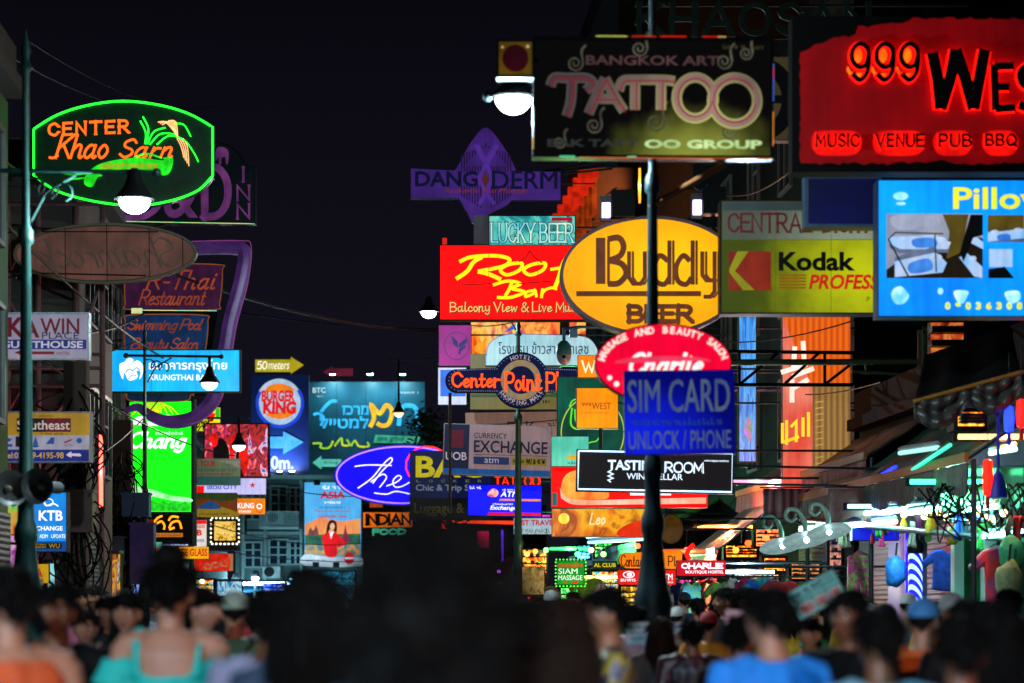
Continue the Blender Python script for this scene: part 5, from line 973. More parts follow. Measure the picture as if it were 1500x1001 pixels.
L = S.b('photo_wall_light', glow('#c8cce0', .8, '#9098b4', 2)); L.poly(crv([(1306, 318), (1350, 317), (1374, 320), (1370, 334), (1330, 338), (1308, 334)], True, 4)); L = S.b('photo_blanket', glow('#2868c8', .9, '#4890e8', 4)); L.poly(crv([(1336, 352), (1366, 350), (1370, 362), (1340, 364)], True, 4)); L.poly(crv([(1330, 388), (1358, 380), (1364, 396), (1334, 402)], True, 4)); L.poly(crv([(1460, 346), (1476, 344), (1478, 353), (1462, 354)], True, 4))
L = S.b('photo_dark', glow('#0c0c10', .5)); L.line([(1300, 352), (1330, 408)], 2.4); L.line([(1300, 352), (1310, 342), (1380, 344)], 1.8); L.poly([(1420, 316), (1438, 316), (1438, 346), (1424, 350), (1410, 385), (1404, 372)]); L.line([(1368, 345), (1370, 400)], 2); L.poly([(1446, 409), (1446, 396), (1470, 392), (1484, 409)])
L = S.b('pale_icons', glow('#c8f4ff', 1.1, '#60c8ff', 8)); L.ell(1318, 289, 11, 6, 20); L.ell(1318, 300, 7, 2.4, 16); L.poly(crv([(1304, 434), (1308, 424), (1318, 421), (1326, 428), (1330, 436), (1322, 446), (1310, 446)], True)); L.poly(crv([(1396, 428), (1416, 428), (1414, 438), (1408, 446), (1400, 442)], True)); L.ell(1376, 428, 4, 5, 14); L.poly(crv([(1470, 430), (1490, 428), (1492, 440), (1478, 446)], True)); S.arms([300], 1, reach=1620)
S = Sign('lightbox_sign', 'dark blue unlit panel in a grey frame left of the azure lightbox', 'sign', (1184, 262, 1286, 328), 24, .25)
S.cab(mat('#3c5068', .4, .3), grow=5); S.face(glow('#060a44', .8, '#040628', 1.5), 0); S.arms([270], 1, reach=1600)  # unlit panel given a faint emission of its own
S = Sign('lightbox_sign', 'green-yellow film shop lightbox with a red square mark and black and red lettering', 'sign', (1057, 295, 1300, 458), 26, .3)
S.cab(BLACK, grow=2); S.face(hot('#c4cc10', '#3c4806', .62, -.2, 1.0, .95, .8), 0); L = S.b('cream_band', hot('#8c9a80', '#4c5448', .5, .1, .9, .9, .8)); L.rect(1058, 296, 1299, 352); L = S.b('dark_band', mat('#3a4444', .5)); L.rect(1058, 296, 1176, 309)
L = S.b('sheet_seams', glow('#4c5408', .8)); L.line([(1136, 296), (1136, 457)], .7); L.line([(1217, 296), (1217, 457)], .7); L.line([(1058, 352), (1299, 352)], .8)
L = S.b('serif_lettering', glow('#5c1424', .75)); L.stext('CENTRAL', 1067, 314, 1188, 340, 3.4, serif=2.6); L.stext('DIGITAL', 1206, 316, 1298, 340, 3.4, serif=2.6)
L = S.b('red_square', glow('#641404', .8, '#8c2408', 3)); L.rect(1067, 369, 1129, 426); L = S.b('mark_rays', glow('#8c8c0c', .85)); L.poly([(1080, 369), (1096, 369), (1076, 398), (1105, 426), (1088, 426), (1068, 400), (1068, 394)]); L = S.b('black_lettering', mat('#0a0a04')); L.text('Kodak', 1140, 370, 1252, 398, .035); L = S.b('red_lettering', glow('#c8140c', .9)); L.text('PROFESSIONAL', 1184, 403, 1366, 425, .03, .2)
L = S.b('speed_lines', glow('#8a5008', .8))
for k in range(5): L.rect(1140, 403 + 4.6 * k, 1180, 405.4 + 4.6 * k)
L = S.b('small_letter', mat('#141404')); L.text('P', 1268, 436, 1273, 443, 0, .2); S.arms([320, 440], 1, reach=1560)
S = Sign('round_logo_sign', 'dim tan square sign with a broken black ring right of the tattoo sign', 'sign', (1100, 84, 1180, 205), 28, .2)
S.cab(BLACK, grow=1); S.face(glow('#463a20', .6, '#383018', 2, base=.5), 0); L = S.b('black_ring', mat('#060606', .5)); L.oring(1112, 146, 44, 50, 22, 48, -178, 178); L.rect(1110, 140, 1180, 152); S.arms([100], 1, reach=1500)
S = Sign('roof_sign', 'barely lit dark green serif letters along the top of the right-hand building', 'sign', (928, -6, 1420, 62), 36, .2)
L = S.b('lettering', glow('#031410', .5, '#020e0a'), thick=.05); L.stext('KHAOSAN', 936, 8, 1272, 50, 8, serif=5, gap=.3)
b = MB(); x0, z0 = S.loc(930, 56); x1, z1 = S.loc(1420, 52); b.box(x0, .05, z0, x1, .12, z1); x0, z0 = S.loc(930, 8); x1, z1 = S.loc(1420, 5); b.box(x0, .05, z0, x1, .12, z1); b.build('rail', DARK, S.root)
# lit wall panel with hanging script
S = Sign('wall_sign', 'orange lit cladding panel with white and yellow glowing brush characters', 'sign', (1146, 462, 1246, 718), 39.7, .25)
S.cab(DARK); L = S.b('cladding', stripes('#f06a18', '#c84c10', 3.2, 'X', k=1.)); L.rect(1146.5, 462.5, 1245.5, 566); L = S.b('lower_cladding', stripes('#a87c40', '#7c5830', 3.2, 'X', k=.9)); L.rect(1190, 566, 1245.5, 717); L = S.b('red_edge', glow('#e04838', .9, '#f08870', 1.2)); L.poly([(1146.5, 462.5), (1160, 500), (1190, 566), (1190, 717), (1146.5, 717)])
L = S.b('white_characters', glow('#ffe8d8', 1.15))
S.arms([480, 600, 700], 1)
for st in ([(1164, 508), (1162, 540)], [(1176, 500), (1178, 534)], [(1144, 546), (1182, 534)], [(1160, 552), (1192, 540)], [(1160, 556), (1160, 590)], [(1160, 570), (1184, 556)]): L.line(st, 7)
L = S.b('yellow_characters', glow('#ffd028', 1.2))
for st in ([(1146, 620), (1146, 650)], [(1152, 616), (1152, 652)], [(1158, 626), (1166, 618), (1166, 648)], [(1176, 612), (1176, 640)], [(1184, 604), (1184, 640)], [(1148, 648), (1170, 640)]): L.line(st, 4.4)
L = S.b('brick_lines', glow('#e8c060', .8))
for k in range(12): L.line([(1194, 590 + 9 * k), (1206, 588 + 9 * k)], 1)
S = Sign('led_wall', 'narrow upright strip of flickering sky blue LED wall', 'screen', (1083, 455, 1107, 676), 44, .3)
S.cab(DARK, grow=1, name='housing'); S.face(blobs(['#0c3c90', '#2c8cf0', '#60c0ff', '#1c60d0', '#3098f0'], 3.2, .95, (2.4, 1, .25)), 0, name='screen'); S.arms([480, 660], 1); L = S.b('pink_patch', glow('#d868d8', 1., '#40a040', 5)); L.poly(crv([(1090, 630), (1096, 610), (1102, 626), (1098, 648)], True))
for S in SIGNS: S.done()

# ================================================================== STREET LAMPS
def lamp_post(label, u, Y, H, side, arm_v, lamps, broad=.075, finial=True, col=POSTG, watts=800, tint=None, down=False):
    """ornate cast post; the arm carries hanging bell lamps at the given photo columns"""
    X = (u - CU) * Y / F; r = tag(empty('street_lamp', (X, Y, 0)), label, 'street lamp', 'ornate lamp posts down the street'); B = broad
    b = MB(); b.lathe([(0, 0), (B * 3.2, 0), (B * 3.2, .25), (B * 2.6, .32), (B * 2.4, .7), (B * 2.9, .78), (B * 2.7, .9), (B * 2.3, 1.5), (B * 2.45, 1.58), (B * 2.45, 1.68), (B * 2.1, 1.76), (B * 1.7, 1.9), (B * 1.25, 2.2), (B * 1.5, 2.26), (B * 1.5, 2.36), (B * 1.1, 2.44), (B * 1.0, 2.7), (B * 1.2, 2.74), (B * 1.2, 2.84), (B * .92, 2.9), (B * .62, H * .75), (B * 1.0, H * .75 + .03), (B * 1.0, H * .75 + .14), (B * .55, H * .75 + .2), (B * .48, H), (B * .9, H + .04), (B * .4, H + .12), (B * .7, H + .2), (0.004, H + .42)], 20); b.build('post', col, r, True)
    za = EYE + (HV - arm_v) * Y / F; xs = [(l[0] - u) * Y / F for l in lamps]; xe = max(xs, key=abs); sg = 1 if xe > 0 else -1
    b = MB(); b.cyl((-sg * .35, 0, za), (xe + sg * .22, 0, za - .02), .024, n=8); b.ball((-sg * .35, 0, za), .05); b.ball((xe + sg * .22, 0, za - .02), .045); b.build('arm', col, r, True)
    b = MB()
    for k in range(3): b.ring([(sg * (.08 + .14 * k) + sg * .1 * math.cos(t), 0, za - .16 - .03 * k + .09 * math.sin(t)) for t in [i * .55 - 1.2 for i in range(10)]], .014, 6)
    b.ring([(sg * .05, 0, za - .5), (sg * .2, 0, za - .22), (sg * .5, 0, za - .04)], .016, 6); b.build('scroll_bracket', col, r, True)
    for (lu, lv, kk) in lamps:
        x = (lu - u) * Y / F; zl = EYE + (HV - lv) * Y / F; h = za - zl; rb = .155
        b = MB(); b.lathe([(.012, h), (.03, h - .02), (.03, .3), (.06, .27), (.075, .2), (.1, .13), (.15, .06), (.195, 0), (.2, -.012), (.175, -.01), (.12, .05)], 20); o = b.build('lamp_shade', DARK, r, True); o.location = (x, 0, zl)
        b = MB(); n = 8; b.lathe([(rb * math.cos(i * math.pi / 2 / n), -.016 - rb * .85 * math.sin(i * math.pi / 2 / n)) for i in range(n + 1)], 18); o2 = b.build('lamp_globe', glow('#eafcff' if kk > 3 else '#ffd8b8', kk, var=0), r, True); o2.location = (x, 0, zl)
        if watts: ld = bpy.data.lights.new('lamp_light', 'SPOT' if down else 'POINT'); ld.energy = watts * kk / 34; ld.color = tint or ((.7, .93, 1) if kk > 6 else (1, .8, .62)); ld.shadow_soft_size = .05
        if down: ld.spot_size = R(166); ld.spot_blend = .12
        lo = bpy.data.objects.new('lamp_light', ld); COL.objects.link(lo); lo.parent = r; lo.location = (x, 0, zl - rb * .85 - .07)
    return r
lamp_post('tall teal lamp post on the left carrying two loudspeakers and a white-lit lamp', 38, 24, 6.9, 1, 250, [(197, 291, 34)], .078)
lamp_post('dark lamp post in front of the cyan bank lightbox with a warm bell lamp', 212, 45, 6.4, 1, 521, [(307, 560, 5)], .06)
lamp_post('thick blue-lit lamp post in front of the yellow oval and wine bar signs', 956, 21, 6.9, -1, 138, [(752, 142, 34)], .067, col=mat('#0a2c34', .45, .1, var=.4))
lamp_post('lamp post rising behind the orange lettered roundel sign with a white-lit lamp', 759, 49, 7.0, -1, 448, [(628, 456, 30)], .085)
lamp_post('far slim lamp post by the teal billboard with a dim amber bell lamp', 658, 70, 7.0, -1, 526, [(584, 604, 1.2)], .06)
lamp_post('distant lamp post with a pale bell lamp in front of the LED screen', 281, 57, 5.6, 1, 612, [(350, 652, 4)], .06)

lamp_post('added unseen lamp post behind the camera on the left, lighting the crowd', 4100, -5, 6.0, 1, 3930, [(3700, 3780, 34)], .07, tint=(.5, .8, 1), watts=8000, down=True)  # unseen lamp with a blue tint, added to light the crowd
lamp_post('added unseen lamp post behind the camera on the right, lighting the crowd', -2100, -5, 6.2, -1, 4060, [(-1700, 3900, 34)], .07, tint=(1, .55, .45), watts=3000, down=True)  # second lamp added behind the viewpoint, reddish light for the crowd
# loudspeakers on the left post
for u, v, rot, lb in ((63, 713, -20, 'grey horn loudspeaker facing the crowd on the left lamp post'), (10, 716, 35, 'white horn loudspeaker turned left at the frame edge')):
    r = tag(empty('loudspeaker', P(u, v, 23.7), R(rot)), lb, 'loudspeaker'); r.rotation_euler = (R(90), 0, R(rot))
    b = MB(); b.lathe([(.0, -.1), (.03, -.1), (.05, -.02), (.1, .06), (.175, .1), (.18, .11), (.165, .1), (.09, .045), (.03, -.02)], 22); b.build('horn', mat('#55585a', .5, .2), r, True)
    b = MB(); b.lathe([(0, -.02), (.04, -.02), (.03, .06), (0, .08)], 14); b.build('driver_cone', mat('#b0a890', .5), r, True)
    b = MB(); b.cyl((0, 0, -.1), (0, 0, -.3), .06, n=14); b.build('driver', mat('#4c5054', .5), r, True)
    b = MB(); s = (38 - u) * 23.7 / F; b.cyl((0, -.03, -.15), (s * .9, -.03, -.2), .014, n=6); b.build('bracket', STEEL, r)
# security camera
r = tag(empty('security_camera', P(826, 522, 43)), 'teal dome security camera on a bracket in front of the pale arched lightbox', 'camera')
b = MB(); b.lathe([(0.01, .28), (.06, .27), (.12, .2), (.135, .1), (.135, .02)], 18); b.build('housing', mat('#3c7c70', .4), r, True)
b = MB(); b.ball((0, 0, .02), .13, .13, .18, 18, 10); b.build('dome', mat('#9a8a8c', .3), r, True); b = MB(); b.ball((0, -.115, -.02), .035); b.build('lens', BLACK, r, True)
b = MB(); b.cyl((0, 0, .27), (0, 0, .5), .03, n=8); b.cyl((0, 0, .48), ((850 - 826) * 43 / F, 0, .52), .03, n=8); b.box(.1, -.1, .34, .24, .1, .48); b.cyl((.29, 0, .52), (2.4, .1, .5), .025, n=8); b.build('bracket', mat('#5c8098', .4, .4), r)

# ================================================================== UTILITY POLES, CABLES
def util_pole(label, u, Y, H, w, boxes, seed):
    r = tag(empty('utility_pole', ((u - CU) * Y / F, Y, 0)), label, 'utility pole'); b = MB(); b.box(-w, -w * .8, 0, w, w * .8, H); b.build('pole', mat('#4a3a30', .85, var=.35, scale=3, streak=True), r)
    for x in (-.1, .1):
        b = MB(); b.lathe([(0, 0), (.04, 0), (.06, .05), (.03, .08), (.055, .12), (0.01, .18)], 10); o = b.build('insulator', mat('#8c7c70', .3), r, True); o.location = (x, 0, H)
    for (x, z, bw, bh, col) in boxes:
        b = MB(); b.box(x - bw, -w * .8 - .32, z, x + bw, -w * .8 - .003, z + bh); b.box(x - bw - .02, -w * .8 - .34, z + bh, x + bw + .02, -w * .8 - .004, z + bh + .04); b.box(x - bw * .8, -w * .8 - .335, z + .06, x + bw * .8, -w * .8 - .322, z + bh - .06); b.build('meter_box', mat(col, .5, .2), r)
    rg = random.Random(seed); b = MB()
    for k in range(34):     # tangled drooping loops of old cable
        z = rg.uniform(H * .5, H - .6); a = rg.uniform(-.5, .1); c = rg.uniform(0, .55); d = rg.uniform(.3, 1.5)
        b.ring(crv([(a * .4, -w * .8 - .06, z), (a * 1.4, -w - rg.uniform(.1, .35), z - d * .5), (rg.uniform(-.25, .25), -w - .2, z - d), (c, -w - rg.uniform(.1, .3), z - d * .4), (c * .3, -w * .8 - .06, z + .1)], n=4), .013, 5)
    b.build('cable_loops', BLACK, r); return r
util_pole('brown utility pole wrapped in black cable loops under the guesthouse board', 112, 34, 5.2, .16, [(0, 2.6, .3, .55, '#4a342c')], 1)
util_pole('utility pole with violet meter boxes in front of the green beer lightbox', 180, 45, 5.0, .17, [(.42, 1.95, .22, 1.1, '#4a2c78'), (-.1, 2.3, .2, .5, '#3a3a58'), (.3, 3.2, .25, .4, '#3a4a70')], 2)
rg = random.Random(8)
cables = [((0, 228), (60, 236), 30, 40, .02), ((0, 320), (330, 560), 30, 60, .02), ((0, 480), (345, 668), 31, 52, .012), ((0, 300), (640, 485), 38, 75, .03), ((330, 455), (650, 482), 80, 84, .02), ((0, 75), (290, 160), 34, 60, .012), ((40, 60), (320, 155), 36, 64, .01), ((60, 480), (210, 460), 34, 45, .02), ((100, 690), (250, 560), 34, 50, .012), ((280, 690), (640, 720), 62, 90, .016), ((282, 760), (560, 790), 62, 92, .014), ((284, 800), (660, 806), 62, 92, .014), ((640, 575), (830, 560), 70, 44, .012), ((690, 622), (1000, 580), 52, 46, .012), ((990, 495), (1250, 470), 38, 30, .01), ((1060, 285), (1180, 230), 34, 26, .012), ((1000, 260), (1110, 300), 44, 36, .014), ((1090, 560), (1290, 560), 46, 34, .012), ((760, 470), (640, 460), 49, 60, .012), ((845, 780), (1060, 760), 48, 40, .014), ((0, 505), (200, 500), 33, 47, .014), ((1080, 655), (1110, 655), 45, 44, .02), ((20, 330), (240, 330), 37, 40, .025)]
lab = ['high left', 'left', 'sloping left', 'long', 'sky', 'top left', 'thin top left', 'post to post', 'rising', 'mid', 'lower mid', 'lowest mid', 'centre', 'tan board', 'right', 'upper right', 'brace side', 'truss side', 'lamp to lamp', 'stall', 'guesthouse', 'short', 'oval']
for i, (a, c, Ya, Yc, rad) in enumerate(cables):
    p, q = P(*a, Ya), P(*c, Yc); sag = .06 + .012 * (q - p).length
    b = MB(); b.ring([p.lerp(q, t / 14) + Vector((0, 0, -sag * 4 * (t / 14) * (1 - t / 14))) for t in range(15)], rad, 6)
    tag(b.build('overhead_cable', BLACK), 'black overhead cable sagging across the night street', 'cable', 'overhead cables across the street')

# ================================================================== RIGHT-HAND STALLS
def slab4(b, p, t=.04):
    """sloping sheet through four points with thickness"""
    p = [Vector(x) for x in p]; n = (p[1] - p[0]).cross(p[3] - p[0]).normalized() * t
    b.add(p + [x - n for x in p], [(0, 1, 2, 3), (7, 6, 5, 4), (0, 1, 5, 4), (1, 2, 6, 5), (2, 3, 7, 6), (3, 0, 4, 7)])
def awning(label, Ya, Yb, xo, zo, zi, sheet, edge, valance=None, frin=None, posts=True, xi=None):
    """roof from the building line out over the pavement; xo metres out"""
    r = tag(empty('awning', (xr(Ya), Ya, 0), TH), label, 'awning'); Ln = (Yb - Ya); b = MB(); x1 = -.02 if xi is None else xi; ni, nj = 10, max(12, int(Ln * 3)); top = []; sd = Vector((Ya, 0, 0))
    for j in range(nj + 1):
        for i in range(ni + 1):
            t, y = i / ni, Ln * j / nj; sag = .05 * math.sin(math.pi * t) * abs(math.sin(y * 2.6)) if 0 < j < nj else 0
            top.append(Vector((-xo + (x1 + xo) * t, y, zo + (zi - zo) * t - sag + (.035 * noise.noise(Vector((t * 3, y * 1.6, 0)) + sd) if 0 < i < ni else 0))))
    n_ = len(top); b.v = top + [p - Vector((0, 0, .03)) for p in top]; w_ = ni + 1
    for j in range(nj):
        for i in range(ni): a = j * w_ + i; b.f += [[a, a + 1, a + w_ + 1, a + w_], [n_ + a, n_ + a + w_, n_ + a + w_ + 1, n_ + a + 1]]
    for j in range(nj):
        for e_ in (0, ni): a = j * w_ + e_; b.f.append([a, a + w_, n_ + a + w_, n_ + a])
    for i in range(ni):
        for e_ in (0, nj): a = e_ * w_ + i; b.f.append([a, a + 1, n_ + a + 1, n_ + a])
    b.mi = [0] * len(b.f); b.build('roof_sheet', sheet, r)
    b = MB(); b.box(-xo - .05, 0, zo - .09, -xo - .003, Ln, zo + .02); b.build('edge_strip', edge, r)
    if valance:
        b = MB(); n = int(Ln / .16); vs = []; fs = []
        for i in range(n + 1):
            y = Ln * i / n; w = .03 * math.sin(i * 1.9); vs += [(-xo - .02 + w * .3, y, zo - .095), (-xo - .03 + w, y, zo - .42 - .05 * math.sin(i * .7)), (-xo - .012 + w, y, zo - .42 - .05 * math.sin(i * .7)), (-xo - .002 + w * .3, y, zo - .095)]
        for i in range(n): a = 4 * i; fs += [(a, a + 4, a + 5, a + 1), (a + 2, a + 6, a + 7, a + 3), (a + 1, a + 5, a + 6, a + 2)]
        b.add(vs, fs); b.build('valance', valance, r, True)
    if posts:
        for y in (0.1, Ln - .1):
            b = MB(); b.cyl((-xo + .08, y, .13), (-xo + .08, y, zo - .05), .035, n=8); b.build('post', STEEL, r)
        b = MB()
        for k in range(int(Ln / 1.2) + 1): b.cyl((-xo, min(Ln - .03, 1.2 * k + .03), zo - .05), (-.03, min(Ln - .03, 1.2 * k + .03), zi - .05), .02, n=6)
        b.build('rafters', STEEL, r)
    return r
awning('long dark awning with an orange edge and striped valance over the bright stalls', 27.3, 38.2, 1.2, 3.3, 4.1, mat('#5c8474', .45, var=.5, scale=4), mat('#b8702c', .5), stripes('#6c7468', '#2c3c40', 5, 'Y'))
awning('higher awning with a rusty edge and red fringe below the orange cladding panel', 34.5, 47, .9, 3.75, 4.3, mat('#7c5438', .6, var=.5, scale=4), mat('#a8642c', .5), stripes('#a04048', '#503038', 4, 'Y'))
awning('green lit awning over the far massage stall', 56, 76, 1.9, 3.0, 4.0, mat('#2c8c50', .45, var=.4, scale=3), mat('#2c9c50', .5), stripes('#205c38', '#123c24', 4, 'Y'))
awning('small tilted awning with a glittering skirt right of the hostel sign', 42, 46, 2.0, 2.55, 3.4, mat('#3c3430', .6, var=.4), mat('#70a0a0', .4), stripes('#a8b8b8', '#48585c', 7, 'Y'), xi=-.9, posts=False)
# swagged black tarpaulin
r = tag(empty('tarpaulin', P(1415, 560, 27)), 'black swagged tarpaulin hung in folds above the right-hand stalls', 'tarpaulin'); k = 27 / F; b = MB(); nu, nv = 48, 14; vs = []; fs = []
for j in range(nv + 1):
    for i in range(nu + 1):
        t = i / nu; s = j / nv; u = 1338 + 160 * t; sw = abs(math.sin(math.pi * t * 2)); v = 590 - 44 * t + s * (24 + 26 * sw)
        vs.append(((u - 1415) * k, -.06 * s + .05 * math.sin(s * 11 - sw * 4) * sw + .02 * math.sin(t * 50), (560 - v) * k))
for j in range(nv):
    for i in range(nu): a = j * (nu + 1) + i; fs.append((a, a + 1, a + nu + 2, a + nu + 1))
b.add(vs, fs); o = b.build('valance_cloth', mat('#4a4644', .3, var=.4, scale=7, bump=.2), r, True); md = o.modifiers.new('thick', 'SOLIDIFY'); md.thickness = .012
b = MB(); vs = []; fs = []
for j in range(13):
    for i in range(25):
        t, q = i / 24, j / 12; p0 = Vector(((1338 + 160 * t - 1415) * k, .01, (560 - 590 + 44 * t) * k)); p1 = Vector(((1412 + 140 * t - 1415) * k, 2.6, (560 - 488 + 50 * t) * k)); p = p0.lerp(p1, q); p.z -= .09 * math.sin(math.pi * q) * (.5 + .5 * math.sin(t * 14)) ; vs.append(p)
for j in range(12):
    for i in range(24): a = j * 25 + i; fs.append((a, a + 1, a + 26, a + 25))
b.add(vs, fs); o = b.build('roof_sheet', mat('#1c1b1c', .4, var=.4, scale=5), r, True); md = o.modifiers.new('thick', 'SOLIDIFY'); md.thickness = .012
b = MB(); b.cyl((-77 * k, -.03, -29 * k), (83 * k, -.03, 15 * k), .025, n=8); b.build('rod', mat('#a8702c', .5), r)
# roof truss across to the orange panel
r = tag(empty('roof_truss', P(1080, 545, 38)), 'black steel truss and olive pipe spanning in front of the orange cladding panel', 'truss'); k = 38 / F
T = lambda u, v, y=0: ((u - 1080) * k, y, (545 - v) * k); b = MB()
for a, c in ((T(1050, 515), T(1250, 517)), (T(1050, 564), T(1250, 564))): b.cyl(a, c, .03, n=8)
for u in (1083, 1208, 1250): b.cyl(T(u, 515), T(u, 564), .025, n=8)
for a, c in ((T(1085, 562), T(1140, 517)), (T(1150, 562), T(1200, 517)), (T(1210, 562), T(1245, 535))): b.cyl(a, c, .024, n=8)
b.build('truss', BLACK, r); b = MB(); b.cyl(T(1064, 532, -.1), T(1366, 531, -.1), .05, n=10); b.cyl(T(1246, 545, -.1), T(1350, 552, -.1), .03, n=8); b.cyl(T(1268, 532, -.1), T(1268, 547, -.1), .03, n=8); b.ring(crv([T(1350, 640, -.12), T(1350, 500, -.12), T(1352, 488, -.12), T(1366, 484, -.12)], n=5), .09, 10); b.build('pipe', mat('#4c5a34', .5), r, True)
# patch of orange lit wall above the tarpaulin
r = tag(empty('lit_shop_front', P(1386, 520, 34)), 'narrow orange and red lit shop front glimpsed above the black tarpaulin', 'shop front'); k = 34 / F; b = MB(); b.box(-24 * k, 0, -50 * k, 26 * k, .2, 48 * k); b.build('frame', DARK, r); b = MB(); b.box(-23 * k, -.02, -49 * k, 25 * k, -.002, 47 * k); b.build('lit_panel', blobs(['#5c1408', '#c84418', '#f09040', '#d02c18', '#3c1008'], 3.2, .8), r)
b = MB()
for v in (-28, 10, 30): b.box(-26 * k, -.3, v * k, 40 * k, -.03, (v + 9) * k)
b.build('louvre', BLACK, r)

# fluorescent tubes under the awnings: each a housing and a lit tube
def tube_lamp(a, c, Ya, Yc, kk=26, col='#90f0e4', rad=.028):
    p, q = P(*a, Ya), P(*c, Yc); r = tag(empty('tube_lamp', (p + q) / 2), 'white fluorescent tube lamp burning under the right-hand awnings', 'tube lamp', 'fluorescent tubes under the awnings'); m = (p + q) / 2
    b = MB(); b.ring([p - m, q - m], rad, 8); b.build('tube', glow(col, kk, var=0), r, True); b = MB(); up = Vector((0, 0, rad + .025)); b.ring([p - m + up, q - m + up], .03, 4); b.build('batten', mat('#a0a8a8', .5), r)
for a, c, Ya, Yc in (((1172, 776), (1248, 770), 38, 34), ((1232, 772), (1312, 764), 34.5, 32), ((1268, 752), (1318, 748), 33, 31.5), ((1322, 746), (1366, 742), 32, 31), ((1330, 752), (1400, 742), 31, 29), ((1390, 750), (1460, 742), 29.5, 28), ((1118, 764), (1140, 758), 44, 42), ((1150, 756), (1170, 750), 41, 40), ((1180, 751), (1200, 745), 40, 39), ((1440, 786), (1496, 778), 28.5, 27.5)): tube_lamp(a, c, Ya, Yc)
tube_lamp((860, 787), (945, 778), 48, 45, 5, '#a8e4ff'); tube_lamp((862, 795), (945, 790), 48.5, 45.5, 3, '#80c8f0'); tube_lamp((1450, 664), (1488, 658), 28, 27.6, 4, '#c0fff0'); tube_lamp((1318, 664), (1374, 656), 30.5, 28, 1.2, '#a0e8e0')
# gooseneck dish lamps
def dish(u, v, Y, rr, first=[None]):
    if first[0] is None:
        r = empty('dish_lamp', (0, 0, 0)); b = MB(); b.lathe([(.0, .1), (.06, .1), (.09, .06), (.2, .04), (.42, -.02), (.43, -.035), (.4, -.03), (.18, .02), (0, .03)], 28); b.build('dish', glow('#b8dcd8', .55, '#90b8b8', 5), r, True)
        b = MB(); b.ring(crv([(0, 0, .08), (.02, 0, .3), (-.06, 0, .52), (-.22, 0, .56), (-.28, 0, .42), (-.2, 0, .34), (-.12, .02, .4), (-.06, .3, .56)], n=5), [.05 - .0008 * i for i in range(36)], 10); b.build('gooseneck', mat('#a0b8a8', .35, .2), r, True)
        b = MB(); b.ball((0, 0, -.04), .05); b.build('bulb', glow('#d8f4ff', 22, var=0), r, True); first[0] = r
    else: r = copy_tree(first[0])
    r.location = P(u, v, Y); s = rr / .43; r.scale = (s, s, s); r.rotation_euler = (R(-20), R(-8), R(rr * 60 - 20)); return r
for (u, v, Y, rr, lb) in ((1146, 797, 37, .36, 'farthest white dish lamp, its rim lowest, over the market'), (1181, 788, 34, .35, 'middle white gooseneck dish lamp over the market'), (1214, 777, 32, .3, 'nearest white gooseneck dish lamp, right of its two neighbours')): tag(dish(u, v, Y, rr), lb, 'dish lamp', 'white dish lamps in a row')
# horizontal pipe rail with hanging goods
r = tag(empty('hanging_rail', P(1320, 785, 31.5)), 'grey pipe rail under the long awning with hooks', 'rail'); b = MB(); p, q = P(1180, 762, 37) - r.location, P(1490, 792, 27.5) - r.location; b.ring([p, q], .035, 8); b.build('pipe', mat('#4c6068', .4, .4), r, True)
for k in range(9):
    b = MB(); c = p.lerp(q, (k + .5) / 9); b.ring([(c.x, c.y, c.z), (c.x, c.y, c.z - .1), (c.x + .04, c.y, c.z - .15), (c.x + .07, c.y, c.z - .1)], .008, 5); b.build('hook', STEEL, r)
# string of bulbs
bl = None
for k in range(16):
    p = P(1305, 748, 33).lerp(P(1470, 758, 28), k / 15); p.z += .05 * math.sin(k * 2.2)
    if bl is None:
        bl = empty('bulb', p); b = MB(); b.ball((0, 0, 0), .045, n=10, m=6); b.build('glass', glow('#ffe49a', 5, var=0), bl, True); b = MB(); b.cyl((0, 0, .04), (0, 0, .1), .02, n=8); b.build('socket', DARK, bl); o = bl
    else: o = copy_tree(bl)
    o.location = p; tag(o, 'small warm light bulb strung under the long awning', 'bulb', 'bulbs strung under the awning')
# barber pillar
r = tag(empty('barber_pillar', (P(1341, 850, 35)[0], 35, .13)), 'glowing blue and white striped LED barber pillar between red shutters', 'barber pillar'); b = MB(); b.lathe([(0, 0), (.16, 0), (.16, .5), (.11, .55)], 20); b.build('base', DARK, r, True)
def spiral(a, c): 
    key = 'spiral'; m, n, l, bs = _new(key); t = n.new('ShaderNodeTexCoord'); w = n.new('ShaderNodeTexWave'); w.bands_direction = 'DIAGONAL'; w.inputs['Scale'].default_value = 4.2; l.new(t.outputs['Object'], w.inputs['Vector']); rr = n.new('ShaderNodeValToRGB'); rr.color_ramp.interpolation = 'CONSTANT'; rr.color_ramp.elements[0].color = lin(a) + (1,); rr.color_ramp.elements[1].color = lin(c) + (1,); rr.color_ramp.elements[1].position = .5; l.new(w.outputs[0], rr.inputs[0]); l.new(rr.outputs[0], bs.inputs['Emission Color']); bs.inputs['Emission Strength'].default_value = 1.5; bs.inputs['Base Color'].default_value = (.02, .02, .1, 1); return m
b = MB(); b.lathe([(.105, .55), (.105, 2.2)], 20); b.build('lit_tube', spiral('#1408ff', '#b8e8ff'), r, True); b = MB(); b.lathe([(.11, 2.2), (.13, 2.22), (.13, 2.4), (0, 2.5)], 20); b.build('cap', STEEL, r, True)
r = tag(empty('lit_wall_panel', (xr(35.2) - .1, 35.2, .13), TH), 'violet lit panel on the wall left of the barber pillar', 'wall panel'); b = MB(); b.box(-.06, 0, .2, 0, 1.35, 2.5); b.build('panel', glow('#5c0c90', .8, '#3c0870', 1.5), r); b = MB(); b.box(-.09, .0, .2, -.062, .06, 2.5); b.build('blue_edge', glow('#2010ff', 1.5), r)
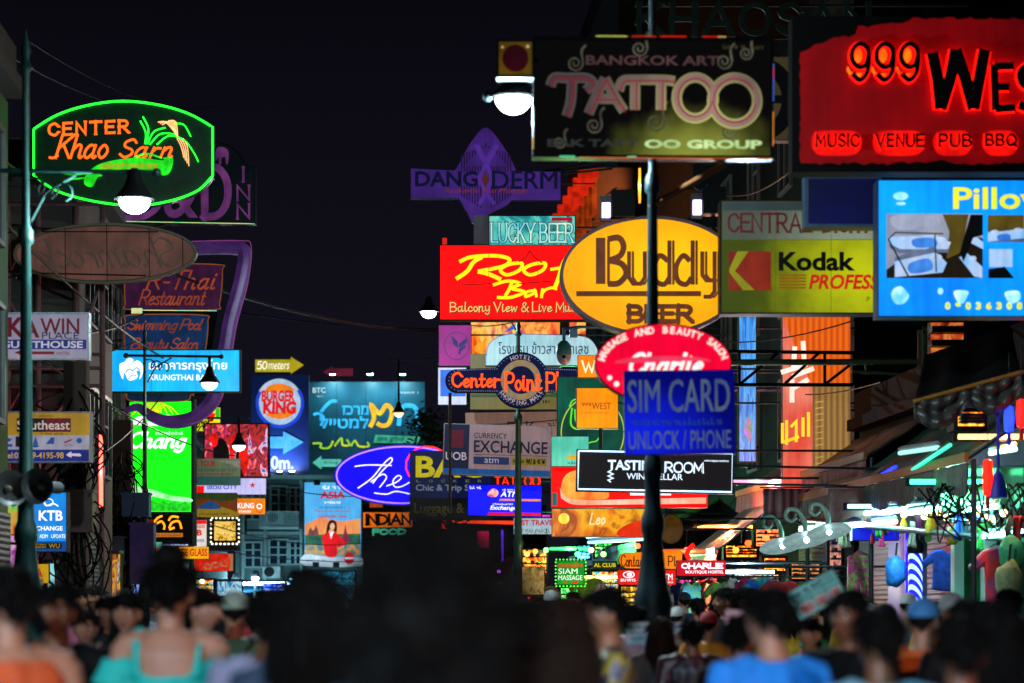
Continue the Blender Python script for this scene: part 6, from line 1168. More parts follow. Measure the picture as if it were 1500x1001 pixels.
r = tag(empty('lightbox_sign', P(1282, 782, 34.2)), 'deep blue strip lightbox under the long white tube', 'sign'); b = MB(); b.box(-.36, 0, -.1, .34, .12, .1); b.build('cabinet', DARK, r); b = MB(); b.box(-.35, -.02, -.09, .33, -.002, .09); b.build('face', glow('#1018e0', 1., '#0c10a0'), r); b = MB(); b.box(-.36, -.04, -.1, -.33, -.021, .12); b.build('white_end', glow('#d0e8ff', 1.5), r)

# goods hanging in the stalls: shirts, dresses, bags
def garment(kind, col):
    r = empty({'shirt': 'hanging_shirt', 'dress': 'hanging_dress', 'bag': 'hanging_bag', 'trousers': 'hanging_trousers'}[kind], (0, 0, 0)); b = MB()
    if kind == 'shirt': out = [(-.2, -.62), (.2, -.62), (.22, -.2), (.33, -.3), (.4, -.22), (.22, -.02), (.09, 0), (0, -.05), (-.09, 0), (-.22, -.02), (-.4, -.22), (-.33, -.3), (-.22, -.2)]
    elif kind == 'dress': out = [(-.36, -1.25), (.36, -1.25), (.2, -.5), (.2, -.15), (.12, 0), (0, -.1), (-.12, 0), (-.2, -.15), (-.2, -.5)]
    elif kind == 'trousers': out = [(-.22, -.95), (-.04, -.95), (0, -.35), (.04, -.95), (.22, -.95), (.18, 0), (-.18, 0)]
    else: out = [(-.18, -.5), (.18, -.5), (.22, -.2), (.1, -.12), (.08, 0), (-.08, 0), (-.1, -.12), (-.22, -.2)]
    b.prism(out, -.05, .05); o = b.build('cloth', col, r, False); md = o.modifiers.new('sub', 'BEVEL'); md.width = .03; md.segments = 2
    b = MB(); b.ring([(-.16, 0, .0), (0, 0, .08), (.16, 0, .0)], .008, 5); b.ring([(0, 0, .08), (0, 0, .14), (.03, 0, .17)], .006, 5); b.build('hanger', STEEL, r); return r
gcol = ['#c01c24', '#1c50c0', '#d8a018', '#e8e4dc', '#20a048', '#e06018', '#38a8c0', '#802880', '#d83878', '#202428', '#70b828', '#c8b090']
nm = {'#c01c24': 'red', '#1c50c0': 'blue', '#d8a018': 'mustard', '#e8e4dc': 'white', '#20a048': 'green', '#e06018': 'orange', '#38a8c0': 'turquoise', '#802880': 'purple', '#d83878': 'pink', '#202428': 'black', '#70b828': 'lime', '#c8b090': 'beige'}
rg = random.Random(21); kinds = ['shirt', 'dress', 'shirt', 'bag', 'trousers', 'shirt', 'dress']; n = 0
spots = [(800, 858, 50), (788, 832, 52), (862, 846, 47), (880, 856, 46), (895, 866, 45), (1000, 852, 42), (1013, 850, 41), (1026, 850, 41.5), (1040, 852, 40), (1056, 852, 39), (1074, 848, 38.5), (1092, 852, 37.5), (1110, 846, 37), (1128, 848, 36.5), (1146, 850, 36), (1066, 870, 40), (1100, 872, 38.5), (1130, 876, 37.5), (1258, 814, 35.5), (1390, 806, 32.5), (1490, 810, 27.6), (1470, 802, 28.4), (960, 862, 44), (975, 866, 43.5), (986, 858, 43)]
seen = {}
for i, (u, v, Y) in enumerate(spots):
    kd = kinds[i % 7]; c = gcol[(i * 5 + i // 7) % 12]; key = (kd, nm[c]); o = garment(kd, blobs([c, c, gcol[(i * 3 + 4) % 12], c], 6 + i % 5, 0) if i % 3 == 0 else mat(c, .8, var=.6, scale=7, bump=.7)); o.location = P(u, v, Y); s = rg.uniform(.8, 1.05); o.scale = (s, s, s); o.rotation_euler = (0, R(rg.uniform(-5, 5)), R(rg.uniform(-40, 40)))
    w = {'shirt': 'shirt', 'dress': 'long dress', 'bag': 'cloth bag', 'trousers': 'pair of trousers'}[kd]
    near = min(((abs(u - a) , t) for a, t in ((845, 'near the green massage sign'), (885, 'under the yellow lettered shop sign'), (950, 'by the red cash machine sign'), (1030, 'under the hostel sign'), (1110, 'below the glittering awning'), (1180, 'near the dish lamps'), (1260, 'under the blue strip lightbox'), (1395, 'right of the barber pillar'), (1480, 'at the right edge'))))[1]
    tag(o, '%s %s hanging for sale %s' % (nm[c], w, near), 'clothing', 'goods hanging in the market stalls')
r = garment('dress', mat('#108848', .7, var=.4, scale=8)); r.name = 'hanging_dress'; r.location = P(1427, 786, 31); r.scale = (1.05, 1.05, 1.0); tag(r, 'long emerald green dress hanging high right of the barber pillar', 'clothing', 'goods hanging in the market stalls')
for (u, v, Y, c, lb) in ((1484, 812, 27.4, '#38a878', 'bulging green checked cloth bag hung at the right edge'), (1478, 850, 27.2, '#8c9868', 'olive cloth sack hanging low at the right edge'), (1312, 838, 33.4, '#2890f0', 'sky blue wrinkled cloth bundle hung on the red shutter'),):
    o = empty('hanging_bundle', P(u, v, Y)); b = MB(); b.ball((0, 0, 0), .16, .12, .22, 14, 10); ob = b.build('cloth', mat(c, .7, var=.45, scale=14, bump=.5), o, True)
    for vtx in ob.data.vertices: vtx.co *= 1 + .22 * noise.noise(vtx.co * 9 + Vector((u, 0, 0)))
    b = MB(); b.ring([(0, 0, .2), (.02, 0, .4)], .015, 6); b.build('cord', STEEL, o); tag(o, lb, 'bag')
# hanging tools / pendants at the right edge
for (u, v, Y, c, lb, h) in ((1447, 700, 27, '#c81408', 'red paper lantern tube hanging below the tarpaulin', .42), (1478, 614, 27, '#1830e0', 'blue paper lantern tube hanging at the right', .3), (1496, 606, 26.8, '#e81410', 'glossy red paper lantern at the right frame edge', .32)):
    o = empty('hanging_lantern', P(u, v, Y)); b = MB(); b.lathe([(.01, h / 2), (.05, h / 2 - .02), (.06, 0), (.05, -h / 2 + .02), (.01, -h / 2)], 14); b.build('tube', glow(c, 5, scale=6), o, True); b = MB(); b.cyl((0, 0, h / 2), (0, 0, h / 2 + .6), .006, n=5); b.build('cord', STEEL, o); b = MB(); b.ring([(0, 0, -h / 2), (0, 0, -h / 2 - .14)], [.02, .03], 8); b.build('tassel', mat(c, .7), o); tag(o, lb, 'lantern')
o = empty('hanging_broom', P(1462, 690, 27)); b = MB(); b.lathe([(.01, .75), (.018, .74), (.018, .0), (.05, -.04), (.1, -.2), (.11, -.3), (.0, -.32)], 14); b.build('bell', mat('#1428b0', .5), o, True); b = MB(); b.ball((0, 0, .78), .03); b.build('knob', STEEL, o); tag(o, 'blue long-handled bell shaped broom hanging under the tarpaulin', 'broom')
# leafy clutter of black cables over the far-right stall
o = empty('cable_tangle', P(1440, 740, 28)); rg = random.Random(4); b = MB()
for k in range(26):
    x = rg.uniform(-.5, .5); b.ring(crv([(x, rg.uniform(-.1, .1), .25), (x + rg.uniform(-.25, .25), rg.uniform(-.15, .15), rg.uniform(-.2, .1)), (x + rg.uniform(-.3, .3), 0, rg.uniform(-.45, -.1)), (x + rg.uniform(-.3, .3), .1, .2)], n=5), .011, 5)
b.build('cables', BLACK, o); tag(o, 'tangle of black cables drooping in front of the far right stall', 'cable tangle')
# red parasol beyond the dark head
o = empty('parasol', P(748, 880, 80)); o.location.z = 0; b = MB(); b.lathe([(.004, 3.1), (.5, 2.85), (1.25, 2.3), (1.26, 2.26), (.5, 2.8)], 8); b.build('canopy', mat('#8c1428', .6), o); b = MB(); b.cyl((0, 0, 0), (0, 0, 3.05), .03, n=8); b.build('pole', STEEL, o); b = MB(); b.lathe([(0, 0), (.3, 0), (.3, .08), (.05, .14)], 14); b.build('base', DARK, o); tag(o, 'crimson market parasol left of the round sign lamp post', 'parasol')
# trestle of small goods and menu stand by the green stall
o = empty('menu_board', P(780, 850, 48)); b = MB(); k = 48 / F; b.box(-16 * k, 0, -22 * k, 18 * k, .05, 20 * k); b.build('board', mat('#2c2010', .6), o); b = MB(); b.box(-15 * k, -.01, -21 * k, 17 * k, -.001, 19 * k); b.build('face', blobs(['#5c4410', '#c89838', '#e0c070', '#7c5c18'], 5, .7), o); b = MB(); 
for x in (-14, 16): b.cyl((x * k, .06, -22 * k), (x * k, .06, -P(0, 850, 48)[2] + .13), .025, n=6)
b.build('leg', STEEL, o); tag(o, 'golden lit menu board on legs left of the green massage sign', 'menu board')
o = empty('stall', (xr(43) - 2.6, 43, .13), TH); 
b = MB(); b.box(-.7, -.9, .82, .7, 2.2, .88); b.build('table_top', mat('#6c5038', .7), o)
for x in (-.6, .6):
    for y in (-.8, 2.1): b = MB(); b.box(x - .03, y - .03, 0, x + .03, y + .03, .82); b.build('leg', STEEL, o)
tag(o, 'wooden trestle stall table under the hostel sign', 'stall table')
# left side shop lights: stacked fairy light shop window and signs near the ground
for (u, v, Y, w, h, cols, lb) in ((20, 640, 33, 14, 30, ['#7c1808', '#f04010', '#ffa030', '#5c1008'], 'flame orange lit shop display under the travel board at the left edge'), (22, 745, 32, 10, 38, ['#1c6c20', '#40d048', '#d8a030', '#e05c10'], 'green and amber lit display left of the teal lamp post'), (10, 800, 33, 16, 30, ['#6c2878', '#e8a8d8', '#a040a0', '#301038'], 'pink lit striped awning display low at the left edge'), (156, 846, 43, 20, 34, ['#100808', '#a05c20', '#f0a030', '#202838', '#c8c0b0'], 'cluttered glowing shop front under the violet meter boxes'), (196, 850, 49, 8, 40, ['#0c1040', '#2858ff', '#a0c8ff', '#0c1c5c'], 'blue lit shop window beside the dark lamp post'), (320, 866, 72, 34, 14, ['#081828', '#2888c0', '#c0f0ff', '#104058'], 'pale blue lit shop front at the foot of the far grey house'), (75, 848, 37, 5, 22, ['#5cb8c8', '#a0e8f0', '#3c98a8'], 'thin pale turquoise lit strip beside the henna board')):
    o = empty('lit_display', P(u, v, Y)); k = Y / F; b = MB(); b.box(-(w + 1) * k, .001, -(h + 1) * k, (w + 1) * k, .25, (h + 1) * k); b.build('case', DARK, o); b = MB(); b.box(-w * k, -.015, -h * k, w * k, 0, h * k); b.build('lit_panel', blobs(cols, 4.5, .9, (1.6, 1, .7)), o); b = MB(); b.box(-(w + 2) * k, -.25, (h + 1) * k, (w + 2) * k, .25, (h + 1) * k + .05); b.build('hood', STEEL, o); tag(o, lb, 'shop display')
for (u, v, Y) in ((128, 846, 42), (134, 862, 42.4), (144, 858, 43), (150, 838, 44)):
    o = empty('paper_lantern', P(u, v, Y)); b = MB(); b.ball((0, 0, 0), .075, .075, .09, 12, 8); b.build('shade', glow('#f04810', 1.2), o, True); b = MB(); b.cyl((0, 0, .09), (0, 0, .35), .006, n=4); b.build('cord', STEEL, o); tag(o, 'small orange paper lantern in the cluttered left shop front', 'lantern', 'orange paper lanterns at the left shops')
for (u, v, Y, lb) in ((198, 846, 46, 'cold blue-white spot lamp by the foot of the dark lamp post'), (1190, 878, 40, 'x')):
    if lb == 'x': continue
    o = empty('spot_lamp', P(u, v, Y)); b = MB(); b.ball((0, 0, 0), .07); b.build('bulb', glow('#b0e4ff', 14, var=0), o, True); b = MB(); b.lathe([(.02, .18), (.05, .16), (.09, .02), (.085, .02), (.04, .14)], 14); b.build('shade', DARK, o, True); b = MB(); b.cyl((0, 0, .17), (0, 0, .5), .012, n=6); b.build('stem', STEEL, o); tag(o, lb, 'spot lamp')

# lamps at the foot of the far house, washing its front
for (u, v, c, lb) in ((318, 846, '#c0f0ff', 'cold white lamp left of the far house'), (346, 852, '#90e0ff', 'cold white lamp at the left corner of the far house'), (374, 848, '#c0f4ff', 'cold white lamp under the far balcony'), (430, 850, '#70d0ff', 'cyan lamp below the travel poster')):
    o = empty('wall_lamp', P(u, v, 91.5)); b = MB(); b.ball((0, 0, 0), .13, n=12, m=8); b.build('globe', glow(c, 18, var=0), o, True); b = MB(); b.lathe([(.03, .32), (.12, .28), (.2, .06), (.19, .06), (.1, .24)], 14); b.build('shade', DARK, o, True); b = MB(); b.cyl((0, 0, -.13), (0, 0, -P(0, v, 91.5)[2]), .05, n=8); b.build('post', STEEL, o)
    ld = bpy.data.lights.new('lamp_light', 'POINT'); ld.energy = 420; ld.color = (.35, .82, 1); ld.shadow_soft_size = .1; lo = bpy.data.objects.new('lamp_light', ld); COL.objects.link(lo); lo.parent = o; lo.location = (0, -.25, .0); tag(o, lb, 'lamp')
# lit cloth and pale wall of the far right stall
def curtain(u0, u1, v0, v1, Y, col, lb, name='hanging_cloth', amp=.05):
    o = empty(name, P((u0 + u1) / 2, v0, Y)); k = Y / F; w = (u1 - u0) * k; h = (v1 - v0) * k; b = MB(); n = 48; vs = []; fs = []
    for j in range(7):
        for i in range(n + 1): t = i / n; vs.append(((t - .5) * w, amp * math.sin(t * w * 16 + .6 * math.sin(t * 9)) * (.4 + j / 8), -h * j / 6 - .04 * math.sin(t * 11) * j / 6))
    for j in range(6):
        for i in range(n): a = j * (n + 1) + i; fs.append((a, a + 1, a + n + 2, a + n + 1))
    b.add(vs, fs); ob = b.build('cloth', col, o, True); md = ob.modifiers.new('thick', 'SOLIDIFY'); md.thickness = .01; b = MB(); b.cyl((-w / 2 - .05, 0, .02), (w / 2 + .05, 0, .02), .015, n=6); b.build('rod', STEEL, o); tag(o, lb, 'cloth'); return o
curtain(1378, 1500, 686, 748, 29, mat('#7cae8c', .8, var=.35, scale=6), 'pale green plastic sheet hung across the far right stall front')
curtain(1213, 1300, 716, 762, 33, mat('#8a5c58', .8, var=.5, scale=4), 'brownish pink striped cloth hanging under the long awning')
curtain(1118, 1212, 716, 768, 38.5, stripes('#b06068', '#4c3438', 2.4, 'X'), 'pink and dark striped cloth hung behind the dish lamps')
for (u0, u1, v0, v1, Y, c, lb) in ((1398, 1412, 780, 1000, 30.6, '#9cd0c4', 'narrow pale teal wall pillar left of the emerald dress'), (1442, 1478, 770, 1000, 29.6, '#a8dcd0', 'broad pale teal wall pillar right of the emerald dress')):
    o = empty('pillar', P((u0 + u1) / 2, 880, Y)); o.location.z = .13; k = Y / F; w = (u1 - u0) * k / 2; H_ = EYE + (HV - v0) * k - .13; b = MB(); b.box(-w, 0, 0, w, .25, H_); b.build('shaft', mat(c, .6, var=.2, streak=True), o); b = MB(); b.box(-w - .04, -.04, H_, w + .04, .29, H_ + .08); b.build('cap', mat(c, .6), o); tag(o, lb, 'pillar')

# ---- lit shop fronts, banners and lanterns at street level: each a case with a glowing printed or stocked front
warm = ['#180804', '#7c2408', '#e86010', '#ffb838', '#401008']; red_ = ['#1c0404', '#8c0c10', '#f01818', '#ff6030', '#300408']; grn = ['#04140a', '#0c6028', '#28d050', '#a8f080', '#082010']; cyn_ = ['#04141c', '#106880', '#38c8e0', '#b0f4ff', '#082838']; gold = ['#140c04', '#6c4808', '#d89818', '#ffe078', '#2c1c04']; pink = ['#180410', '#801048', '#e83890', '#ffa0d0', '#2c0820']; blue_ = ['#04061c', '#1020a0', '#3058ff', '#98c8ff', '#080c30']; mixc = ['#0c0808', '#c02818', '#e0a020', '#208c40', '#2860c0', '#e8d8c0', '#301828']
fronts = [(1404, 1442, 604, 624, 28.5, warm, 'orange lit goods under the swagged tarpaulin'), (766, 800, 46, 806, 60, warm, 'amber lit stall back between the round sign lamp post and the massage sign'), (822, 870, 862, 900, 58, grn, 'green glowing massage parlour front under the green bulb sign'), (868, 906, 838, 872, 62, mixc, 'colourful souvenir shelf glowing under the yellow lettered shop sign'), (910, 940, 860, 892, 52, gold, 'golden lit food stall front left of the lamp post base'), (968, 992, 860, 905, 54, warm, 'orange lit bar front right of the lamp post base'), (996, 1012, 850, 906, 50, pink, 'pink and white lit cloth stall under the left end of the hostel sign'), (1022, 1034, 850, 900, 49, red_, 'tall red lit banner panel under the hostel sign'), (1040, 1050, 848, 900, 48, red_, 'slim scarlet lit banner panel under the right end of the hostel sign'), (1064, 1108, 800, 816, 46, warm, 'row of orange glowing goods above the glittering awning'), (1076, 1140, 842, 868, 45, mixc, 'bright mixed souvenir rack below the glittering awning'), (1120, 1150, 818, 836, 43.5, warm, 'dull orange lit recess left of the dish lamps'), (1160, 1200, 826, 848, 42, ['#0c0806', '#402818', '#a06030', '#1c1410'], 'brown lit clothes recess under the dish lamps'), (770, 806, 862, 886, 66, red_, 'crimson lit stall counter behind the golden menu board'), (846, 864, 800, 818, 64, cyn_, 'cyan lit strip front behind the green awning'), (872, 900, 796, 816, 66, grn, 'lime lit panel under the long blue-white tubes'), (664, 704, 842, 880, 78, ['#10040c', '#5c0c28', '#d01848', '#300818'], 'dark red bar front left of the crimson parasol'), (104, 126, 846, 880, 45, warm, 'orange lit snack stall right of the henna board'), (222, 246, 846, 880, 55, cyn_, 'icy blue lit stall front right of the dark lamp post'), (252, 280, 842, 872, 60, red_, 'red lit bar front below the small yellow banner'), (286, 312, 850, 880, 66, mixc, 'mixed coloured goods stall left of the far grey house'), (386, 418, 856, 880, 90, blue_, 'electric blue umbrella-lit stall at the foot of the far house'), (454, 520, 838, 880, 91, ['#041018', '#0c4058', '#2088a8', '#082030'], 'dim teal shop front under the travel poster'), (0, 34, 858, 900, 34, pink, 'magenta lit shop window at the bottom left edge'), (168, 186, 860, 890, 47, gold, 'golden lit stall front behind the violet meter boxes'), (1216, 1232, 786, 830, 40, ['#0c0808', '#402c30', '#905848', '#201418'], 'shadowy fitting room front right of the dish lamps'), (1108, 1140, 776, 800, 44, ['#100804', '#a83c10', '#ff9040', '#201008'], 'glowing ember coloured shelf under the pink striped cloth')]
for (u0, u1, v0, v1, Y, cols_, lb) in fronts:
    if u1 < u0 or u0 == 766 and u1 == 800: u0, u1, v0, v1 = 766, 800, 806, 846
    o = empty('lit_shop_front', P((u0 + u1) / 2, (v0 + v1) / 2, Y)); k = Y / F; w, h = (u1 - u0) / 2 * k, (v1 - v0) / 2 * k
    b = MB(); b.box(-w - .05, .02, -h - .05, w + .05, .5, h + .05); b.build('case', DARK, o); b = MB(); b.box(-w, .0, -h, w, .019, h); b.build('lit_back', blobs(cols_, 5.0, 3.0, (1.3, 1, .8)), o)
    b = MB()
    for q in range(1, 4): b.box(-w, -.16, -h + 2 * h * q / 4 - .015, w, -.001, -h + 2 * h * q / 4 + .015)
    b.build('shelves', STEEL, o); rg = random.Random(int(u0)); n_ = 0
    for q in range(4):
        x = -w + .06
        while x < w - .06 and n_ < 24:
            hh = rg.uniform(.06, .2) * min(1, h); b = MB(); z = -h + 2 * h * q / 4 + .016; ww = rg.uniform(.03, .07)
            if rg.random() < .5: b.lathe([(0, z), (ww, z), (ww, z + hh * .7), (ww * .4, z + hh), (0, z + hh)], 8, (x, -.08, 0))
            else: b.box(x - ww, -.13, z, x + ww, -.04, z + hh)
            b.build('goods', mat(rg.choice(gcol), .5), o); n_ += 1; x += rg.uniform(.14, .3)
    tag(o, lb, 'shop front')
bl2 = {}
for (u, v, Y, c) in ((772, 812, 57, '#ffb040'), (784, 808, 56, '#ff8030'), (800, 806, 55, '#60ff60'), (846, 812, 54, '#40ff90'), (866, 806, 53, '#ffe080'), (884, 812, 52, '#80ff60'), (934, 800, 50, '#ff5030'), (1006, 806, 47, '#ff4030'), (1042, 812, 46, '#ffb040'), (1078, 806, 45, '#ff7020'), (1096, 796, 44, '#ff4018'), (1122, 788, 43, '#ff5020'), (140, 826, 43, '#ff9030'), (158, 832, 44, '#ffd070'), (232, 836, 52, '#60c8ff'), (246, 842, 54, '#ff3020'), (272, 846, 58, '#ff5030'), (296, 852, 62, '#ffe0a0'), (700, 826, 80, '#ff2060'), (730, 838, 74, '#c050ff')):
    if c not in bl2:
        o = empty('bulb', (0, 0, 0)); b = MB(); b.ball((0, 0, 0), .06, n=10, m=6); b.build('glass', glow(c, 7, var=0), o, True); b = MB(); b.cyl((0, 0, .05), (0, 0, .12), .025, n=8); b.cyl((0, 0, .12), (0, 0, .5), .006, n=4); b.build('socket', DARK, o); bl2[c] = o
    else: o = copy_tree(bl2[c])
    o.location = P(u, v, Y); tag(o, 'small coloured bulb glowing over the street stalls', 'bulb', 'coloured bulbs over the street stalls')
# coloured tube lamps: some on the walls, most added to light stalls and cloth
def wall_lamp(u, v, Y, c, watts, lb, rgb, horiz=False):
    o = empty('neon_tube', P(u, v, Y)); b = MB(); d = Vector((.5, 0, 0)) if horiz else Vector((0, 0, .55)); b.cyl(-d, d, .03, n=8); b.build('tube', glow(c, 5, var=0), o, True); b = MB(); b.box(-d.x - .05, .04, -d.z - .05, d.x + .05, .09, d.z + .05); b.build('housing', DARK, o)
    ld = bpy.data.lights.new('tube_light', 'POINT'); ld.energy = watts; ld.color = rgb; ld.shadow_soft_size = .04; lo = bpy.data.objects.new('tube_light', ld); COL.objects.link(lo); lo.parent = o; lo.location = (0, -.09, 0); tag(o, lb, 'neon tube')
wall_lamp(937, 272, 77, '#ff7a18', 520, 'amber upright tube lighting the tall brown wall behind the yellow oval', (1, .42, .12))
wall_lamp(148, 690, 36.8, '#ff5a48', 40, 'coral upright tube on the wall right of the exchange board', (1, .3, .35))
wall_lamp(1395, 706, 28.8, '#40ffb0', 230, 'added sea green tube behind the pale plastic sheet', (.2, 1, .65), True)  # added tube to lift the dim right-hand stalls
wall_lamp(835, 804, 60, '#30ff60', 420, 'added green tube under the far green awning', (.15, 1, .3), True)  # extra tube put in for green light on the awning
wall_lamp(1010, 808, 43, '#ff3418', 300, 'red tube over the stalls behind the hostel sign', (1, .2, .1), True)

for a, c, Ya, Yc, col, kk, lb in (((1252, 718), (1312, 684), 35.8, 31, '#1830ff', 4, 'deep blue LED strip along the far half of the awning edge'), ((1316, 702), (1392, 652), 31.2, 27.2, '#30d8a0', 2.5, 'sea green LED strip along the near awning slope'), ((1206, 770), (1310, 758), 36, 31.8, '#4060ff', 9, 'blue-violet tube under the middle of the long awning'), ((1396, 762), (1470, 756), 30, 28.2, '#50a0ff', 9, 'sky blue tube low under the near end of the long awning')):
    p, q = P(*a, Ya), P(*c, Yc); m_ = (p + q) / 2; o = empty('light_strip', m_); b = MB(); b.ring([p - m_, q - m_], .022, 8); b.build('strip', glow(col, kk, var=0), o, True); b = MB(); b.ring([p - m_ + Vector((0, 0, .04)), q - m_ + Vector((0, 0, .04))], .02, 4); b.build('channel', STEEL, o); tag(o, lb, 'light strip')

# pouches, caps and scarves pegged along the awning edge
pp = {}; rg = random.Random(77)
for i in range(28):
    t = (i + .5) / 28; c = gcol[rg.randrange(12)]; kd = rg.choice('pps'); key = (c, kd)
    if key not in pp:
        o = empty('hanging_pouch' if kd == 'p' else 'hanging_scarf', (0, 0, 0)); b = MB()
        if kd == 'p': b.ring([(0, 0, 0), (0, 0, -.05), (0, 0, -.14), (0, 0, -.24), (0, 0, -.26)], [.012, .05, .085, .075, .03], 10, flat=.6); b.ring([(0, 0, .12), (0, 0, 0)], .006, 4)
        else:
            vs = []; fs = []
            for j in range(8):
                for q in range(7): vs.append(((q / 6 - .5) * .16 * (1 - .3 * math.sin(j * .5)), .02 * math.sin(q * 2.2 + j * .4), -.055 * j + .06))
            for j in range(7):
                for q in range(6): a = j * 7 + q; fs.append((a, a + 1, a + 8, a + 7))
            b.add(vs, fs)
        ob = b.build('cloth', blobs([c, c, gcol[(i * 7) % 12]], 14, 0) if i % 4 == 0 else mat(c, .7, var=.5, scale=12), o, True)
        if kd != 'p': md = ob.modifiers.new('thick', 'SOLIDIFY'); md.thickness = .006
        pp[key] = o
    else: o = copy_tree(pp[key])
    o.location = P(1196, 768, 37.5).lerp(P(1498, 770, 27.2), t) + Vector((rg.uniform(-.1, .1), 0, rg.uniform(-.12, .16))); o.rotation_euler = (0, R(rg.uniform(-8, 8)), R(rg.uniform(-60, 60))); sc_ = rg.uniform(.6, 1.05); o.scale = (sc_, sc_, sc_)
    tag(o, 'small %s %s pegged along the long awning%s' % (nm[c], 'pouch' if kd == 'p' else 'scarf', ' near its far end' if t < .4 else ' near its right end' if t > .7 else ''), 'clothing', 'pouches and scarves pegged along the long awning')

wall_lamp(1108, 706, 43, '#ff6078', 170, 'added coral pink tube over the awning below the LED wall strip', (1, .32, .4), True)  # added so pink light reaches the awning and striped cloth
wall_lamp(1062, 772, 44, '#ffa040', 200, 'added amber tube above the glittering awning', (1, .55, .2), True)  # added for warm light above the stalls
wall_lamp(1296, 742, 32.6, '#80a8ff', 150, 'added pale blue tube before the brownish pink hanging cloth', (.45, .62, 1), True)  # put in to light the valance and cloth
wall_lamp(1468, 640, 27.6, '#ffb060', 90, 'added warm tube glowing just under the swagged tarpaulin', (1, .6, .25), True)  # added for warm light on the tarpaulin
wall_lamp(884, 846, 48, '#ffe060', 260, 'added yellow tube inside the souvenir stalls left of the big lamp post', (1, .8, .3), True)  # added to brighten the stalls behind the crowd
wall_lamp(1090, 838, 40, '#c0e8ff', 200, 'added cool white tube over the souvenir rack below the glittering awning', (.75, .92, 1), True)  # added for more light on the souvenir rack

# ================================================================== PEOPLE
TS = bpy.data.scenes.new('workshop')
def remesh(mb, vox, name, it=3, noise_amp=0., nsc=8., seed=0):
    """fuse overlapping closed pieces into one continuous skin"""
    o = mb.build(name, []); m = o.modifiers.new('r', 'REMESH'); m.mode = 'VOXEL'; m.voxel_size = vox
    s = o.modifiers.new('s', 'SMOOTH'); s.factor = .5; s.iterations = it
    COL.objects.unlink(o); TS.collection.objects.link(o); TS.view_layers[0].update(); dg = TS.view_layers[0].depsgraph
    if dg is None:
        with bpy.context.temp_override(scene=TS, view_layer=TS.view_layers[0]): dg = bpy.context.evaluated_depsgraph_get()
    me = bpy.data.meshes.new_from_object(o.evaluated_get(dg)); old = o.data; bpy.data.objects.remove(o); bpy.data.meshes.remove(old)
    if noise_amp:
        sd = Vector((seed * 3.1, seed, 0))
        for v in me.vertices: v.co += v.normal * noise_amp * (noise.noise(v.co * nsc + sd) + .5 * noise.noise(v.co * nsc * 2.7 + sd))
    me.polygons.foreach_set('use_smooth', [True] * len(me.polygons)); me.name = name
    return me
HZ = 1.605                                                       # head centre of the 1.72 m prototype; faces look along -y
def head_pts(b, fem=False):
    nu, nv = 44, 34; vs = []; fs = []; g = lambda x, y, z, r: math.exp(-(x * x + y * y + z * z) / (r * r))
    for j in range(nv + 1):
        th = math.pi * j / nv
        for i in range(nu):
            a = 2 * math.pi * i / nu; n = (math.sin(th) * math.sin(a), -math.sin(th) * math.cos(a), math.cos(th))
            x, y, z = n[0] * .074, n[1] * .094, n[2] * .115
            if z < 0:
                t = min(1, -z / .11); x *= 1 - (.34 if fem else .26) * t * t; y = y * (1 - .5 * t) if y > 0 else y * (1 - .1 * t)
            if y < 0:
                y -= .024 * g(x, 0, z + .018, .017) + .012 * g(x, 0, z - .006, .016)               # nose and bridge
                for sgn in (-1, 1): y += .010 * g(x - sgn * .031, 0, z - .008, .017); y -= .004 * g(x - sgn * .034, 0, z + .03, .022)
                y -= .005 * g(x, 0, z - .032, .03); y -= .006 * g(x * .7, 0, z + .056, .013); y += .004 * g(x, 0, z + .075, .012); y -= .008 * g(x, 0, z + .1, .022)
            vs.append((x, y - .008, HZ + z))
    for j in range(nv):
        for i in range(nu): i2 = (i + 1) % nu; fs.append((j * nu + i, (j + 1) * nu + i, (j + 1) * nu + i2, j * nu + i2))
    b.add(vs, fs)
    for s in (-1, 1):
        b.ball((s * .077, .004, HZ - .008), .011, .02, .031, 10, 8); b.ball((s * .08, .012, HZ + .004), .009, .017, .02, 8, 6)
def pose_joints(pose, fem):
    sw = .165 if fem else .19; J = {}
    for s in (-1, 1):
        st = (.16 if s > 0 else -.13) if pose == 'walk' else 0.
        aw = (-.14 if s > 0 else .16) if pose == 'walk' else -.02
        J['hip', s] = (s * .09, 0, .9); J['knee', s] = (s * .095, -st * .9 - .01, .49); J['ankle', s] = (s * .1, -st * 1.1 + (.06 if st < 0 else 0), .09 if st >= 0 else .12)
        J['sho', s] = (s * sw, .01, 1.395); J['elb', s] = (s * (sw + .06), .03 + aw * .5, 1.12); J['wri', s] = (s * (sw + .07), -.04 + aw, .875)
        if pose == 'hold' and s > 0: J['elb', s] = (s * (sw + .03), -.06, 1.14); J['wri', s] = (s * (sw - .08), -.26, 1.28)
        if pose == 'raise' and s < 0: J['elb', s] = (s * (sw + .1), -.16, 1.36); J['wri', s] = (s * (sw + .02), -.3, 1.56)
    return J
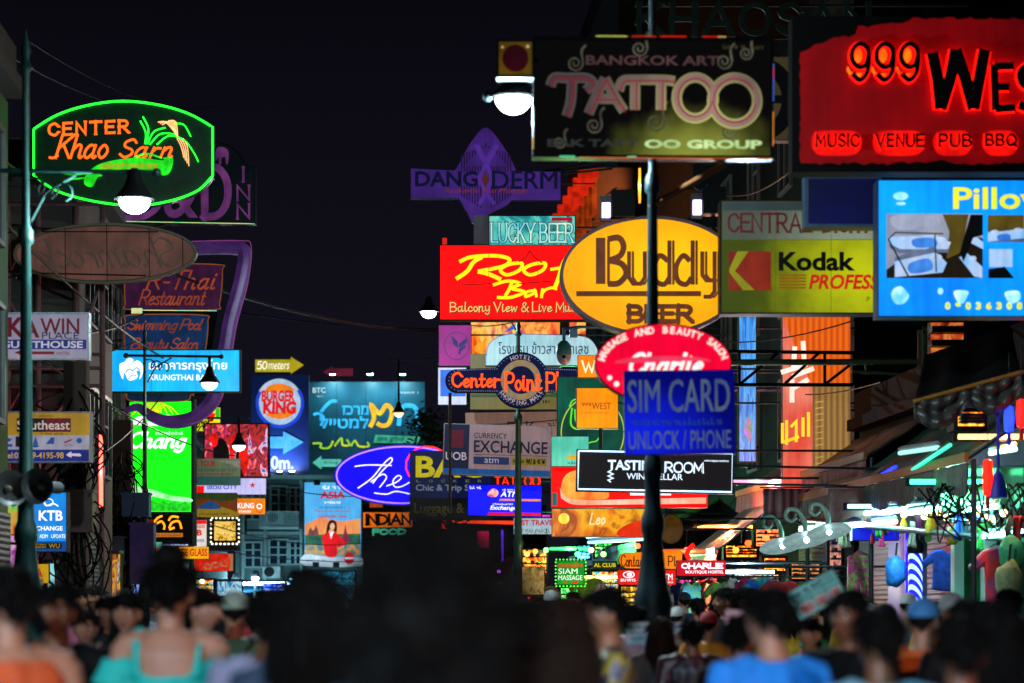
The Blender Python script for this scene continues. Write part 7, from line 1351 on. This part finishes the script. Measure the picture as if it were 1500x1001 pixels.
def torso(b, g=0., z0=.8, z1=1.47, fem=False, waist=1.):
    sec = [(.80, .13, .095), (.88, .168, .115), (.95, .165, .112), (1.06, .138 if fem else .148, .098), (1.16, .142 if fem else .158, .105), (1.28, .155 if fem else .178, .112), (1.36, .15 if fem else .18, .1), (1.42, .115 if fem else .14, .08), (1.455, .075, .066), (1.49, .055, .058)]
    sec = [q for q in sec if z0 - .001 <= q[0] <= z1 + .001]; n = 24; vs = []; fs = []
    for z, rx, ry in sec:
        for k in range(n):
            a = 2 * math.pi * k / n; c, s = math.cos(a), math.sin(a); f = (abs(c) ** 2.6 + abs(s) ** 2.6) ** (-1 / 2.6)
            vs.append(((rx + g) * c * f, (ry + g) * s * f + .012 * (z > 1.3), z))
    N = len(sec)
    for i in range(N - 1):
        for k in range(n): k2 = (k + 1) % n; fs.append((i * n + k, i * n + k2, (i + 1) * n + k2, (i + 1) * n + k))
    fs += [tuple(range(n))[::-1], tuple((N - 1) * n + k for k in range(n))]; b.add(vs, fs)
    if fem and z0 < 1.25 < z1:
        for s in (-1, 1): b.ball((s * .07, -.085 - g, 1.27), .062 + g * .5, .05, .062, 12, 8)
def hand(b, w, e, s, fist):
    w = Vector(w); e = Vector(e); d = (w - e).normalized(); side = Vector((0, -1, 0)) - d * Vector((0, -1, 0)).dot(d)
    side = side.normalized() if side.length > .2 else Vector((s, 0, 0)); pn = d.cross(side)
    b.ring([w - d * .01, w + d * .03, w + d * .075, w + d * .09], [.024, .034, .036, .03], 10, flat=.5)
    cl = .75 if fist else .3; ln = [.066, .076, .07, .054]
    for k in range(4):
        p = w + d * .082 + side * (.028 - .0185 * k); c = p.copy(); dd = d.copy(); pts = [p - d * .03, p]; an = 0
        for q in range(3): an += cl * (.5 if q == 0 else 1); dd = d * math.cos(an) + pn * math.sin(an) * s; c = c + dd * ln[k] * (.42, .33, .25)[q]; pts.append(c.copy())
        b.ring(pts, [.0095, .0095, .009, .0082, .0065], 7)
    p = w + d * .03 + side * .026; b.ring([p - side * .02, p + side * .014 + d * .012, p + side * .024 + d * .042, p + side * .022 + d * .064 + pn * s * .012], [.012, .0115, .0105, .007], 7)
def body_mesh(pose, fem):
    b = MB(); head_pts(b, fem); torso(b, fem=fem); J = pose_joints(pose, fem); k = .86 if fem else 1.
    b.ring([(0, .025, 1.4), (0, .018, 1.46), (0, .008, 1.53), (0, .0, 1.58)], [.066 * k, .056 * k, .052 * k, .05 * k], 14)
    for s in (-1, 1):
        S_, E, Wr = Vector(J['sho', s]), Vector(J['elb', s]), Vector(J['wri', s])
        b.ring([(s * .05, .015, 1.405), (s * .11, .012, 1.405), S_ + Vector((-s * .012, 0, .004)), S_.lerp(E, .18)], [.058 * k, .06 * k, .058 * k, .052 * k], 12)
        b.ring([S_, S_.lerp(E, .3), E, E.lerp(Wr, .25), Wr], [.054 * k, .05 * k, .039 * k, .04 * k, .027 * k], 12); hand(b, Wr, E, s, pose == 'hold' or pose == 'raise')
        H, K_, A = Vector(J['hip', s]), Vector(J['knee', s]), Vector(J['ankle', s])
        b.ring([H + Vector((0, 0, .02)), H.lerp(K_, .3), K_, K_.lerp(A, .3), A], [.095, .085, .056, .055, .037], 14)
        b.ring([A + Vector((0, .05, -.045)), A + Vector((0, 0, -.035)), A + Vector((0, -.09, -.05)), A + Vector((0, -.17, -.062))], [.032, .045, .04, .022], 10)
    return remesh(b, .0072, 'body', 3)
def shirt_mesh(pose, fem, kind='tee'):
    b = MB(); J = pose_joints(pose, fem); k = .86 if fem else 1.
    if kind == 'off':      # square low back, broad straps, ruffled sleeves off the shoulder
        torso(b, .013, .88, 1.29, fem); 
        for s in (-1, 1):
            b.ring([(s * .105, -.1, 1.27), (s * .112, -.07, 1.37), (s * .115, .0, 1.452), (s * .112, .08, 1.38), (s * .105, .115, 1.27)], .021, 8)
            S_, E = Vector(J['sho', s]), Vector(J['elb', s]); b.ring([S_.lerp(E, .22), S_.lerp(E, .4), S_.lerp(E, .62)], [.066, .078, .09], 14); b.ring([(s * .13, .03, 1.27), S_.lerp(E, .3)], [.07, .06], 10)
    else:
        torso(b, .014, .88, 1.455 if kind == 'tee' else 1.42, fem)
        for s in (-1, 1):
            S_, E = Vector(J['sho', s]), Vector(J['elb', s])
            if kind == 'tee': b.ring([(s * .06, .015, 1.402), (s * .12, .012, 1.405), S_, S_.lerp(E, .3), S_.lerp(E, .68)], [.066 * k, .072 * k, .07 * k, .067 * k, .066 * k], 14)
            else: b.ring([(s * .085, -.085, 1.3), (s * .1, .0, 1.448), (s * .085, .1, 1.3)], .03, 8)
    return folds(remesh(b, .012, 'shirt', 4, .005, 7, 1))
def folds(me):
    for v in me.vertices:
        c = v.co; q = Vector((c.x * 7 + c.z * 3 * (1 if c.x > 0 else -1), c.y * 7, c.z * 4)); f = noise.noise(q) ; v.co += v.normal * (.011 * (1 - abs(f) * 2.2) * noise.noise(c * 4 + Vector((3, 1, 7))) + .007 * noise.noise(Vector((c.x * 16, c.y * 16, c.z * 6))))
    return me
def legs_mesh(pose, fem):
    b = MB(); torso(b, .009, .8, 1.0, fem); J = pose_joints(pose, fem)
    for s in (-1, 1):
        H, K_, A = Vector(J['hip', s]), Vector(J['knee', s]), Vector(J['ankle', s]); b.ring([H, H.lerp(K_, .3), K_, K_.lerp(A, .5), K_.lerp(A, .92)], [.108, .099, .072, .064, .058], 14)
    return remesh(b, .014, 'trousers', 4, .005, 8, 2)
def hair_mesh(kind):
    b = MB(); nu, nv = 40, 28; vs = []; fs = []
    for j in range(nv + 1):
        th = math.pi * j / nv
        for i in range(nu):
            a = 2 * math.pi * i / nu; n = Vector((math.sin(th) * math.sin(a), -math.sin(th) * math.cos(a), math.cos(th)))
            back = n.y > -.1; lim = .42 - .55 * max(0, n.y + .35) - (.1 if kind != 'short' else 0); lim = max(lim, -.52 if kind == 'short' else -.6)
            inside = n.z < lim; r = .84 if inside else 1.1 + (.05 if n.z > .6 else 0)
            vs.append((n.x * .074 * r, n.y * .094 * r - .006, HZ + .002 + n.z * .115 * r))
    for j in range(nv):
        for i in range(nu): i2 = (i + 1) % nu; fs.append((j * nu + i, (j + 1) * nu + i, (j + 1) * nu + i2, j * nu + i2))
    b.add(vs, fs); amp, sc = .007, 26
    if kind == 'long':
        for k in range(13):
            a = math.pi * (.02 + .96 * k / 12); x, y = .082 * math.cos(a), .02 + .075 * math.sin(a)
            b.ring([(x * .7, y * .8, HZ + .06), (x, y, HZ - .02), (x * 1.08, y + .008, HZ - .12), (x * 1.12, y + .016, HZ - .23), (x * .95, y + .03, HZ - .33 - .03 * math.sin(k * 2.1))], [.022, .026, .027, .024, .007], 9)
    if kind == 'bun':
        b.ball((0, .04, HZ + .145), .056, .054, .052, 18, 12); b.ball((0, .03, HZ + .105), .045, .05, .04, 14, 8)
        for s in (-1, 1): b.ball((s * .03, .045, HZ + .15), .034, .036, .038, 12, 8)
    if kind == 'tail': b.ring([(0, .085, HZ + .05), (0, .125, HZ + .03), (.005, .135, HZ - .08), (0, .11, HZ - .22)], [.022, .034, .03, .008], 10)
    if kind == 'afro':
        rg = random.Random(5)
        for k in range(150):
            n = Vector((rg.gauss(0, 1), rg.gauss(0, 1), rg.gauss(0, 1))).normalized()
            if n.y < -.35 and n.z < .25: continue
            if n.z < (-.98 if n.y > .2 else -.55): continue
            b.ball((n.x * .112 * (1 - .5 * max(0, n.z)), n.y * .098 + .02, HZ + .022 + n.z * .12), rg.uniform(.026, .036), n=8, m=6)
        amp, sc = .011, 32
    return remesh(b, .007, 'hair', 2, amp, sc, len(kind))
def strand_mesh(kind):
    """loose strands lying over the hair so that its outline is uneven"""
    rg = random.Random(9 + len(kind)); b = MB(); c0 = Vector((0, -.004, HZ + .002)); n_ = 0
    while n_ < (520 if kind == 'afro' else 330):
        n = Vector((rg.gauss(0, 1), rg.gauss(0, 1), rg.gauss(0, 1))).normalized()
        if n.z < (.42 - .55 * max(0, n.y + .35)) or n.z < -.45: continue
        n_ += 1
        if kind == 'afro':
            p = c0 + Vector((n.x * .126 * (1 - .45 * max(0, n.z)), n.y * .112 + .02, .024 + n.z * .136)); pts = [p]; d = n * .6 + Vector((rg.gauss(0, .5), rg.gauss(0, .5), rg.gauss(0, .5)))
            for q in range(5): a = q * 1.9 + n_; pts.append(p + d * .011 * (q + 1) + Vector((math.cos(a), math.sin(a), math.cos(a * .7))) * .009)
            b.ring(pts, [.004, .0045, .0045, .004, .003, .0015], 4); continue
        p = c0 + Vector((n.x * .079, n.y * .1, n.z * .122)); d = (Vector((0, .5, -1)) - n * Vector((0, .5, -1)).dot(n)); d = (d.normalized() if d.length > .1 else Vector((1, 0, 0))) + Vector((rg.gauss(0, .45), rg.gauss(0, .45), 0)); L_ = rg.uniform(.03, .075)
        pts = [p - n * .006, p + d * L_ * .3 + n * rg.uniform(.001, .007), p + d * L_ * .65 + n * rg.uniform(-.004, .008), p + d * L_ + n * rg.uniform(-.014, .012)]
        b.ring(pts, [.003, .0045, .004, .001], 4)
    if kind in ('long', 'tail'):
        for k in range(90 if kind == 'long' else 30):
            a = math.pi * rg.random(); x, y = (.095 * math.cos(a), .03 + .09 * math.sin(a)) if kind == 'long' else (rg.gauss(0, .02), .12 + rg.gauss(0, .012)); z = HZ - rg.uniform(-.02, .1)
            b.ring([(x, y, z), (x * 1.12 + rg.gauss(0, .006), y + .01, z - .08), (x * 1.15 + rg.gauss(0, .012), y + .016 + rg.gauss(0, .01), z - .17), (x * 1.05 + rg.gauss(0, .02), y + .02, z - rg.uniform(.2, .29))], [.003, .005, .005, .001], 4)
    if kind == 'bun':
        for k in range(60):
            n = Vector((rg.gauss(0, 1), rg.gauss(0, 1), rg.gauss(0, 1))).normalized(); p = Vector((0, .04, HZ + .145)) + n * .052; d = n.cross(Vector((.3, 1, .2))).normalized(); b.ring([p, p + d * .025 + n * .005, p + d * .05 + n * rg.uniform(-.006, .014)], [.004, .004, .001], 4)
    o = b.build('hair_strands', [], smooth=True); me = o.data; bpy.data.objects.remove(o); return me
def cap_mesh():
    b = MB(); vs = []; fs = []; n = 28
    prof = [(1.08, -.02), (1.1, .1), (1.06, .35), (.9, .68), (.6, .92), (.2, 1.04), (.02, 1.05)]
    for r, z in prof:
        for k in range(n): a = 2 * math.pi * k / n; vs.append((math.cos(a) * .08 * r, math.sin(a) * .102 * r - .004, HZ + .03 + z * .1))
    for i in range(len(prof) - 1):
        for k in range(n): k2 = (k + 1) % n; fs.append((i * n + k, i * n + k2, (i + 1) * n + k2, (i + 1) * n + k))
    b.add(vs, fs); m = 12; o = len(b.v); vs = []; fs = []
    for lay in (0, .008):
        for k in range(m + 1):
            a = math.pi + math.pi * k / m; vs.append((math.cos(a) * .078, math.sin(a) * .1 - .004, HZ + .036 - lay)); vs.append((math.cos(a) * .075, math.sin(a) * .175 - .006, HZ + .03 - lay - .012 * (1 - abs(math.cos(a)))))
    q = 2 * (m + 1)
    for k in range(m):
        a = 2 * k; fs += [(a, a + 1, a + 3, a + 2), (q + a, q + a + 2, q + a + 3, q + a + 1), (a + 1, q + a + 1, q + a + 3, a + 3)]
    b.add(vs, fs); o = b.build('cap', [], smooth=True); me = o.data; bpy.data.objects.remove(o); return me
def face_bits():
    """eyes, brows and lips, set on the face of the prototype"""
    out = []
    for s in (-1, 1):
        b = MB(); b.ball((s * .031, -.0795, HZ + .008), .0115, .0115, .0105, 12, 8); o = b.build('eye', [mat('#d8d4d0', .15), mat('#140c08', .1)], None, True)
        for p in o.data.polygons: p.material_index = 1 if p.center.y < -.0885 else 0
        out.append((o.data, None)); bpy.data.objects.remove(o)
        b = MB(); b.ring([(s * .014, -.0965, HZ + .026), (s * .03, -.0965, HZ + .031), (s * .046, -.087, HZ + .027)], [.003, .004, .002], 6, flat=.8); o = b.build('eyebrow', mat('#0c0806', .8), None, True); out.append((o.data, None)); bpy.data.objects.remove(o)
    b = MB(); b.ring([(-.022, -.0925, HZ - .057), (-.008, -.1005, HZ - .053), (.008, -.1005, HZ - .053), (.022, -.0925, HZ - .057)], [.0015, .0042, .0042, .0015], 8); b.ring([(-.02, -.0925, HZ - .058), (0, -.1, HZ - .062), (.02, -.0925, HZ - .058)], [.0015, .0052, .0015], 8); o = b.build('lips', mat('#8c4038', .4), None, True); out.append((o.data, None)); bpy.data.objects.remove(o)
    return out
_pm = {}
def pm(fn, *a):
    if (fn, a) not in _pm: _pm[fn, a] = fn(*a)
    return _pm[fn, a]
FB = face_bits()
def sharef(name, me, m, parent):
    """child sharing mesh data; its own material sits on the object"""
    if not me.materials: me.materials.append(None)
    o = bpy.data.objects.new(name, me); COL.objects.link(o); o.parent = parent
    if m: o.material_slots[0].link = 'OBJECT'; o.material_slots[0].material = m
    return o
SKIN = {'d': mat('#7c4c34', .5, var=.12, scale=14), 'm': mat('#a87050', .5, var=.12, scale=14), 'l': mat('#b47c62', .5, var=.12, scale=14)}
HAIRM = mat('#0a0807', .75, var=.5, scale=30); HAIRB = mat('#22130b', .7, var=.5, scale=30)
for m_ in (HAIRM, HAIRB): m_.node_tree.nodes['Principled BSDF'].inputs['Specular IOR Level'].default_value = .12
def floral(a, c, d):
    return blobs([a, a, c, d, a], 9, 0)
def person(u, vtop, Y, label, face, fem=False, hair='short', hm=None, skin='m', shirt='#181818', kind='tee', legs='#20242c', pose='stand', cap=None, extra=0., lean=0., wide=1.):
    """the top of the head stands at photo row vtop when Y metres away; face = heading in degrees, 0 looks at the camera"""
    ztop = EYE + (HV - vtop) * Y / F; proto = 1.735 + (.04 if cap else 0) + (.072 if hair == 'bun' else 0) + (.02 if hair == 'afro' else 0); s = ztop / proto
    if Y < 18: pass
    s = max(.84, min(1.13, s)); r = tag(empty('person', ((u - CU) * Y / F, Y, .131 if (u - CU) * Y / F > xr(Y) - 1.75 or (u - CU) * Y / F < xl(Y) + 1.75 else .005), R(face)), label, 'person', 'people in the street crowd'); r.scale = (s * wide, s * wide, s); r.rotation_euler = (R(lean), 0, R(face))
    sharef('body', pm(body_mesh, pose, fem), SKIN[skin], r)
    sm = shirt if not isinstance(shirt, str) else mat(shirt, .75, var=.22, scale=10); sharef('shirt', pm(shirt_mesh, pose, fem, kind), sm, r); sharef('trousers', pm(legs_mesh, pose, fem), mat(legs, .8, var=.2, scale=10), r)
    sharef('hair', pm(hair_mesh, hair), hm or HAIRM, r)
    if not cap: sharef('hair_strands', pm(strand_mesh, hair), hm or HAIRM, r)
    for me, m in FB: sharef(me.name.split('.')[0], me, m, r)
    if cap: sharef('cap', pm(cap_mesh), mat(cap, .7, var=.15), r)
    return r
def straps(r, col):
    m = mat(col, .7)
    for s in (-1, 1):
        b = MB(); b.ring([(s * .1, .15, 1.12), (s * .11, .13, 1.36), (s * .11, .03, 1.475), (s * .11, -.09, 1.4), (s * .12, -.125, 1.18), (s * .13, .02, 1.05)], .019, 8, flat=.5); b.build('strap', m, r, True)
    b = MB(); b.ball((0, .2, 1.2), .15, .09, .21, 16, 12); b.build('backpack', m, r, True)
def cross_strap(r, col):
    b = MB(); b.ring([(-.12, .09, 1.44), (-.02, .145, 1.3), (.12, .13, 1.1), (.17, .05, .98), (.13, -.11, 1.02), (-.02, -.15, 1.26), (-.1, -.09, 1.43), (-.12, .02, 1.475), (-.12, .09, 1.44)], .017, 8, flat=.5); b.build('bag_strap', mat(col, .7), r, True)
# near figures, front rows of the crowd (back = 180: walking away like the photographer)
person(642, 822, 3.3, 'huge blurred figure with a round black curly afro, from behind at the centre', 180, hair='afro', skin='d', shirt='#050506', extra=.1)
person(452, 832, 6.9, 'tall dark blurred figure with long dark hair just left of the round afro', 175, True, 'long', skin='d', shirt='#1c3048', pose='walk')
person(822, 876, 7.4, 'woman with long brown wavy hair in a black top right of the round afro', 200, True, 'long', HAIRB, 'm', '#0c0c10')
person(250, 798, 10.2, 'woman with a high hair bun in a teal top with bare shoulders, from behind', 180, True, 'bun', None, 'l', '#20c0b4', 'off', wide=1.12)
person(12, 830, 8.2, 'person with black hair and bare orange-lit shoulder cut by the left frame edge', 205, False, 'short', None, 'l', '#d85828', 'tank')
person(82, 856, 10.5, 'man in a black shirt with short hair facing the camera at lower left', 5, False, 'short', None, 'd', '#0a0a0c', pose='hold')
person(186, 868, 13.5, 'woman with black fringe and long hair in a black top facing the camera', -6, True, 'long', None, 'l', '#101014')
person(125, 894, 15, 'short pale-faced woman looking ahead behind the man in black', 8, True, 'short', HAIRB, 'l', '#1c1418')
person(160, 874, 17, 'dark haired person half hidden behind the woman with the black fringe', -20, True, 'long', None, 'm', '#141820')
person(296, 862, 13, 'woman with tied back dark hair in profile right of the hair bun', 70, True, 'tail', None, 'l', '#14181c')
r = person(344, 858, 14, 'man in a pale cap and mint shirt with a bag strap, seen from behind', 180, False, 'short', None, 'l', '#5cb8a8', cap='#a8b8a4'); cross_strap(r, '#3c3428')
person(398, 864, 9.2, 'man in a pale lavender T-shirt left of the tall dark figure', 165, False, 'short', None, 'd', '#8c8ca8')
r = person(888, 862, 10.5, 'man in a navy and yellow patterned shirt looking down to the left', -82, False, 'short', None, 'm', floral('#1c2448', '#b8a020', '#38508c'), pose='hold', lean=0)
person(931, 886, 19, 'man with short dark hair in a pale pink shirt near the lamp post foot', 180, False, 'short', None, 'm', '#c8a8b0')
person(967, 905, 16.5, 'woman with a long brown ponytail seen from behind at the lamp post', 180, True, 'long', HAIRB, 'm', '#3c3030')
person(1014, 908, 16, 'man in a dark speckled maroon shirt seen from behind below the hostel sign', 180, False, 'short', None, 'd', floral('#200c14', '#481c28', '#30141c'))
person(1038, 890, 19.5, 'man in a red cap and mustard shirt right of the lamp post', 172, False, 'short', None, 'm', '#d88c1c', cap='#a01c18')
person(1062, 862, 22, 'person with black bowl-cut hair in profile under the hostel sign', -70, False, 'short', None, 'l', '#141418')
person(1128, 862, 9.0, 'man in a bright blue shirt, head turned left, seen from behind', 208, False, 'short', None, 'l', '#2090ff', wide=1.06)
pl = person(1186, 906, 15.6, 'small person in a cyan top holding up the tilted price placard', -30, True, 'tail', None, 'm', '#38b0c0', pose='raise')
r = person(1243, 866, 11, 'man in a black shirt with a lanyard facing left in front of the placard', -40, False, 'short', None, 'd', '#0c0c0e')
person(1288, 893, 8.2, 'dark haired man in a pale blue collar shirt low at the right', 190, False, 'short', None, 'd', '#78b0c8')
person(1296, 876, 13.5, 'person in a black cap lit blue from behind in front of the violet wall', 180, False, 'short', None, 'd', '#141c50', cap='#0c0c14')
person(1352, 867, 12.5, 'person in a sky blue cap beside the barber pillar', 160, False, 'short', None, 'l', '#e06820', cap='#3c84c0', pose='raise')
person(1394, 862, 17, 'orange-lit man in a white and maroon cap right of the barber pillar', -30, False, 'short', None, 'l', '#c8781c', cap='#c8d8d8')
person(1420, 878, 12, 'dark haired person in a black top right of the capped man', 180, False, 'short', None, 'd', '#101014')
person(1455, 882, 8.6, 'large dark figure with tousled hair at the lower right', 185, True, 'long', None, 'd', '#0c0c10')
person(1408, 905, 7.6, 'dark blurred man in a black T-shirt in the lower right corner', 172, False, 'short', None, 'd', '#0e0e12')
person(1496, 905, 9, 'person in a grey lilac shirt cut by the right frame edge', 180, False, 'short', None, 'l', '#8c84a0')
person(1254, 862, 20, 'person in a yellow top with a pale blue cap under the blue strip lightbox', 20, True, 'short', None, 'm', '#c8a020', cap='#90c8f0')
person(1085, 905, 12, 'man in a dark jacket left of the man in the blue shirt', 150, False, 'short', None, 'd', '#20242c')
person(760, 880, 14, 'dark haired man half hidden behind the afro figure', 180, False, 'short', None, 'd', '#141820')
# the crowd further down the street
rg = random.Random(33); cols = [('white', '#c8c8d0'), ('black', '#101014'), ('red', '#a01c20'), ('navy', '#1c2850'), ('green', '#2c7c48'), ('yellow', '#c89c20'), ('grey', '#606470'), ('orange', '#d0641c'), ('teal', '#2c8c90'), ('pink', '#c06080')]
where = [(60, 'below the henna board'), (150, 'by the lanterns on the left'), (215, 'at the foot of the dark lamp post'), (320, 'before the far grey house'), (390, 'below the grey house balcony'), (440, 'under the travel poster'), (700, 'below the crimson parasol'), (790, 'by the golden menu board'), (860, 'under the green massage sign'), (920, 'by the red cash machine sign'), (990, 'under the hostel sign'), (1050, 'below the glittering awning'), (1110, 'near the dish lamps'), (1200, 'behind the price placard')]
ci = 0; far = [(52, 31), (98, 34), (118, 29), (140, 25), (150, 38), (205, 27), (222, 40), (232, 33), (285, 36), (312, 46), (325, 30), (362, 44), (372, 27), (385, 58), (408, 62), (428, 50), (480, 66), (520, 60), (690, 58), (722, 46), (745, 38), (780, 33), (792, 46), (808, 26), (840, 36), (858, 30), (905, 40), (944, 34), (958, 26), (978, 38), (992, 24), (1003, 32), (1022, 27), (1048, 34), (1075, 30), (1092, 22), (1104, 28), (1160, 26), (1172, 30), (1205, 24), (1218, 28), (1270, 25), (1330, 24), (1372, 22), (1440, 22), (1478, 19)]
looks = {}
for u, Y in far:
    cn, cc = cols[rg.randrange(10)]; fem = rg.random() < .45; away = rg.random() < .6; hk = rg.choice(['long', 'tail', 'long']) if fem else 'short'; capc = rg.choice([None, None, None, ('white', '#b8b8b8'), ('dark', '#1c1c24')]) if not fem else None
    pl_ = min(where, key=lambda w: abs(w[0] - u))[1]
    lb = '%s in %s%s, %s, %s' % (('long haired woman' if hk == 'long' else 'ponytailed woman') if fem else 'man', cn, ' with %s cap' % capc[0] if capc else '', 'walking away' if away else 'facing us', pl_)
    if lb in looks: lb += ', nearer' if Y < looks[lb] else ', farther off'
    looks[lb] = Y
    person(u, HV - (rg.uniform(1.62, 1.8) - EYE) * F / Y, Y, lb, (180 if away else 0) + rg.uniform(-30, 30), fem, hk, None, rg.choice('dmml'), cc, 'tee', rg.choice(['#20242c', '#3c3830', '#1c2848', '#585450']), 'walk', cap=capc[1] if capc else None)
# held things
S = Sign('placard', 'tilted turquoise oil massage price placard with blue letters and red prices', 'placard', (1158, 850, 1234, 893), 15.2, .02, roll=-28)
S.cab(mat('#2c5c60', .5), grow=1); S.face(mat('#8cf8ec', .5, var=.12), 0); L = S.b('lettering', mat('#1c3c80', .5)); L.text('THAI  OIL  FOOT', 1162, 854, 1212, 861, .04); L.scrib(1214, 853, 1231, 856); L.scrib(1214, 858, 1230, 861); L = S.b('divider', mat('#2c7478', .5)); L.line([(1160, 864), (1232, 864)], 1.2); L.line([(1160, 871), (1232, 871)], 1.2); L.line([(1188, 864), (1188, 892)], 1); L.line([(1210, 852), (1210, 892)], 1); L.scrib(1163, 866, 1186, 869.5)
L = S.b('price_panels', mat('#e0d8d4', .5)); L.rect(1190, 873, 1208, 890); L.rect(1212, 873, 1230, 890); L.rect(1164, 873, 1186, 890); L = S.b('prices', mat('#d01c28', .5)); L.text('150', 1191, 876, 1207, 888, .03); L.text('100', 1213, 876, 1229, 888, .03); L.text('80', 1166, 876, 1184, 888, .03); S.done()
S = Sign('placard', 'white leaflet board with pale blue lines carried behind the lamp post', 'placard', (918, 912, 1000, 945), 17.2, .02)
S.cab(mat('#8090a0', .5), grow=.6); S.face(mat('#c0d4dc', .5, var=.12), 0); L = S.b('lettering', mat('#2c6ca0', .5)); L.scrib(922, 916, 996, 921); L.scrib(922, 925, 990, 929); L.scrib(922, 933, 996, 937); S.done()
S = Sign('placard', 'pink paper board held up left of the man in the blue shirt', 'placard', (1062, 894, 1092, 934), 14.2, .02, roll=4)
S.cab(mat('#806060', .5), grow=.6); S.face(mat('#d8a8b0', .5, var=.12), 0); L = S.b('lettering', mat('#a04058', .5)); L.scrib(1065, 899, 1089, 904); L.scrib(1065, 910, 1089, 913); S.done()
o = empty('phone', P(52, 905, 10.1)); o.rotation_euler = (R(-20), R(25), R(160)); b = MB(); b.box(-.036, -.004, -.075, .036, .004, .075); ob = b.build('case', BLACK, o); md = ob.modifiers.new('b', 'BEVEL'); md.width = .003; b = MB(); b.box(-.033, -.0052, -.07, .033, -.0042, .07); b.build('screen', glow('#b0e0ff', 1.6, '#4080d0', 30), o); tag(o, 'phone with a glowing blue-white screen held up by the man in black', 'phone')
bpy.data.scenes.remove(TS)
